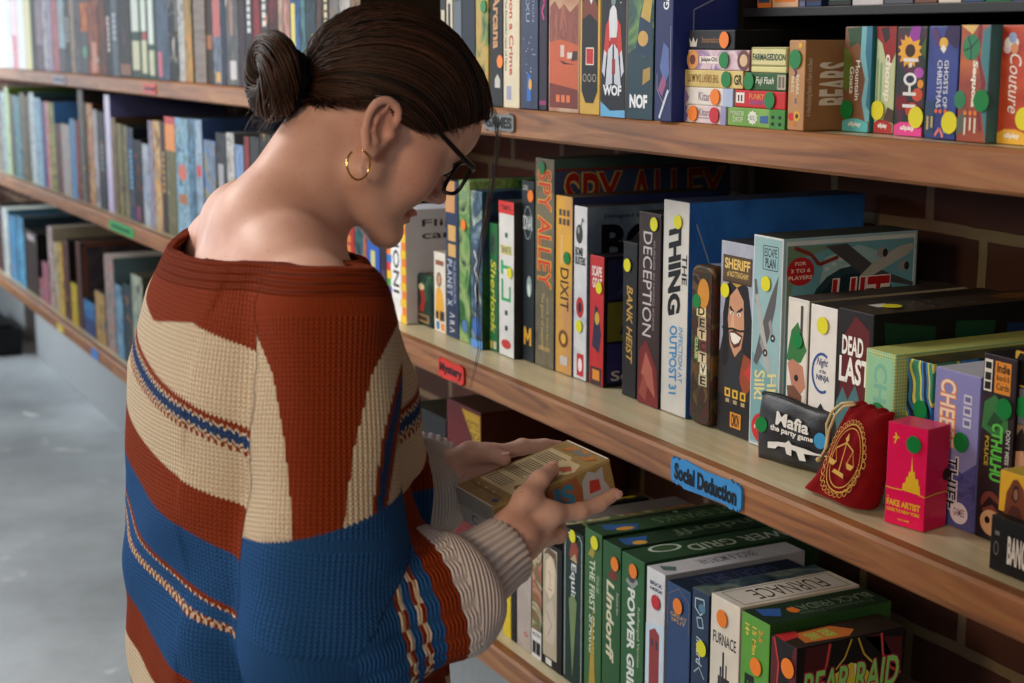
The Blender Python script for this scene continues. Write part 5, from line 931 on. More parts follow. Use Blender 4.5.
TR = [(207, 214, None, 'dark brown', [(56, 44, 34), (70, 46, 30)], dict(q=[Q(0, .3, 1, .42, (150, 90, 50))])), (214, 223, None, 'blue-grey', [(110, 120, 140), (130, 140, 156)], dict(q=[Q(.1, .38, .9, .72, (176, 90, 84)), Q(.1, .8, .8, .9, (40, 50, 80)), Q(.3, .02, .8, .1, (206, 160, 80))])), (223, 227.5, None, 'navy', [(40, 54, 80)]), (227.5, 240, None, 'dark grey', [(80, 84, 90), (110, 110, 112)], dict(q=[Q(.35, .4, .6, .9, (150, 110, 100)), Q(.3, .05, .8, .2, (196, 190, 190))])), (240, 247, None, 'dark maroon', [(60, 34, 38)], dict(q=[Q(.2, .75, .6, 1, (190, 60, 66))])),
      (247, 255, None, 'black and white', [(44, 44, 48)], dict(t=(206, 206, 206))), (255, 262, None, 'red', [(150, 40, 46)]), (262, 270.5, None, 'grey and white', [(60, 56, 58)], dict(t=(214, 206, 200))), (270.5, 280, None, 'dark red', [(120, 30, 32), (90, 26, 28)]), (280, 285, None, 'cream', [(200, 170, 150)]), (285, 292, None, 'pink', [(206, 150, 140)]), (292, 302, None, 'blue and yellow', [(50, 110, 170), (44, 90, 150)], dict(q=[Q(.1, .3, .5, .6, (214, 200, 90))])), (302, 307, None, 'pale teal', [(90, 140, 150)]), (307, 318, None, 'dark teal', [(40, 66, 76)], dict(q=[Q(.6, .2, .95, .4, (206, 190, 90))])), (318, 324, None, 'brown', [(90, 66, 54)]), (324, 331, None, 'black', [(50, 40, 40)], dict(t=(206, 190, 150))), (331, 341, None, 'grey', [(130, 126, 124)]), (341, 352, None, 'white', [(190, 186, 180)]), (352, 362, None, 'tan', [(150, 120, 90)])]
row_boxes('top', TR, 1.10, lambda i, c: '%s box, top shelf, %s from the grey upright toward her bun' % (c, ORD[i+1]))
ML = [(-10, -5, 92, 'grey', [(130, 130, 130)]), (-5, 0, 92, 'pale', [(190, 190, 190)]), (0, 5, 93, 'tan', [(150, 146, 130), (110, 100, 90)]), (5, 9, 92, 'pale blue', [(190, 206, 206), (120, 150, 170)]), (9, 13, 88, 'lime green', [(170, 200, 120), (200, 220, 190)], dict(side=(120, 150, 70))), (13, 17, 95, 'dark grey', [(60, 64, 66)]), (17, 24, 96, 'teal', [(40, 80, 96), (110, 170, 176)]), (24, 29, 93, 'mottled dark', [(50, 60, 50), (150, 110, 60), (60, 90, 100)], dict(sc=20)), (29, 33, 96, 'brown', [(110, 90, 50), (60, 60, 50)]),
      (33, 38.5, 93, 'white', [(206, 220, 226)], dict(side=(60, 96, 96))), (38.5, 45, 98, 'light blue', [(130, 180, 210), (170, 206, 226)]), (45, 49, 102, 'purple', [(100, 80, 150)]), (49, 53, 102, 'red and white', [(206, 80, 70), (226, 200, 190)]), (53, 58, 103, 'yellow-green', [(206, 190, 80), (80, 130, 70)], dict(side=(70, 120, 180))), (58, 64, 124, 'dark red', [(80, 36, 36), (120, 60, 50)]), (64, 73, 124, 'patterned white', [(190, 186, 186), (150, 130, 130), (206, 200, 196)], dict(sc=24)), (73, 78.5, 119, 'blue', [(70, 140, 200), (100, 170, 216)]), (78.5, 82, 121, 'red', [(170, 70, 70)]), (82.5, 88, 90, 'tall grey-brown', [(120, 112, 106), (96, 90, 86)], dict(side=(50, 46, 44))), (88.5, 91, 103, 'brown', [(90, 60, 44)]), (91, 97, 104, 'red and cream', [(190, 80, 60), (222, 190, 150), (206, 170, 90)]), (97, 101, 110, 'white', [(196, 196, 206)]), (101, 108.5, 112, 'black', [(34, 38, 50), (50, 56, 66)], dict(t=(110, 116, 126)))]
nM = len(ML)
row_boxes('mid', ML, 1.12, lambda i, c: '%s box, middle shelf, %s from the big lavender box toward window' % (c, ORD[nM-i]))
o = G('mid', 'board_game_box', 'big lavender box with a wide plain side above its neighbours, middle shelf', 109, 114.5, 95, art([(190, 180, 214), (206, 200, 222)], 6, 50), (82, 84, 130), (90, 90, 120), fy=1.12, d=.36)
MR2 = [(115, 119.5, 118, 'tan', [(150, 126, 96)], dict(side=(70, 50, 34))), (120, 125.5, 124, 'olive', [(120, 116, 66), (150, 140, 96)]), (126, 131, 126, 'grey-green', [(96, 100, 80), (160, 150, 110)]), (131, 136.5, 128, 'blue', [(40, 80, 130), (36, 50, 70)], dict(t=(110, 170, 206))), (136.5, 145, 140, 'black', [(30, 32, 38)], dict(q=[Q(.1, .03, .6, .2, (130, 50, 100))])), (145, 152, 144, 'white', [(196, 206, 220)], dict(t=(120, 140, 180))), (152, 156.5, 121, 'lilac', [(170, 160, 190)]), (156.5, 164, 121, 'orange and cream', [(222, 150, 60), (226, 190, 130), (220, 206, 170)]), (164, 169, 122, 'dark purple', [(64, 46, 60)], dict(t=(190, 150, 90))), (169, 179, 117, 'orange-topped', [(120, 116, 70), (90, 96, 70), (150, 140, 100)], dict(q=[Q(0, .72, 1, 1, (222, 140, 70)), Q(0, .94, 1, 1, (190, 66, 70))])),
       (179, 192, 118, 'light blue', [(140, 190, 226), (170, 206, 230), (120, 160, 170)], dict(q=[O(.5, .56, .3, .07, (206, 110, 90)), Q(.2, .3, .8, .38, (170, 110, 70))])), (192, 198.5, 119, 'blue', [(110, 160, 200), (80, 110, 120)]), (198.5, 206, 120, 'pale blue', [(180, 200, 220), (150, 180, 210)], dict(side=(50, 76, 124), d=.36, q=[O(.5, .6, .3, .05, (206, 60, 70))])), (207, 219, 140, 'blue and yellow', [(80, 120, 190), (110, 150, 206), (170, 160, 90)]), (219.5, 230, 133, 'dark grey', [(60, 64, 72)], dict(q=[Q(.2, .55, .7, .75, (160, 160, 166)), O(.5, .42, .3, .06, (226, 110, 60)), Q(0, 0, 1, .3, (90, 170, 200))])), (230, 238, 133, 'white', [(222, 220, 220)], dict(side=(90, 96, 100))), (238.5, 247, 145, 'sky-blue', [(120, 160, 210), (150, 180, 220)]), (247.5, 253, 137, 'red', [(160, 60, 60)]), (253.5, 263, 137, 'charcoal', [(60, 62, 66)]), (263.5, 275, 134, 'black', [(36, 36, 40)]), (276, 290, 134, 'brown', [(80, 70, 60)])]
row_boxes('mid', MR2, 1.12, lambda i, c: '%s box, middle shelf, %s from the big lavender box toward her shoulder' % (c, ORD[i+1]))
LL = [(-12, -6, 205, 'grey', [(90, 90, 90)]), (-6, 0, 205, 'dark red', [(96, 40, 36)]), (0, 4.5, 205, 'black', [(44, 40, 40), (110, 50, 40)]), (5, 11.5, 209, 'white', [(206, 216, 216)], dict(side=(60, 110, 120), top=(190, 200, 196), d=.36)), (12, 19, 216, 'blue', [(60, 130, 190), (100, 170, 206)], dict(side=(30, 76, 110), d=.36)), (19.5, 27, 217, 'light blue', [(110, 180, 216), (60, 140, 190)]), (28, 40, 230, 'dark brown', [(50, 34, 36), (80, 50, 34), (36, 28, 34)], dict(q=[Q(.2, .85, .8, .95, (170, 160, 160))])), (40.5, 44, 278, 'pink', [(190, 110, 120)]), (44, 50.5, 262, 'rose-patterned', [(200, 130, 140), (150, 110, 160), (190, 80, 80)], dict(sc=20)), (51, 56, 228, 'tall white', [(206, 206, 206), (190, 120, 110)], dict(side=(150, 140, 120), top=(170, 160, 150))), (56.5, 61, 243, 'cream', [(206, 196, 160)]), (61, 66, 243, 'yellow', [(226, 196, 80), (206, 150, 70)]), (66.5, 72, 241, 'maroon', [(70, 34, 40), (110, 50, 50)]), (72.5, 79, 283, 'low yellow', [(226, 200, 50)])]
nL = len(LL)
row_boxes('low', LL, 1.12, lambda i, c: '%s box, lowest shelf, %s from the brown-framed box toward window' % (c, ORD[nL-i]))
o = G('low', 'board_game_box', 'big dark box with brown framed side, lowest shelf', 79.5, 84, 243, (80, 44, 34), art([(40, 36, 44), (56, 50, 56), (90, 70, 50)], 9, 51), (90, 56, 40), fy=1.12, d=.36, dec=[LN([(.04, .02), (.96, .02), (.96, .97), (.04, .97), (.04, .02)], .012, (96, 56, 40), 's')])
LR = [(85, 96.5, 299, 'blue', [(50, 130, 200), (30, 80, 150), (90, 160, 200)], dict(d=.2, q=[Q(0, 0, 1, .5, (40, 60, 110))])), (97, 107, 291, 'tan', [(190, 150, 84), (206, 170, 110)], dict(d=.2)), (108, 117.5, 256, 'grey and red', [(180, 180, 180), (190, 120, 110), (120, 130, 130)], dict(side=(76, 96, 100), top=(190, 180, 176))), (118, 125.5, 285, 'light blue', [(80, 140, 190), (150, 190, 206)]), (126, 134.5, 284, 'dark teal', [(40, 70, 84)]), (135, 146, 275, 'cream', [(206, 196, 160), (120, 170, 170)]), (147, 160, 300, 'grey', [(120, 120, 120)])]
row_boxes('low', LR, 1.12, lambda i, c: '%s box, lowest shelf, %s from the brown-framed box toward her sweater' % (c, ORD[i+1]))
# ------------------------------------------------------------------ the person: implicit surfaces meshed with surface nets
class Field:
    def __init__(s, lo, hi, h):
        s.lo = np.array(lo, np.float32); s.h = h
        s.n = [int(math.ceil((b-a)/h))+1 for a, b in zip(lo, hi)]
        s.ax = [(lo[i]+h*np.arange(s.n[i])).astype(np.float32) for i in range(3)]
        s.F = np.full(s.n, .08, np.float32)
    def sl(s, lo, hi):
        r = []
        for i in range(3):
            a = max(0, int((lo[i]-s.lo[i])/s.h)); b = min(s.n[i], int((hi[i]-s.lo[i])/s.h)+2)
            r.append(slice(a, max(a, b)))
        return tuple(r)
    def put(s, fn, lo, hi, k=.01, op='u'):
        m = k+.012
        sl = s.sl([v-m for v in lo], [v+m for v in hi])
        X = s.ax[0][sl[0]][:, None, None]; Y = s.ax[1][sl[1]][None, :, None]; Z = s.ax[2][sl[2]][None, None, :]
        if X.size == 0 or Y.size == 0 or Z.size == 0: return
        d = fn(X, Y, Z).astype(np.float32); a = s.F[sl]
        if op == 's': a2, d2 = -a, d
        else: a2, d2 = a, d
        if op == 'i':
            s.F[sl] = np.maximum(a, d); return
        if k > 0:
            h = np.clip(.5+.5*(d2-a2)/k, 0, 1); r = d2*(1-h)+a2*h-k*h*(1-h)
        else: r = np.minimum(a2, d2)
        s.F[sl] = -r if op == 's' else r
    def cap(s, a, b, ra, rb, k=.01, op='u'):
        a = np.array(a, float); b = np.array(b, float); ab = b-a; L = float(ab@ab)+1e-12; R = max(ra, rb)
        def fn(X, Y, Z):
            px, py, pz = X-a[0], Y-a[1], Z-a[2]
            t = np.clip((px*ab[0]+py*ab[1]+pz*ab[2])/L, 0, 1)
            return np.sqrt((px-t*ab[0])**2+(py-t*ab[1])**2+(pz-t*ab[2])**2)-(ra+(rb-ra)*t)
        s.put(fn, np.minimum(a, b)-R, np.maximum(a, b)+R, k, op)
    def chain(s, pts, rs, k=.006, op='u'):
        for i in range(len(pts)-1): s.cap(pts[i], pts[i+1], rs[i], rs[i+1], k, op)
    def ell(s, c, r, M=None, k=.01, op='u'):
        c = np.array(c, float); r = np.array(r, float); M = np.eye(3) if M is None else np.array(M)
        R = max(r)
        def fn(X, Y, Z):
            px, py, pz = X-c[0], Y-c[1], Z-c[2]
            q = [M[0, i]*px+M[1, i]*py+M[2, i]*pz for i in range(3)]
            k0 = np.sqrt((q[0]/r[0])**2+(q[1]/r[1])**2+(q[2]/r[2])**2); k1 = np.sqrt((q[0]/r[0]**2)**2+(q[1]/r[1]**2)**2+(q[2]/r[2]**2)**2)
            return k0*(k0-1)/np.maximum(k1, 1e-6)
        s.put(fn, c-R, c+R, k, op)
    def mesh(s):
        F = s.F; ins = F < 0
        c = np.zeros([n-1 for n in s.n], np.uint8)
        for dx in (0, 1):
            for dy in (0, 1):
                for dz in (0, 1):
                    c += ins[dx:s.n[0]-1+dx, dy:s.n[1]-1+dy, dz:s.n[2]-1+dz]
        cells = np.argwhere((c > 0) & (c < 8)); n = len(cells)
        idx = np.full(c.shape, -1, np.int32); idx[cells[:, 0], cells[:, 1], cells[:, 2]] = np.arange(n)
        acc = np.zeros((n, 3), np.float64); cnt = np.zeros(n)
        corners = [(a, b, d) for a in (0, 1) for b in (0, 1) for d in (0, 1)]
        val = {q: F[cells[:, 0]+q[0], cells[:, 1]+q[1], cells[:, 2]+q[2]].astype(np.float64) for q in corners}
        for q in corners:
            for ax in range(3):
                if q[ax] == 0:
                    w = list(q); w[ax] = 1; w = tuple(w); a, b = val[q], val[w]; m = (a < 0) != (b < 0)
                    t = np.where(m, a/np.where(m, a-b, 1), 0)
                    p = np.tile(np.array(q, float), (n, 1)); p[:, ax] += t
                    acc[m] += p[m]; cnt[m] += 1
        v = (cells+acc/cnt[:, None])*s.h+s.lo
        quads = []
        for ax in range(3):
            o1, o2 = (ax+1) % 3, (ax+2) % 3
            A = np.take(ins, range(s.n[ax]-1), ax); B = np.take(ins, range(1, s.n[ax]), ax)
            e = np.argwhere(A != B)
            e = e[(e[:, o1] > 0) & (e[:, o2] > 0) & (e[:, o1] < s.n[o1]-1) & (e[:, o2] < s.n[o2]-1)]
            def cell(a, b):
                q = e.copy(); q[:, o1] -= a; q[:, o2] -= b; return idx[q[:, 0], q[:, 1], q[:, 2]]
            f = np.stack([cell(1, 1), cell(0, 1), cell(0, 0), cell(1, 0)], 1)
            fl = B[e[:, 0], e[:, 1], e[:, 2]]
            f[fl] = f[fl][:, ::-1]; quads.append(f)
        return v, np.concatenate(quads)
def np_mesh(name, v, f, mats, parent=None, attrs=None):
    me = bpy.data.meshes.new(name); me.vertices.add(len(v)); me.vertices.foreach_set('co', np.asarray(v, np.float32).ravel())
    me.loops.add(f.size); me.loops.foreach_set('vertex_index', f.ravel().astype(np.int32))
    me.polygons.add(len(f)); me.polygons.foreach_set('loop_start', np.arange(0, f.size, f.shape[1], dtype=np.int32))
    for m in mats: me.materials.append(m)
    me.update(calc_edges=True); me.polygons.foreach_set('use_smooth', np.ones(len(f), bool))
    for k, a in (attrs or {}).items():
        at_ = me.attributes.new(k, 'FLOAT', 'POINT'); at_.data.foreach_set('value', np.asarray(a, np.float32))
    me.validate(); me.update()
    return link(bpy.data.objects.new(name, me), parent)
def relax(v, f, it=2, w=.5):
    n = len(v); i = f.ravel(); j = np.roll(f, -1, 1).ravel()
    deg = np.bincount(i, minlength=n)+np.bincount(j, minlength=n)
    for _ in range(it):
        s = np.stack([np.bincount(i, v[j, k], n)+np.bincount(j, v[i, k], n) for k in range(3)], 1)
        v = v*(1-w)+w*s/np.maximum(deg, 1)[:, None]
    return v

person = tag(empty('person', (-1.60, .56, 0)), 'young woman in a striped knitted sweater with hair in a bun, reading a box', 'person')
PO = V(person.location)
# head frame: x to her right, y forward, z up; origin midway between the ears
HP, HY, HR_ = math.radians(-34), math.radians(-2), math.radians(0)
HO = V((-1.600, .645, 1.435))
RH = Matrix.Rotation(HY, 3, 'Z') @ Matrix.Rotation(HP, 3, 'X') @ Matrix.Rotation(HR_, 3, 'Y')
RHn = np.array(RH)
def hd(x, y, z): return np.array(HO+RH @ V((x, y, z)))

WR = np.array((-1.417, .722, 1.008)); EL = np.array((-1.385, .505, .985)); SH = np.array((-1.44, .535, 1.275))
WL = np.array((-1.640, .728, 1.050)); ELl = np.array((-1.79, .56, 1.02)); SHl = np.array((-1.76, .535, 1.275))
# the box she reads
BW, BL, BT = .094, .146, .042
BC = V((-1.488, .785, 1.064)); BR = Matrix.Rotation(math.radians(14), 3, 'X')
def bx(x, y, z): return np.array(BC+BR @ V((x, y, z)))

def smooth_line(P_, m):
    P_ = [np.array(p, float) for p in P_]; out = []
    for i in range(len(P_)-1):
        p0, p1, p2, p3 = P_[max(i-1, 0)], P_[i], P_[i+1], P_[min(i+2, len(P_)-1)]
        for k in range(m):
            f = k/m; out.append(.5*((2*p1)+(-p0+p2)*f+(2*p0-5*p1+4*p2-p3)*f*f+(-p0+3*p1-3*p2+p3)*f**3))
    return out+[P_[-1]]
def hand(fd, wrist, elbow, idx, mid_, rng, pky, thumb, pc):
    for ch, r in ((idx, .0088), (mid_, .0090), (rng, .0085), (pky, .0075)):
        ch = [bx(*q) for q in ch]; m = len(ch)
        rs = [r*1.08, r, r*.92, r*.80][:m]
        fd.chain(ch, rs, .0035)
        fd.ell(ch[1], [r*1.0]*3, k=.004)
        fd.cap(pc, ch[0], .016, r*1.15, .010)
    th = [bx(*q) for q in thumb]
    fd.chain(th, [.0135, .0108, .0100, .0082], .005)
    fd.cap(pc, th[0], .016, .013, .012); fd.cap(th[1], bx(*idx[0]), .0095, .0105, .014)
    fd.cap(wrist, pc, .0215, .0185, .014)
    fd.cap(elbow, wrist, .038, .0235, .012)

body = Field((-1.90, .40, .80), (-1.29, .98, 1.60), .0026)
# torso and neck
body.ell((-1.60, .545, .88), (.155, .11, .13), k=.03)
body.ell((-1.60, .545, 1.04), (.128, .095, .16), k=.05)
body.ell((-1.60, .535, 1.20), (.158, .098, .16), k=.05)
NB = np.array((-1.602, .530, 1.335))
for sx, S in ((1, SH), (-1, SHl)):
    A = S+(np.array((-.018, -.004, -.004)) if sx > 0 else np.array((.002, -.002, .018)))
    body.chain([NB, .5*NB+.5*A+np.array((0, 0, .016 if sx < 0 else 0)), A], [.042, .041, .041], .03)
    body.cap(NB+np.array((0, -.002, -.055)), A+np.array((0, 0, -.04)), .046, .038, .03)
    body.cap(A, EL if sx > 0 else ELl, .046, .038, .02)
body.cap(hd(0, -.030, -.02), NB, .049, .048, .025)
body.cap(hd(0, -.006, -.045), np.array((-1.60, .556, 1.30)), .040, .040, .025)
# skull and face
body.ell(hd(0, .0, .045), (.072, .092, .080), RHn, .02)
body.ell(hd(0, .031, .050), (.067, .081, .060), RHn, .02)
body.ell(hd(0, .042, -.018), (.057, .046, .070), RHn, .025)
for sx in (-1, 1):
    body.cap(hd(.047*sx, .006, -.045), hd(.010*sx, .076, -.083), .022, .015, .018)
    body.ell(hd(.037*sx, .056, -.020), (.026, .026, .032), RHn, .02)
    body.ell(hd(.009*sx, .100, -.024), (.0068, .008, .0062), RHn, .006)
body.ell(hd(0, .079, -.082), (.016, .014, .014), RHn, .014)
body.cap(hd(-.034, .080, .028), hd(.034, .080, .028), .010, .010, .016)
body.cap(hd(0, .088, .020), hd(0, .1110, -.018), .0070, .0085, .010)
body.ell(hd(0, .0885, -.050), (.021, .0085, .0052), RHn, .004)
body.ell(hd(0, .0860, -.060), (.018, .0085, .0056), RHn, .004)
body.cap(hd(-.022, .0940, -.0552), hd(.022, .0940, -.0552), .0016, .0016, .003, 's')
for sx in (-1, 1):
    body.ell(hd(.032*sx, .100, .010), (.017, .012, .012), RHn, .012, 's')
    body.ell(hd(.032*sx, .081, .010), (.0135, .0115, .0115), RHn, .003)
    body.cap(hd(.020*sx, .093, .006), hd(.044*sx, .087, .006), .0018, .0018, .003)
    # ear
    ez, ey = -.006, -.012; t = math.radians(14)
    def er(o, y, z):
        y, z = y*.86, z*.86
        return hd(sx*o, ey+y*math.cos(t)-z*math.sin(t), ez+y*math.sin(t)+z*math.cos(t))
    body.ell(er(.075, -.004, .004), (.0065, .0185, .0275), RHn @ np.array(Matrix.Rotation(t, 3, 'X')), .004)
    body.ell(er(.0845, -.001, .001), (.0060, .0095, .0135), RHn @ np.array(Matrix.Rotation(t, 3, 'X')), .003, 's')
    body.ell(er(.0840, -.004, .021), (.0035, .0085, .0065), RHn @ np.array(Matrix.Rotation(t, 3, 'X')), .003, 's')
    hx = [(.074, .012, .004), (.079, .015, .018), (.082, .009, .031), (.084, -.006, .036), (.086, -.020, .028), (.086, -.025, .010), (.084, -.021, -.008), (.081, -.013, -.022)]
    hs_ = smooth_line(hx, 5); body.chain([er(*q) for q in hs_], list(np.interp(np.linspace(0, 7, len(hs_)), range(8), [.0026, .0032, .0036, .0038, .0038, .0036, .0036, .0040])), .0025)
    body.chain([er(*q) for q in [(.081, -.004, .026), (.083, -.013, .012), (.082, -.012, -.003), (.081, -.004, -.014)]], [.0026, .0032, .0034, .0036], .003)
    body.ell(er(.0795, .012, -.001), (.0042, .0050, .0068), RHn, .003)
    body.ell(er(.078, -.006, -.028), (.0048, .0090, .0100), RHn, .004)
# hands: joints in the frame of the box she holds
hand(body, WR, EL,
     [(.066, -.018, -.024), (.063, .018, -.036), (.059, .044, -.039), (.055, .066, -.037)],
     [(.066, -.034, -.040), (.056, -.010, -.0545), (.038, .000, -.0540), (.020, .006, -.0525)],
     [(.065, -.045, -.048), (.054, -.024, -.0545), (.036, -.014, -.0545), (.018, -.010, -.0520)],
     [(.063, -.052, -.055), (.052, -.036, -.0520), (.036, -.018, -.0520), (.022, -.016, -.0500)],
     [(.068, -.072, -.016), (.063, -.040, .002), (.050, -.014, .010), (.034, .010, .0085)], bx(.070, -.062, -.032))
hand(body, WL, ELl,
     [(-.074, -.012, .006), (-.068, .026, .004), (-.060, .050, -.002), (-.0565, .066, -.008)],
     [(-.072, -.020, -.014), (-.062, .012, -.040), (-.044, .024, -.0525), (-.024, .026, -.0525)],
     [(-.070, -.030, -.030), (-.058, -.004, -.0520), (-.038, .004, -.0535), (-.020, .006, -.0515)],
     [(-.068, -.040, -.042), (-.054, -.022, -.0520), (-.038, -.014, -.0520), (-.024, -.012, -.0500)],
     [(-.084, -.058, .010), (-.074, -.036, .018), (-.060, -.020, .0165), (-.043, -.010, .0085)], bx(-.086, -.052, -.012))
m_skin, nt, b_ = new_mat('skin'); N = nt.nodes; L = nt.links
tcn = N.new('ShaderNodeTexCoord'); n1 = N.new('ShaderNodeTexNoise'); n1.inputs['Scale'].default_value = 22; n1.inputs['Detail'].default_value = 5
n2 = N.new('ShaderNodeTexNoise'); n2.inputs['Scale'].default_value = 240; n2.inputs['Detail'].default_value = 1
crn = N.new('ShaderNodeValToRGB'); crn.color_ramp.elements[0].position = .3; crn.color_ramp.elements[0].color = lin((212, 162, 144)); crn.color_ramp.elements[1].position = .7; crn.color_ramp.elements[1].color = lin((230, 186, 168))
c2 = N.new('ShaderNodeValToRGB'); c2.color_ramp.elements[0].position = .22; c2.color_ramp.elements[0].color = (.75, .62, .54, 1); c2.color_ramp.elements[1].position = .29; c2.color_ramp.elements[1].color = (1, 1, 1, 1)
mx = N.new('ShaderNodeMix'); mx.data_type = 'RGBA'; mx.blend_type = 'MULTIPLY'; mx.inputs['Factor'].default_value = .7
at_ = N.new('ShaderNodeAttribute'); at_.attribute_name = 'flush'; mx2 = N.new('ShaderNodeMix'); mx2.data_type = 'RGBA'; mx2.inputs['B'].default_value = lin((190, 96, 88))
L.new(tcn.outputs['Object'], n1.inputs['Vector']); L.new(tcn.outputs['Object'], n2.inputs['Vector']); L.new(n1.outputs['Fac'], crn.inputs['Fac']); L.new(n2.outputs['Fac'], c2.inputs['Fac'])
L.new(crn.outputs['Color'], mx.inputs['A']); L.new(c2.outputs['Color'], mx.inputs['B']); L.new(mx.outputs['Result'], mx2.inputs['A']); L.new(at_.outputs['Fac'], mx2.inputs['Factor']); L.new(mx2.outputs['Result'], b_.inputs['Base Color'])
b_.inputs['Roughness'].default_value = .48; b_.inputs['Subsurface Weight'].default_value = .12; b_.inputs['Subsurface Radius'].default_value = (.012, .005, .003); b_.inputs['Specular IOR Level'].default_value = .35
v, f = body.mesh(); v = relax(v, f, 1, .4)
def blob(c, r): return np.clip(1.3-np.linalg.norm(v-c, axis=1)/r, 0, 1)
flush = .9*np.clip(1.5-np.sqrt(((v-hd(0, .097, -.0555)) @ RHn[:, 0]/.024)**2+((v-hd(0, .097, -.0555)) @ RHn[:, 1]/.014)**2+((v-hd(0, .097, -.0555)) @ RHn[:, 2]/.0105)**2), 0, 1)
flush = np.maximum(flush, .25*blob(hd(.05, .06, -.02), .03)); flush = np.maximum(flush, .3*blob(hd(.082, -.015, .0), .03)); flush = np.maximum(flush, .3*blob(hd(0, .115, -.02), .014))
for q in ((.055, .066, -.037), (.034, .010, .0085), (-.043, -.010, .0085)): flush = np.maximum(flush, .3*blob(bx(*q), .012))
np_mesh('body', v-np.array(PO), f, [m_skin], person, {'flush': flush})
del body
# finger nails
m_nail = paint((226, 176, 164), .25, name='nail')
def nail(tip, nrm, along):
    tip = V(tip); n_ = V(nrm).normalized(); a_ = V(along).normalized(); a_ = (a_-n_*a_.dot(n_)).normalized(); s_ = a_.cross(n_)
    bm = bmesh.new(); bmesh.ops.create_uvsphere(bm, u_segments=12, v_segments=8, radius=1)
    for q in bm.verts: q.co = tip+s_*q.co.x*.0048+a_*q.co.y*.0062+n_*(q.co.z*.0012)-PO
    return bm_obj('finger_nail', bm, m_nail, person, True)
X_, Y_, Z_ = BR @ V((1, 0, 0)), BR @ V((0, 1, 0)), BR @ V((0, 0, 1))
nail(V(bx(.0345, .0135, .0085))+Z_*.0072, Z_*.9+Y_*.3, Y_*.8-X_*.55)
nail(V(bx(-.041, -.008, .0085))+Z_*.0070, Z_, X_+Y_*.45)
nail(V(bx(.0550, .068, -.037))+X_*.0058, X_+Y_*.2+Z_*.2, Y_)
# eyes, brows, lashes
for sx in (-1, 1):
    bm = bmesh.new(); bmesh.ops.create_uvsphere(bm, u_segments=18, v_segments=12, radius=.0112)
    bmesh.ops.translate(bm, verts=bm.verts, vec=V(hd(.032*sx, .0825, .009))-PO); bm_obj('eye', bm, paint((222, 216, 210), .2), person, True)
    bm = bmesh.new(); bmesh.ops.create_uvsphere(bm, u_segments=14, v_segments=8, radius=.0052)
    bmesh.ops.translate(bm, verts=bm.verts, vec=V(hd(.033*sx, .0905, .0045))-PO); bm_obj('iris', bm, paint((60, 44, 34), .2), person, True)
    vs, fs = tube([V(hd(sx*q[0], q[1], q[2]))-PO for q in [(.014, .0945, .027), (.026, .0945, .032), (.040, .088, .032), (.050, .079, .026)]], [.0016, .0024, .0020, .0008], 8)
    mesh_obj('eyebrow', vs, fs, paint((60, 42, 32), .8), parent=person, smooth=True)

# ---------------- knitted sweater
Rv = np.array(cR)
def interp(z, zz, vv): return np.interp(z, zz, vv)
ZZ = [.66, .75, .9, 1.05, 1.18, 1.26, 1.31, 1.36]
AX = [.225, .225, .222, .220, .212, .195, .165, .12]
BY = [.160, .160, .158, .152, .138, .114, .090, .07]
YC = [.544, .544, .540, .535, .530, .530, .530, .53]
def torso_d(X, Y, Z):
    a = interp(Z, ZZ, AX); b = interp(Z, ZZ, BY); yc = interp(Z, ZZ, YC)
    x = X+1.612; y = Y-yc
    p = 2.3
    q = (np.abs(x/a)**p+np.abs(y/b)**p)**(1/p)
    fold = .0045*np.sin(34*X+6*np.sin(9*Z)+7*Z)*np.clip((1.15-Z)/.25, 0, 1)+.003*np.sin(60*X-14*Z)*np.clip((1.0-Z)/.2, 0, 1)
    fold = fold+.005*np.sin(42*(Z+.35*X)+1.0)*np.clip(1-np.abs(Z-.98)/.16, 0, 1)
    return (q-1)*np.minimum(a, b)+fold*np.minimum(1, 1)
PUFF = np.array((-1.392, .640, .982))
SLR = [SH+np.array((.004, .0, -.015)), np.array((-1.392, .512, 1.06)), np.array((-1.388, .500, .955)), PUFF]
SRR = [.068, .070, .075, .069]
SLL = [SHl+np.array((-.004, 0, -.015)), np.array((-1.80, .53, 1.06)), np.array((-1.795, .57, .99)), np.array(at(420, 490, 1.81))]
SRL = [.070, .070, .070, .060]
def chain_d(pts, rs, P3):
    best = None; tt = None; acc = 0.0
    for i in range(len(pts)-1):
        a, b = pts[i], pts[i+1]; ab = b-a; L2 = ab@ab
        t = np.clip(((P3-a) @ ab)/L2, 0, 1); q = a+t[:, None]*ab; d = np.linalg.norm(P3-q, axis=1)-(rs[i]+(rs[i+1]-rs[i])*t)
        s = acc+t*math.sqrt(L2)
        if best is None: best, tt, cq = d, s, q
        else:
            m = d < best; best = np.where(m, d, best); tt = np.where(m, s, tt); cq = np.where(m[:, None], q, cq)
        acc += math.sqrt(L2)
    return best, tt, cq
HS = .0034
sw_ = Field((-1.90, .34, .68), (-1.28, .80, 1.375), HS)
sw_.put(torso_d, (-1.86, .36, .70), (-1.36, .76, 1.36), 0)
sw_.put(lambda X, Y, Z: (.705-Z)+0*X+0*Y, (-1.95, .2, .6), (-1.2, .9, 1.4), 0, 'i')
sw_.chain(SLR, SRR, .022); sw_.chain(SLL, SRL, .022)
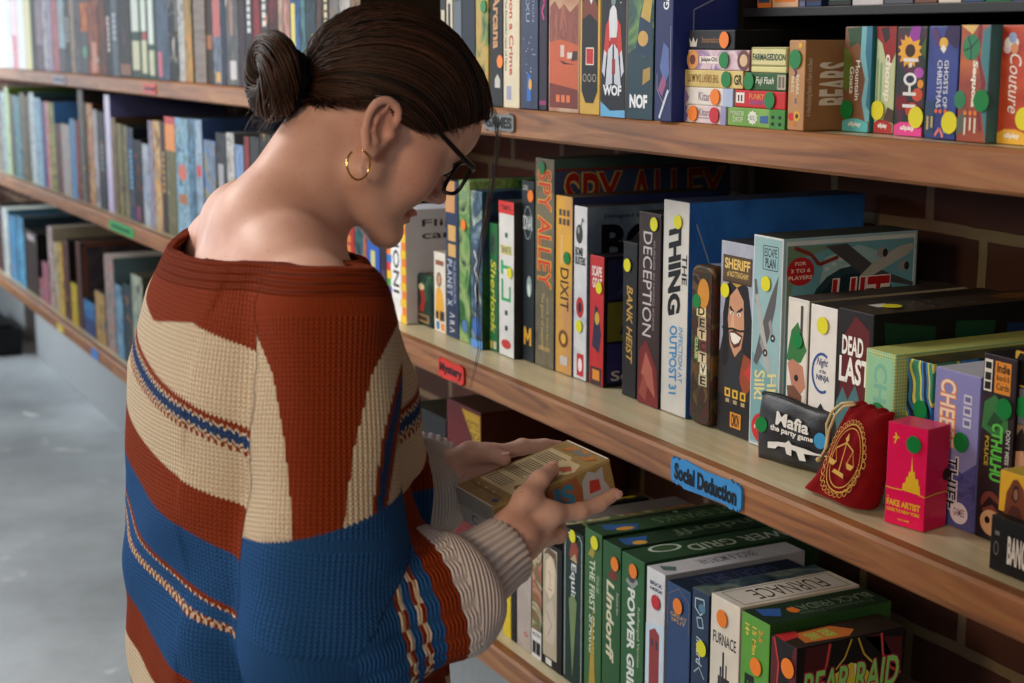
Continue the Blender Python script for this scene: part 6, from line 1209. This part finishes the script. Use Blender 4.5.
# drooping folds at the elbow and along the upper sleeve
def ring_fold(c, n_, R, w, k=.012):
    pass
X = sw_.ax[0][:, None, None]; Y = sw_.ax[1][None, :, None]; Z = sw_.ax[2][None, None, :]
wr_ = .0030*np.sin(70*(Y+.6*Z)+8*X)*np.clip((1.06-Z)/.1, 0, 1)*(X > -1.50)+.0022*np.sin(55*Z+40*X-20*Y)*(X > -1.50)
sw_.F += wr_.astype(np.float32)
PN = (WR-PUFF)/np.linalg.norm(WR-PUFF)
pl_ = ((X-PUFF[0])*PN[0]+(Y-PUFF[1])*PN[1]+(Z-PUFF[2])*PN[2]-.034)+100*np.clip(-1.50-X, 0, 1)-0
reg = (X > -1.50) & (Y > .56) & (Z < 1.09)
hmx = np.clip(.5+.5*(sw_.F-pl_)/.03, 0, 1); smx = sw_.F*hmx+pl_*(1-hmx)+.03*hmx*(1-hmx)
sw_.F = np.where(reg & ((X-PUFF[0])*PN[0]+(Y-PUFF[1])*PN[1]+(Z-PUFF[2])*PN[2] > -.03), smx, sw_.F).astype(np.float32)
# hollow it and cut the wide neck
shell = -(sw_.F+.009)
sw_.F = np.where(Z > 1.20, np.maximum(sw_.F, shell), sw_.F)
neck = (Z-(1.313+.03*(X+1.60)-.10*np.clip(Y-.53, 0, 1)-.10*np.clip(.47-Y, 0, .1)+.14*np.clip(-1.70-X, 0, .2)))
sw_.F = np.maximum(sw_.F, neck.astype(np.float32)+0*Y)
v, f = sw_.mesh(); v = relax(v, f, 2, .45)
del sw_
nk_ = v[:, 2]-(1.313+.03*(v[:, 0]+1.60)-.10*np.clip(v[:, 1]-.53, 0, 1)-.10*np.clip(.47-v[:, 1], 0, .1)+.14*np.clip(-1.70-v[:, 0], 0, .2))
dR, tR, qR = chain_d(SLR, SRR, v); dL, tL, qL = chain_d(SLL, SRL, v)
dT = torso_d(v[:, 0], v[:, 1], v[:, 2])
armR = (dR < dT).astype(float); armL = (dL < dT).astype(float)
# soft region masks
mR = np.clip(.5+(dT-dR)/.008, 0, 1); mL = np.clip(.5+(dT-dL)/.008, 0, 1)
s_t = 1.346-v[:, 2]-.20*np.clip(v[:, 0]+1.76, -.05, .45)
s_t = s_t+.04*np.clip((-1.68-v[:, 0])/.08, 0, 1)*np.clip((.11-s_t)/.05, 0, 1)
s_t = s_t+.032*np.clip((v[:, 0]+1.62)/.10, 0, 1)*np.clip((.112-s_t)/.05, 0, 1)
knit_j = .0025*(np.abs(((v[:, 0]+v[:, 1])/.0075) % 1-.5))
aR = (v-qR) @ Rv
wR = np.interp(v[:, 2], [1.05, 1.10, 1.16, 1.22, 1.26, 1.29], [.022, .024, .032, .046, .068, .14])
a_q = np.where(aR > 0, aR-wR, -aR-wR)
LUP = float(np.linalg.norm(SLR[1]-SLR[0])+np.linalg.norm(SLR[2]-SLR[1])); LF = float(np.linalg.norm(SLR[3]-SLR[2]))
z_b = v[:, 2]-(1.082+.25*(aR))
ux = np.arctan2(v[:, 1]-.555, v[:, 0]+1.612)*.19; uR = np.arctan2((v-qR)[:, 1], (v-qR)@np.array((1, 0, .3)))*.07; uL = np.arctan2((v-qL)[:, 1], (v-qL)[:, 0])*.07
ku = np.where(armR > 0, uR, np.where(armL > 0, uL, ux)); kv = np.where(armR > 0, tR, np.where(armL > 0, tL, -v[:, 2]))
RUST, CREAM, BLUE, NAVY = (140, 56, 26), (222, 202, 174), (40, 86, 142), (44, 70, 116)
WHITE = (232, 221, 220)
m_kn, nt, b_ = new_mat('striped_knit'); N = nt.nodes; L = nt.links
def attr(n): q = N.new('ShaderNodeAttribute'); q.attribute_name = n; return q.outputs['Fac']
def mth(op, a, b=None, c=None):
    q = N.new('ShaderNodeMath'); q.operation = op
    for i, x in enumerate((a, b, c)):
        if x is None: continue
        if hasattr(x, 'node'): L.new(x, q.inputs[i])
        else: q.inputs[i].default_value = x
    return q.outputs[0]
def ramp(sock, lo, hi, stops):
    q = N.new('ShaderNodeMapRange'); q.inputs[1].default_value = lo; q.inputs[2].default_value = hi; L.new(sock, q.inputs[0])
    r = N.new('ShaderNodeValToRGB'); r.color_ramp.interpolation = 'CONSTANT'; e = r.color_ramp.elements
    while len(e) < len(stops): e.new(.999)
    for i, (p, c) in enumerate(stops): e[i].position = min(1, max(0, (p-lo)/(hi-lo))); e[i].color = lin(c)
    L.new(q.outputs[0], r.inputs[0]); return r.outputs[0]
def mixc(fac, a, b):
    q = N.new('ShaderNodeMix'); q.data_type = 'RGBA'
    for nm, x in (('Factor', fac), ('A', a), ('B', b)):
        if hasattr(x, 'node'): L.new(x, q.inputs[nm])
        else: q.inputs[nm].default_value = x
    return q.outputs['Result']
KU, KV = attr('knit_u'), attr('knit_v')
col_ = mth('FRACT', mth('DIVIDE', KU, .0050)); tri = mth('ABSOLUTE', mth('SUBTRACT', col_, .5))       # wale profile and the slant of each stitch
rowp = mth('FRACT', mth('ADD', mth('DIVIDE', KV, .0044), mth('MULTIPLY', tri, 1.1)))
jag = mth('MULTIPLY', mth('SUBTRACT', tri, .25), .0052)
ts = mth('ADD', attr('torso_s'), jag)
def fair(p0, p1, base, dark, mid2):
    """a patterned band: dark edge, alternating stitches inside"""
    w = (p1-p0)/5
    return [(p0, dark), (p0+w, base), (p0+1.6*w, mid2), (p0+3.4*w, base), (p0+4*w, dark)]
tor_a = ramp(ts, -.05, .62, [(-.05, RUST), (.075, CREAM), (.110, RUST), (.1155, CREAM), (.119, NAVY), (.131, CREAM), (.1345, RUST), (.139, CREAM), (.190, RUST), (.236, BLUE), (.296, RUST), (.301, CREAM), (.3055, BLUE), (.3165, RUST), (.321, CREAM), (.3255, BLUE), (.392, RUST), (.452, CREAM), (.50, RUST), (.53, CREAM)])
tor_b = ramp(ts, -.05, .62, [(-.05, RUST), (.075, CREAM), (.110, RUST), (.1155, RUST), (.119, CREAM), (.1225, NAVY), (.128, CREAM), (.131, RUST), (.1345, CREAM), (.139, CREAM), (.190, RUST), (.236, BLUE), (.296, RUST), (.301, RUST), (.3055, BLUE), (.3165, CREAM), (.321, RUST), (.3255, BLUE), (.392, RUST), (.452, CREAM), (.50, RUST), (.53, CREAM)])
dash = mth('GREATER_THAN', mth('FRACT', mth('DIVIDE', KU, .0080)), .55)
tor = mixc(dash, tor_a, tor_b)
aq = mth('ADD', attr('arm_q'), mth('MULTIPLY', jag, .8))
sgn = attr('arm_side')
upr = ramp(aq, -.1, .12, [(-.1, RUST), (0, CREAM), (.024, RUST), (.0275, NAVY), (.0335, RUST), (.037, CREAM), (.047, RUST), (.075, BLUE)])
upl = ramp(aq, -.1, .12, [(-.1, RUST), (0, CREAM)])
upc = mixc(sgn, upl, upr)
at2 = mth('ADD', attr('arm_t'), jag)
LE = LUP+LF
low_a = ramp(at2, 0, .6, [(0, BLUE), (LE-.082, RUST), (LE-.0775, CREAM), (LE-.073, BLUE), (LE-.064, RUST), (LE-.060, CREAM), (LE-.056, BLUE), (LE-.040, RUST), (LE-.018, WHITE)])
low_b = ramp(at2, 0, .6, [(0, BLUE), (LE-.082, CREAM), (LE-.0775, RUST), (LE-.073, BLUE), (LE-.064, CREAM), (LE-.060, RUST), (LE-.056, BLUE), (LE-.040, RUST), (LE-.018, WHITE)])
low_ = mixc(dash, low_a, low_b)
armc = mixc(mth('GREATER_THAN', mth('ADD', attr('arm_zb'), mth('MULTIPLY', jag, -1)), 0), low_, upc)
larm = ramp(mth('ADD', attr('larm_t'), jag), 0, .6, [(0, RUST), (.11, CREAM), (.17, BLUE), (.30, WHITE)])
c_ = mixc(mth('GREATER_THAN', attr('is_right'), .5), tor, armc)
c_ = mixc(mth('GREATER_THAN', attr('is_left'), .5), c_, larm)
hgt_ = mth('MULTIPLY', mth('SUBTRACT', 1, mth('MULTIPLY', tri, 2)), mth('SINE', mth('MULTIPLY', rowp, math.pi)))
dk = N.new('ShaderNodeMix'); dk.data_type = 'RGBA'; dk.blend_type = 'MULTIPLY'; dk.inputs['Factor'].default_value = .55  # gaps between stitches darkened in the colour, as shade in the knit
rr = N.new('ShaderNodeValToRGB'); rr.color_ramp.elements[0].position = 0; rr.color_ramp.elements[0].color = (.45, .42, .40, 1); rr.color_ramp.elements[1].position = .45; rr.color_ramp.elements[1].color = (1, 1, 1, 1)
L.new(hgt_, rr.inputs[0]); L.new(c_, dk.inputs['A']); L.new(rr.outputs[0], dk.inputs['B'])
tcn = N.new('ShaderNodeTexCoord'); fz = N.new('ShaderNodeTexNoise'); fz.inputs['Scale'].default_value = 500; L.new(tcn.outputs['Object'], fz.inputs['Vector'])
nb_ = attr('neck_d'); ribs_ = mth('MULTIPLY', mth('MULTIPLY', mth('ADD', mth('SINE', mth('MULTIPLY', nb_, 860)), 1), 1.6), mth('LESS_THAN', nb_, .026))
hh = mth('ADD', mth('ADD', hgt_, ribs_), mth('MULTIPLY', fz.outputs['Fac'], .35))
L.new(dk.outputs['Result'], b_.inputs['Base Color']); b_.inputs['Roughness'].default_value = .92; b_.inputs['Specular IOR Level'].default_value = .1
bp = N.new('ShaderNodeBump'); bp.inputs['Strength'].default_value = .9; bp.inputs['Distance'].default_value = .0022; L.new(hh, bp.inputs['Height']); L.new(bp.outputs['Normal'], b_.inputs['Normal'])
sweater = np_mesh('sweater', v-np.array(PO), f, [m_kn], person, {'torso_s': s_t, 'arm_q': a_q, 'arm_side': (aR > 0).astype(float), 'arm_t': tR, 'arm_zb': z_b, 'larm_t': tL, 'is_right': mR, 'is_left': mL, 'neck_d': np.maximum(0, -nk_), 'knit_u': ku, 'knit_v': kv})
# ribbed cuffs and neckband
def knit_plain(c, name, pitch=.0042):
    m, nt, b = new_mat(name); N = nt.nodes; L = nt.links
    at_ = N.new('ShaderNodeAttribute'); at_.attribute_name = 'rib'
    no = N.new('ShaderNodeTexNoise'); no.inputs['Scale'].default_value = 300; tc = N.new('ShaderNodeTexCoord'); L.new(tc.outputs['Object'], no.inputs['Vector'])
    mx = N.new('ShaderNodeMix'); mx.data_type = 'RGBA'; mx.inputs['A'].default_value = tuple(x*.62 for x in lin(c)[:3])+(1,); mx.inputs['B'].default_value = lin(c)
    L.new(at_.outputs['Fac'], mx.inputs['Factor']); L.new(mx.outputs['Result'], b.inputs['Base Color']); b.inputs['Roughness'].default_value = .92; b.inputs['Specular IOR Level'].default_value = .1
    bp = N.new('ShaderNodeBump'); bp.inputs['Strength'].default_value = .4; bp.inputs['Distance'].default_value = .001; L.new(no.outputs['Fac'], bp.inputs['Height']); L.new(bp.outputs['Normal'], b.inputs['Normal'])
    return m
def cuff(a, b, r0, r1, nr, col):
    a, b = V(a), V(b); ax = (b-a).normalized(); u = ax.cross(V((0, 0, 1))).normalized(); w = ax.cross(u); L_ = (b-a).length
    prof = [(0, r0*.6), (.0, r0), (.25, r0*.98), (.5, (r0+r1)/2), (.8, r1), (.97, r1*1.01), (1.0, r1*.97), (.98, r1*.90), (.6, r1*.86)]
    n = nr*4; vs, rib = [], []
    for t, r in prof:
        for i in range(n):
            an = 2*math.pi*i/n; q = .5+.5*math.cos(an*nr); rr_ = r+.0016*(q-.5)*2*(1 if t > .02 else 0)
            vs.append(a+ax*(t*L_)+u*math.cos(an)*rr_+w*math.sin(an)*rr_-PO); rib.append(q)
    fs = [(j*n+i, j*n+(i+1) % n, (j+1)*n+(i+1) % n, (j+1)*n+i) for j in range(len(prof)-1) for i in range(n)]
    return np_mesh('cuff', np.array([tuple(x) for x in vs]), np.array(fs), [knit_plain(col, 'ribbed_knit')], sweater, {'rib': rib})
cuff(PUFF+PN*.022, WR-PN*.004, .042, .0365, 30, (234, 222, 220))
PL = SLL[3]; cuff(PL+(WL-PL)*.3, WL+(WL-PL)*.05, .050, .040, 28, (230, 224, 228))
# ---------------- trousers and shoes
jn = Field((-1.86, .36, .05), (-1.34, .80, 1.0), .009)
jn.ell((-1.60, .55, .86), (.175, .128, .14), k=.03)
for sx in (-1, 1):
    jn.chain([np.array((-1.60+.085*sx, .555, .80)), np.array((-1.60+.092*sx, .575, .48)), np.array((-1.60+.10*sx, .545, .09))], [.095, .066, .058], .03)
v, f = jn.mesh(); v = relax(v, f, 2)
np_mesh('jeans', v-np.array(PO), f, [paint((44, 56, 82), .85, name='denim')], person)
for sx in (-1, 1):
    sf = Field((-1.60+.10*sx-.07, .44, -.01), (-1.60+.10*sx+.07, .80, .14), .006)
    sf.cap((-1.60+.10*sx, .52, .045), (-1.60+.115*sx, .70, .034), .046, .038, .01); sf.cap((-1.60+.10*sx, .53, .06), (-1.60+.10*sx, .535, .11), .044, .05, .02)
    sf.put(lambda X, Y, Z: .002-Z+0*X+0*Y, (-3, -3, -1), (3, 3, 1), 0, 'i')
    v, f = sf.mesh(); np_mesh('shoe', relax(v, f, 1)-np.array(PO), f, [paint((40, 40, 44), .6, name='shoe')], person)

# ---------------- hair
m_hair, nt, b_ = new_mat('brown_hair'); N = nt.nodes; L = nt.links
at_ = N.new('ShaderNodeAttribute'); at_.attribute_name = 'tone'
crn = N.new('ShaderNodeValToRGB'); e = crn.color_ramp.elements; e[0].color = lin((20, 13, 10)); e[1].color = lin((78, 48, 32)); L.new(at_.outputs['Fac'], crn.inputs['Fac']); L.new(crn.outputs['Color'], b_.inputs['Base Color'])
b_.inputs['Roughness'].default_value = .5; b_.inputs['Specular IOR Level'].default_value = .3
EC = np.array((0, .007, .045)); ER = np.array((.0800, .1040, .0890))
HB = np.array((0, -.090, -.004)); bdir = (HB-EC)/ER; bdir /= np.linalg.norm(bdir)
HL = [(0, .106, .082), (.025, .102, .080), (.046, .090, .070), (.061, .074, .055), (.069, .058, .040), (.0745, .042, .024), (.0765, .024, .016), (.0765, .012, .022), (.0775, -.006, .034), (.077, -.024, .026), (.075, -.036, .012), (.069, -.052, .000), (.056, -.069, -.012), (.032, -.084, -.022), (0, -.090, -.028)]
HL = np.array(HL)
def hairline(q):                        # q in 0..1 along the right side
    x = q*(len(HL)-1); i = min(int(x), len(HL)-2); return HL[i]+(HL[i+1]-HL[i])*(x-i)
def path(start, n, lift, bulge, conv=1.0):
    d0 = (start-EC)/ER; r0 = np.linalg.norm(d0); d0 = d0/r0
    up = 1.55*max(0, min(1, (d0[1]+.25)/1.0))*max(0, min(1, 1.25-abs(d0[0])*.9)); mid = .5*d0*np.array((1.15, 1, 1))+.5*bdir+np.array((0, .1, up)); mid = mid/np.linalg.norm(mid)*1.25; out = []
    for i in range(n):
        t = i/(n-1)*conv; d = (1-t)**2*d0+2*t*(1-t)*mid+t*t*bdir; d = d/np.linalg.norm(d)
        r = r0+(1-r0)*min(1, t*3)
        out.append(EC+ER*d*(r*(1+bulge*math.sin(math.pi*min(1, t)))) + d*lift)
    return np.array(out)
hv, hf, ht = [], [], []
def add_grid(rows, tone):
    b0 = len(hv); n = len(rows[0])
    for r in rows:
        for p in r: hv.append(hd(*p)-np.array(PO)); ht.append(tone)
    for j in range(len(rows)-1):
        for i in range(n-1): hf.append((b0+j*n+i, b0+j*n+i+1, b0+(j+1)*n+i+1, b0+(j+1)*n+i))
qs = np.linspace(0, 1, 60)
rows = [path(hairline(q)*np.array((-1, 1, 1)), 18, 0, .02) for q in qs[::-1]]+[path(hairline(q), 18, 0, .02) for q in qs[1:]]
add_grid(rows, .12)
rnd = random.Random(11)
def strand(pts, r0, tone, world=False, taper=True, sides=4):
    b0 = len(hv); n = len(pts); prev = None
    P_ = [V(p) for p in pts]
    for i in range(n):
        t = (P_[min(i+1, n-1)]-P_[max(i-1, 0)]).normalized()
        if prev is None: prev = t.orthogonal().normalized()
        u = (prev-t*prev.dot(t)).normalized(); prev = u; w = t.cross(u); r = r0*((.12+.88*math.sin(math.pi*min(1, max(0, .04+.93*i/(n-1))))) if taper else 1)
        for k in range(sides):
            an = 2*math.pi*k/sides; q = P_[i]+(u*math.cos(an)+w*math.sin(an))*r
            hv.append((np.array(q) if world else hd(*q))-np.array(PO)); ht.append(tone)
    for i in range(n-1):
        for k in range(sides):
            hf.append((b0+i*sides+k, b0+i*sides+(k+1) % sides, b0+(i+1)*sides+(k+1) % sides, b0+(i+1)*sides+k))
for i in range(1500):
    q = rnd.random()**.85; st = hairline(q)*np.array((1 if rnd.random() < .6 else -1, 1, 1))
    conv = .86+.12*rnd.random()
    pts = path(st+np.array([rnd.gauss(0, .0026) for _ in range(3)]), 13, rnd.uniform(.0002, .0034), .02+rnd.uniform(-.004, .012), conv)
    if rnd.random() < .35: k0 = rnd.randint(1, 5); pts = pts[k0:]
    wv = rnd.uniform(-.0012, .0012); pts = pts+np.array([[0, 0, wv*math.sin(3*j/12*math.pi)] for j in range(len(pts))])
    strand(pts, rnd.uniform(.0007, .0014), min(1, max(0, rnd.gauss(.42, .24))))
# bun: a thick rope of hair wound once and a half around itself
BC_ = np.array((0, -.117, -.012)); bax = np.array((0, -.90, -.436)); bu = np.array((1, 0, 0)); bw = np.cross(bax, bu)
for i in range(620):
    ph = rnd.uniform(0, 2*math.pi); th0 = rnd.uniform(0, 2*math.pi); rr_ = .0205*rnd.uniform(.82, 1.06); tw = rnd.uniform(.7, 1.3); n = 12; ln = rnd.uniform(1.6, 3.2); pts = []
    for j in range(n):
        th = th0+ln*j/(n-1); fi = ph+tw*ln*j/(n-1)
        Rm = .0265*(1+.10*math.sin(2*th+.6)); rad = np.cos(th)*bu+np.sin(th)*bw
        pts.append(BC_+rad*(Rm+rr_*math.cos(fi))+bax*(rr_*.98*math.sin(fi)+.004*math.sin(th)))
    strand(pts, rnd.uniform(.0010, .0018), min(1, max(0, rnd.gauss(.38, .25))))
for i in range(60):                       # filling of the bun
    th = rnd.uniform(0, 2*math.pi); pts = [BC_+(np.cos(th+.5*j)*bu+np.sin(th+.5*j)*bw)*.022*(1-.1*j)+bax*(.006*j-.012) for j in range(5)]
    strand(pts, .009, .15, sides=6)
# loose lock in front of her face and flyaways at the nape
lock = [(484, 92), (494, 112), (498, 135), (496, 165), (489, 205), (481, 245), (476, 285), (477, 320), (479, 350), (471, 388)]
for i in range(9):
    dx = rnd.uniform(-3.5, 3.5); dp = 1.735+rnd.uniform(-.004, .004); n_ = len(lock)-(0 if i < 4 else rnd.randint(0, 3))
    pts = [at(x+dx*(1-.07*j)+1.6*math.sin(j*1.1+i), y, dp) for j, (x, y) in enumerate(lock[:n_])]
    fine = []
    for a, b in zip(pts[:-1], pts[1:]): fine += [a, a.lerp(b, .5)]
    strand(fine+[pts[-1]], .0004, .55, True, True)
for i in range(34):
    q0 = V(hd(rnd.uniform(-.03, .05), -.088-rnd.uniform(0, .02), -.04+rnd.uniform(-.005, .03))); pts = [q0]
    dv = V((rnd.uniform(-.3, .2), -1, rnd.uniform(-.5, .25))).normalized()
    for j in range(5): dv = (dv+V((0, .05, -.22))).normalized(); pts.append(pts[-1]+dv*rnd.uniform(.004, .010))
    strand(pts, .00035, .6, True, True, 3)
hf4 = np.array(hf)
np_mesh('hair', np.array(hv), hf4, [m_hair], person, {'tone': ht})
vs, fs = tube([V(hd(*(np.array((0, -.098, -.005))+(np.cos(t)*bu+np.sin(t)*bw)*(.0215+.0022*math.sin(9*t)))))-PO for t in [2*math.pi*i/54 for i in range(54)]], [.0115+.0018*math.sin(i*1.7) for i in range(54)], 10, closed=True)
mesh_obj('hair_tie', vs, fs, paint((16, 16, 20), .9), parent=person, smooth=True)

# ---------------- glasses and hoop earring
m_fr = paint((18, 17, 20), .28, name='frame_plastic')
ml, nt, b_ = new_mat('lens_glass'); nt.nodes.remove(b_); N = nt.nodes; tr_ = N.new('ShaderNodeBsdfTransparent'); gl_ = N.new('ShaderNodeBsdfGlossy'); gl_.inputs['Roughness'].default_value = .05; ms_ = N.new('ShaderNodeMixShader'); ms_.inputs['Fac'].default_value = .08
nt.links.new(tr_.outputs[0], ms_.inputs[1]); nt.links.new(gl_.outputs[0], ms_.inputs[2]); nt.links.new(ms_.outputs[0], N['Material Output'].inputs['Surface'])
GY, GZ = .106, .006
def lensring(cx, n=28):
    out = []
    for i in range(n):
        t = 2*math.pi*i/n; c, s = math.cos(t), math.sin(t); x = .0230*abs(c)**.55*(1 if c > 0 else -1); z = .0195*abs(s)**.6*(1 if s > 0 else -1)
        out.append((cx+x, GY-.09*(abs(cx+x))**1.35*.9, GZ+z))
    return out
fr = None
vs, fs = [], []
def joinmesh(t):
    global vs, fs
    b0 = len(vs); vs += t[0]; fs += [tuple(b0+i for i in q) for q in t[1]]
for sx in (-1, 1): joinmesh(tube([V(hd(*q))-PO for q in lensring(.033*sx)], .0023, 8, closed=True))
joinmesh(tube([V(hd(*q))-PO for q in [(-.0085, GY, GZ+.006), (0, GY+.002, GZ+.009), (.0085, GY, GZ+.006)]], .0024, 8))
glasses = mesh_obj('glasses', vs, fs, m_fr, parent=person, smooth=True)
for sx in (-1, 1):
    rg = lensring(.033*sx); c = V((.033*sx, GY-.09*.033**1.35*.9, GZ)); vv = [V(hd(*q))-PO for q in rg]
    mesh_obj('lens', vv, [tuple(range(len(vv)))], ml, parent=glasses)
    y1 = GY-.09*.0585**1.35*.9
    vs, fs = tube([V(hd(*q))-PO for q in [(.0575*sx, y1+.001, GZ+.012), (.066*sx, y1-.004, GZ+.0135), (.0735*sx, y1-.030, GZ+.016), (.079*sx, .030, GZ+.024), (.0825*sx, .0, GZ+.030), (.082*sx, -.018, GZ+.026), (.080*sx, -.040, GZ+.012)]], [.0028, .0034, .0030, .0026, .0024, .0022, .0022], 8)
    mesh_obj('temple_arm', vs, fs, m_fr, parent=glasses, smooth=True)
bm = bmesh.new(); bmesh.ops.create_icosphere(bm, subdivisions=2, radius=.0014, matrix=Matrix.Translation(V(hd(.0165, .1015, -.0225))-PO)); bm_obj('nose_stud', bm, paint((220, 220, 224), .15, 1.0, .03, 'silver'), person, True)
lobe = V(hd(.0825, -.020, -.036))
RR = .0152
pts = []
for i in range(33):
    t = math.radians(70-310*i/32)
    pts.append(lobe+V((.0012*math.sin(t*2), RR*.82*math.cos(t)-RR*.25, RR*math.sin(t)-RR*.86))-PO)
vs, fs = tube(pts, [.00125]*33, 8); mesh_obj('hoop_earring', vs, fs, paint((236, 190, 120), .16, 1.0, .03, 'gold'), parent=person, smooth=True)
# black strap at the neckline
pts = [at(x, y, d) for x, y, d in [(280, 268, 1.585), (292, 265, 1.58), (306, 264, 1.572), (318, 265, 1.563), (327, 268, 1.556)]]
vs, fs = tube([p-PO for p in pts], .0032, 8); mesh_obj('strap', vs, fs, paint((20, 20, 22), .7), parent=person, smooth=True)

# ---------------- the box in her hands
GOLD = (150, 124, 76)
pn = (206, 188, 148); dkk = (84, 66, 44)
hb = [Q(.02, .0, .98, .012, (226, 222, 214), 't'), Q(.02, .988, .98, 1, (240, 236, 226), 't'), P([(.06, .20), (.06, .84), (.55, .84), (.62, .80), (.86, .80), (.98, .70), (.9, .6), (.98, .52), (.98, .22), (.93, .2)], pn, 't')]
rnd = random.Random(5)
for i in range(24):
    v0 = .235+i*.0235
    if i in (5, 6, 11, 17): continue
    hb.append(Q(.10, v0, .10+rnd.uniform(.40, .5), v0+.009, dkk, 't'))
hb += [O(.80, .30, .09, .04, (96, 70, 50), 't'), O(.82, .40, .07, .03, (60, 40, 40), 't'), O(.8, .40, .03, .015, (150, 50, 44), 't'), P([(.7, .48), (.78, .54), (.9, .52), (.84, .46)], (120, 90, 50), 't'), O(.76, .62, .05, .022, (70, 60, 50), 't'), P([(.7, .68), (.8, .74), (.92, .70), (.86, .64), (.76, .65)], (170, 80, 56), 't'), P([(.2, .87), (.5, .9), (.8, .86), (.9, .93), (.6, .97), (.3, .95)], (190, 120, 60), 't'), P([(.35, .89), (.45, .96), (.6, .93), (.7, .97), (.75, .9), (.55, .88)], (120, 120, 112), 't'), LN([(.1, .12), (.9, .12)], .0008, (110, 90, 56), 't'), Q(.2, .13, .26, .145, (200, 190, 170), 't'), Q(.4, .13, .46, .145, (200, 190, 170), 't'), Q(.6, .13, .66, .145, (200, 190, 170), 't'), O(.86, .07, .05, .025, (70, 80, 130), 't')]
hb += [P([(.36, .1), (.4, .8), (.7, .9), (.75, .2)], (150, 90, 60), 's'), P([(.3, .1), (.34, .6), (.5, .3)], (110, 130, 70), 's'), T('SP', .42, .2, .66, .8, (60, 120, 150), 180, 's', .05), P([(.72, .2), (.74, .7), (.8, .92), (.86, .8), (.93, .9), (.92, .5), (.96, .2), (.84, .1)], (170, 170, 176), 's'), P([(.78, .3), (.8, .65), (.88, .6), (.88, .3)], (176, 60, 50), 's'), Q(0, .93, 1, 1, (170, 146, 96), 's'), Q(.02, .02, .98, .5, (206, 206, 200)), T('C', .3, .1, .5, .4, (110, 110, 110), 0)]
hbx = build_box('card_game_box', BW, BL, BT, (180, 176, 166), GOLD, art([(146, 118, 70), (160, 132, 82), (132, 106, 62)], 20, 60), hb, bevel=.001, rough=.36)
hbx.rotation_euler = BR.to_euler(); hbx.location = BC+BR @ V((-BW/2, -BL/2, -BT))
tag(hbx, 'gold and brown box held in both her hands, printed back face up', 'card game')
# ------------------------------------------------------------------ camera and light
cd = bpy.data.cameras.new('camera'); cam = bpy.data.objects.new('camera', cd); COL.objects.link(cam); SC.camera = cam
cam.location = CAM; cam.rotation_euler = Matrix((cR, cU, -cF)).transposed().to_euler()
cd.sensor_width = 36; cd.lens = FPX/1024*36; cd.clip_start = .05
cd.dof.use_dof = True; cd.dof.focus_distance = 1.95; cd.dof.aperture_fstop = 6.3
def area(name, loc, target, sx, sy, power, col):
    l = bpy.data.lights.new(name, 'AREA'); l.shape = 'RECTANGLE'; l.size = sx; l.size_y = sy; l.energy = power; l.color = col
    o = bpy.data.objects.new(name, l); COL.objects.link(o); o.location = loc
    o.rotation_euler = (V(target)-V(loc)).to_track_quat('-Z', 'Y').to_euler(); return o
wl = area('window_light', (-8.4, -1.3, 2.3), (-7.7, 1.1, 1.55), 1.6, 1.2, 34, (.92, .97, 1)); wl.data.spread = math.radians(60)
area('main_ceiling_lamp', (-3.5, -.75, 3.1), (-1.9, .9, 1.0), 1.4, 1.0, 85, (1, .97, .92))  # unseen ceiling lamp over the aisle
area('front_fill', (-4.6, -3.2, 2.4), (-2.0, .8, 1.0), 2.0, 1.4, 66, (.95, .97, 1))  # added soft fill that lifts the box fronts
area('side_daylight', (-8.4, -3.3, 2.0), (-3.0, .4, .4), 2.4, 1.4, 40, (.88, .94, 1))
area('warm_lamp', (-.25, -1.4, 1.95), (-1.25, 1.15, 1.1), .35, .35, 20, (1, .72, .44))
area('right_fill', (1.3, -1.7, 2.3), (-1.45, .75, 1.05), 1.0, .8, 15, (1, .93, .86))
w = bpy.data.worlds.new('room_air'); SC.world = w; w.use_nodes = True
w.node_tree.nodes['Background'].inputs['Color'].default_value = (.5, .55, .62, 1); w.node_tree.nodes['Background'].inputs['Strength'].default_value = .08
SC.view_settings.view_transform = 'Standard'; SC.view_settings.look = 'None'; SC.view_settings.exposure = 0; SC.view_settings.gamma = 1
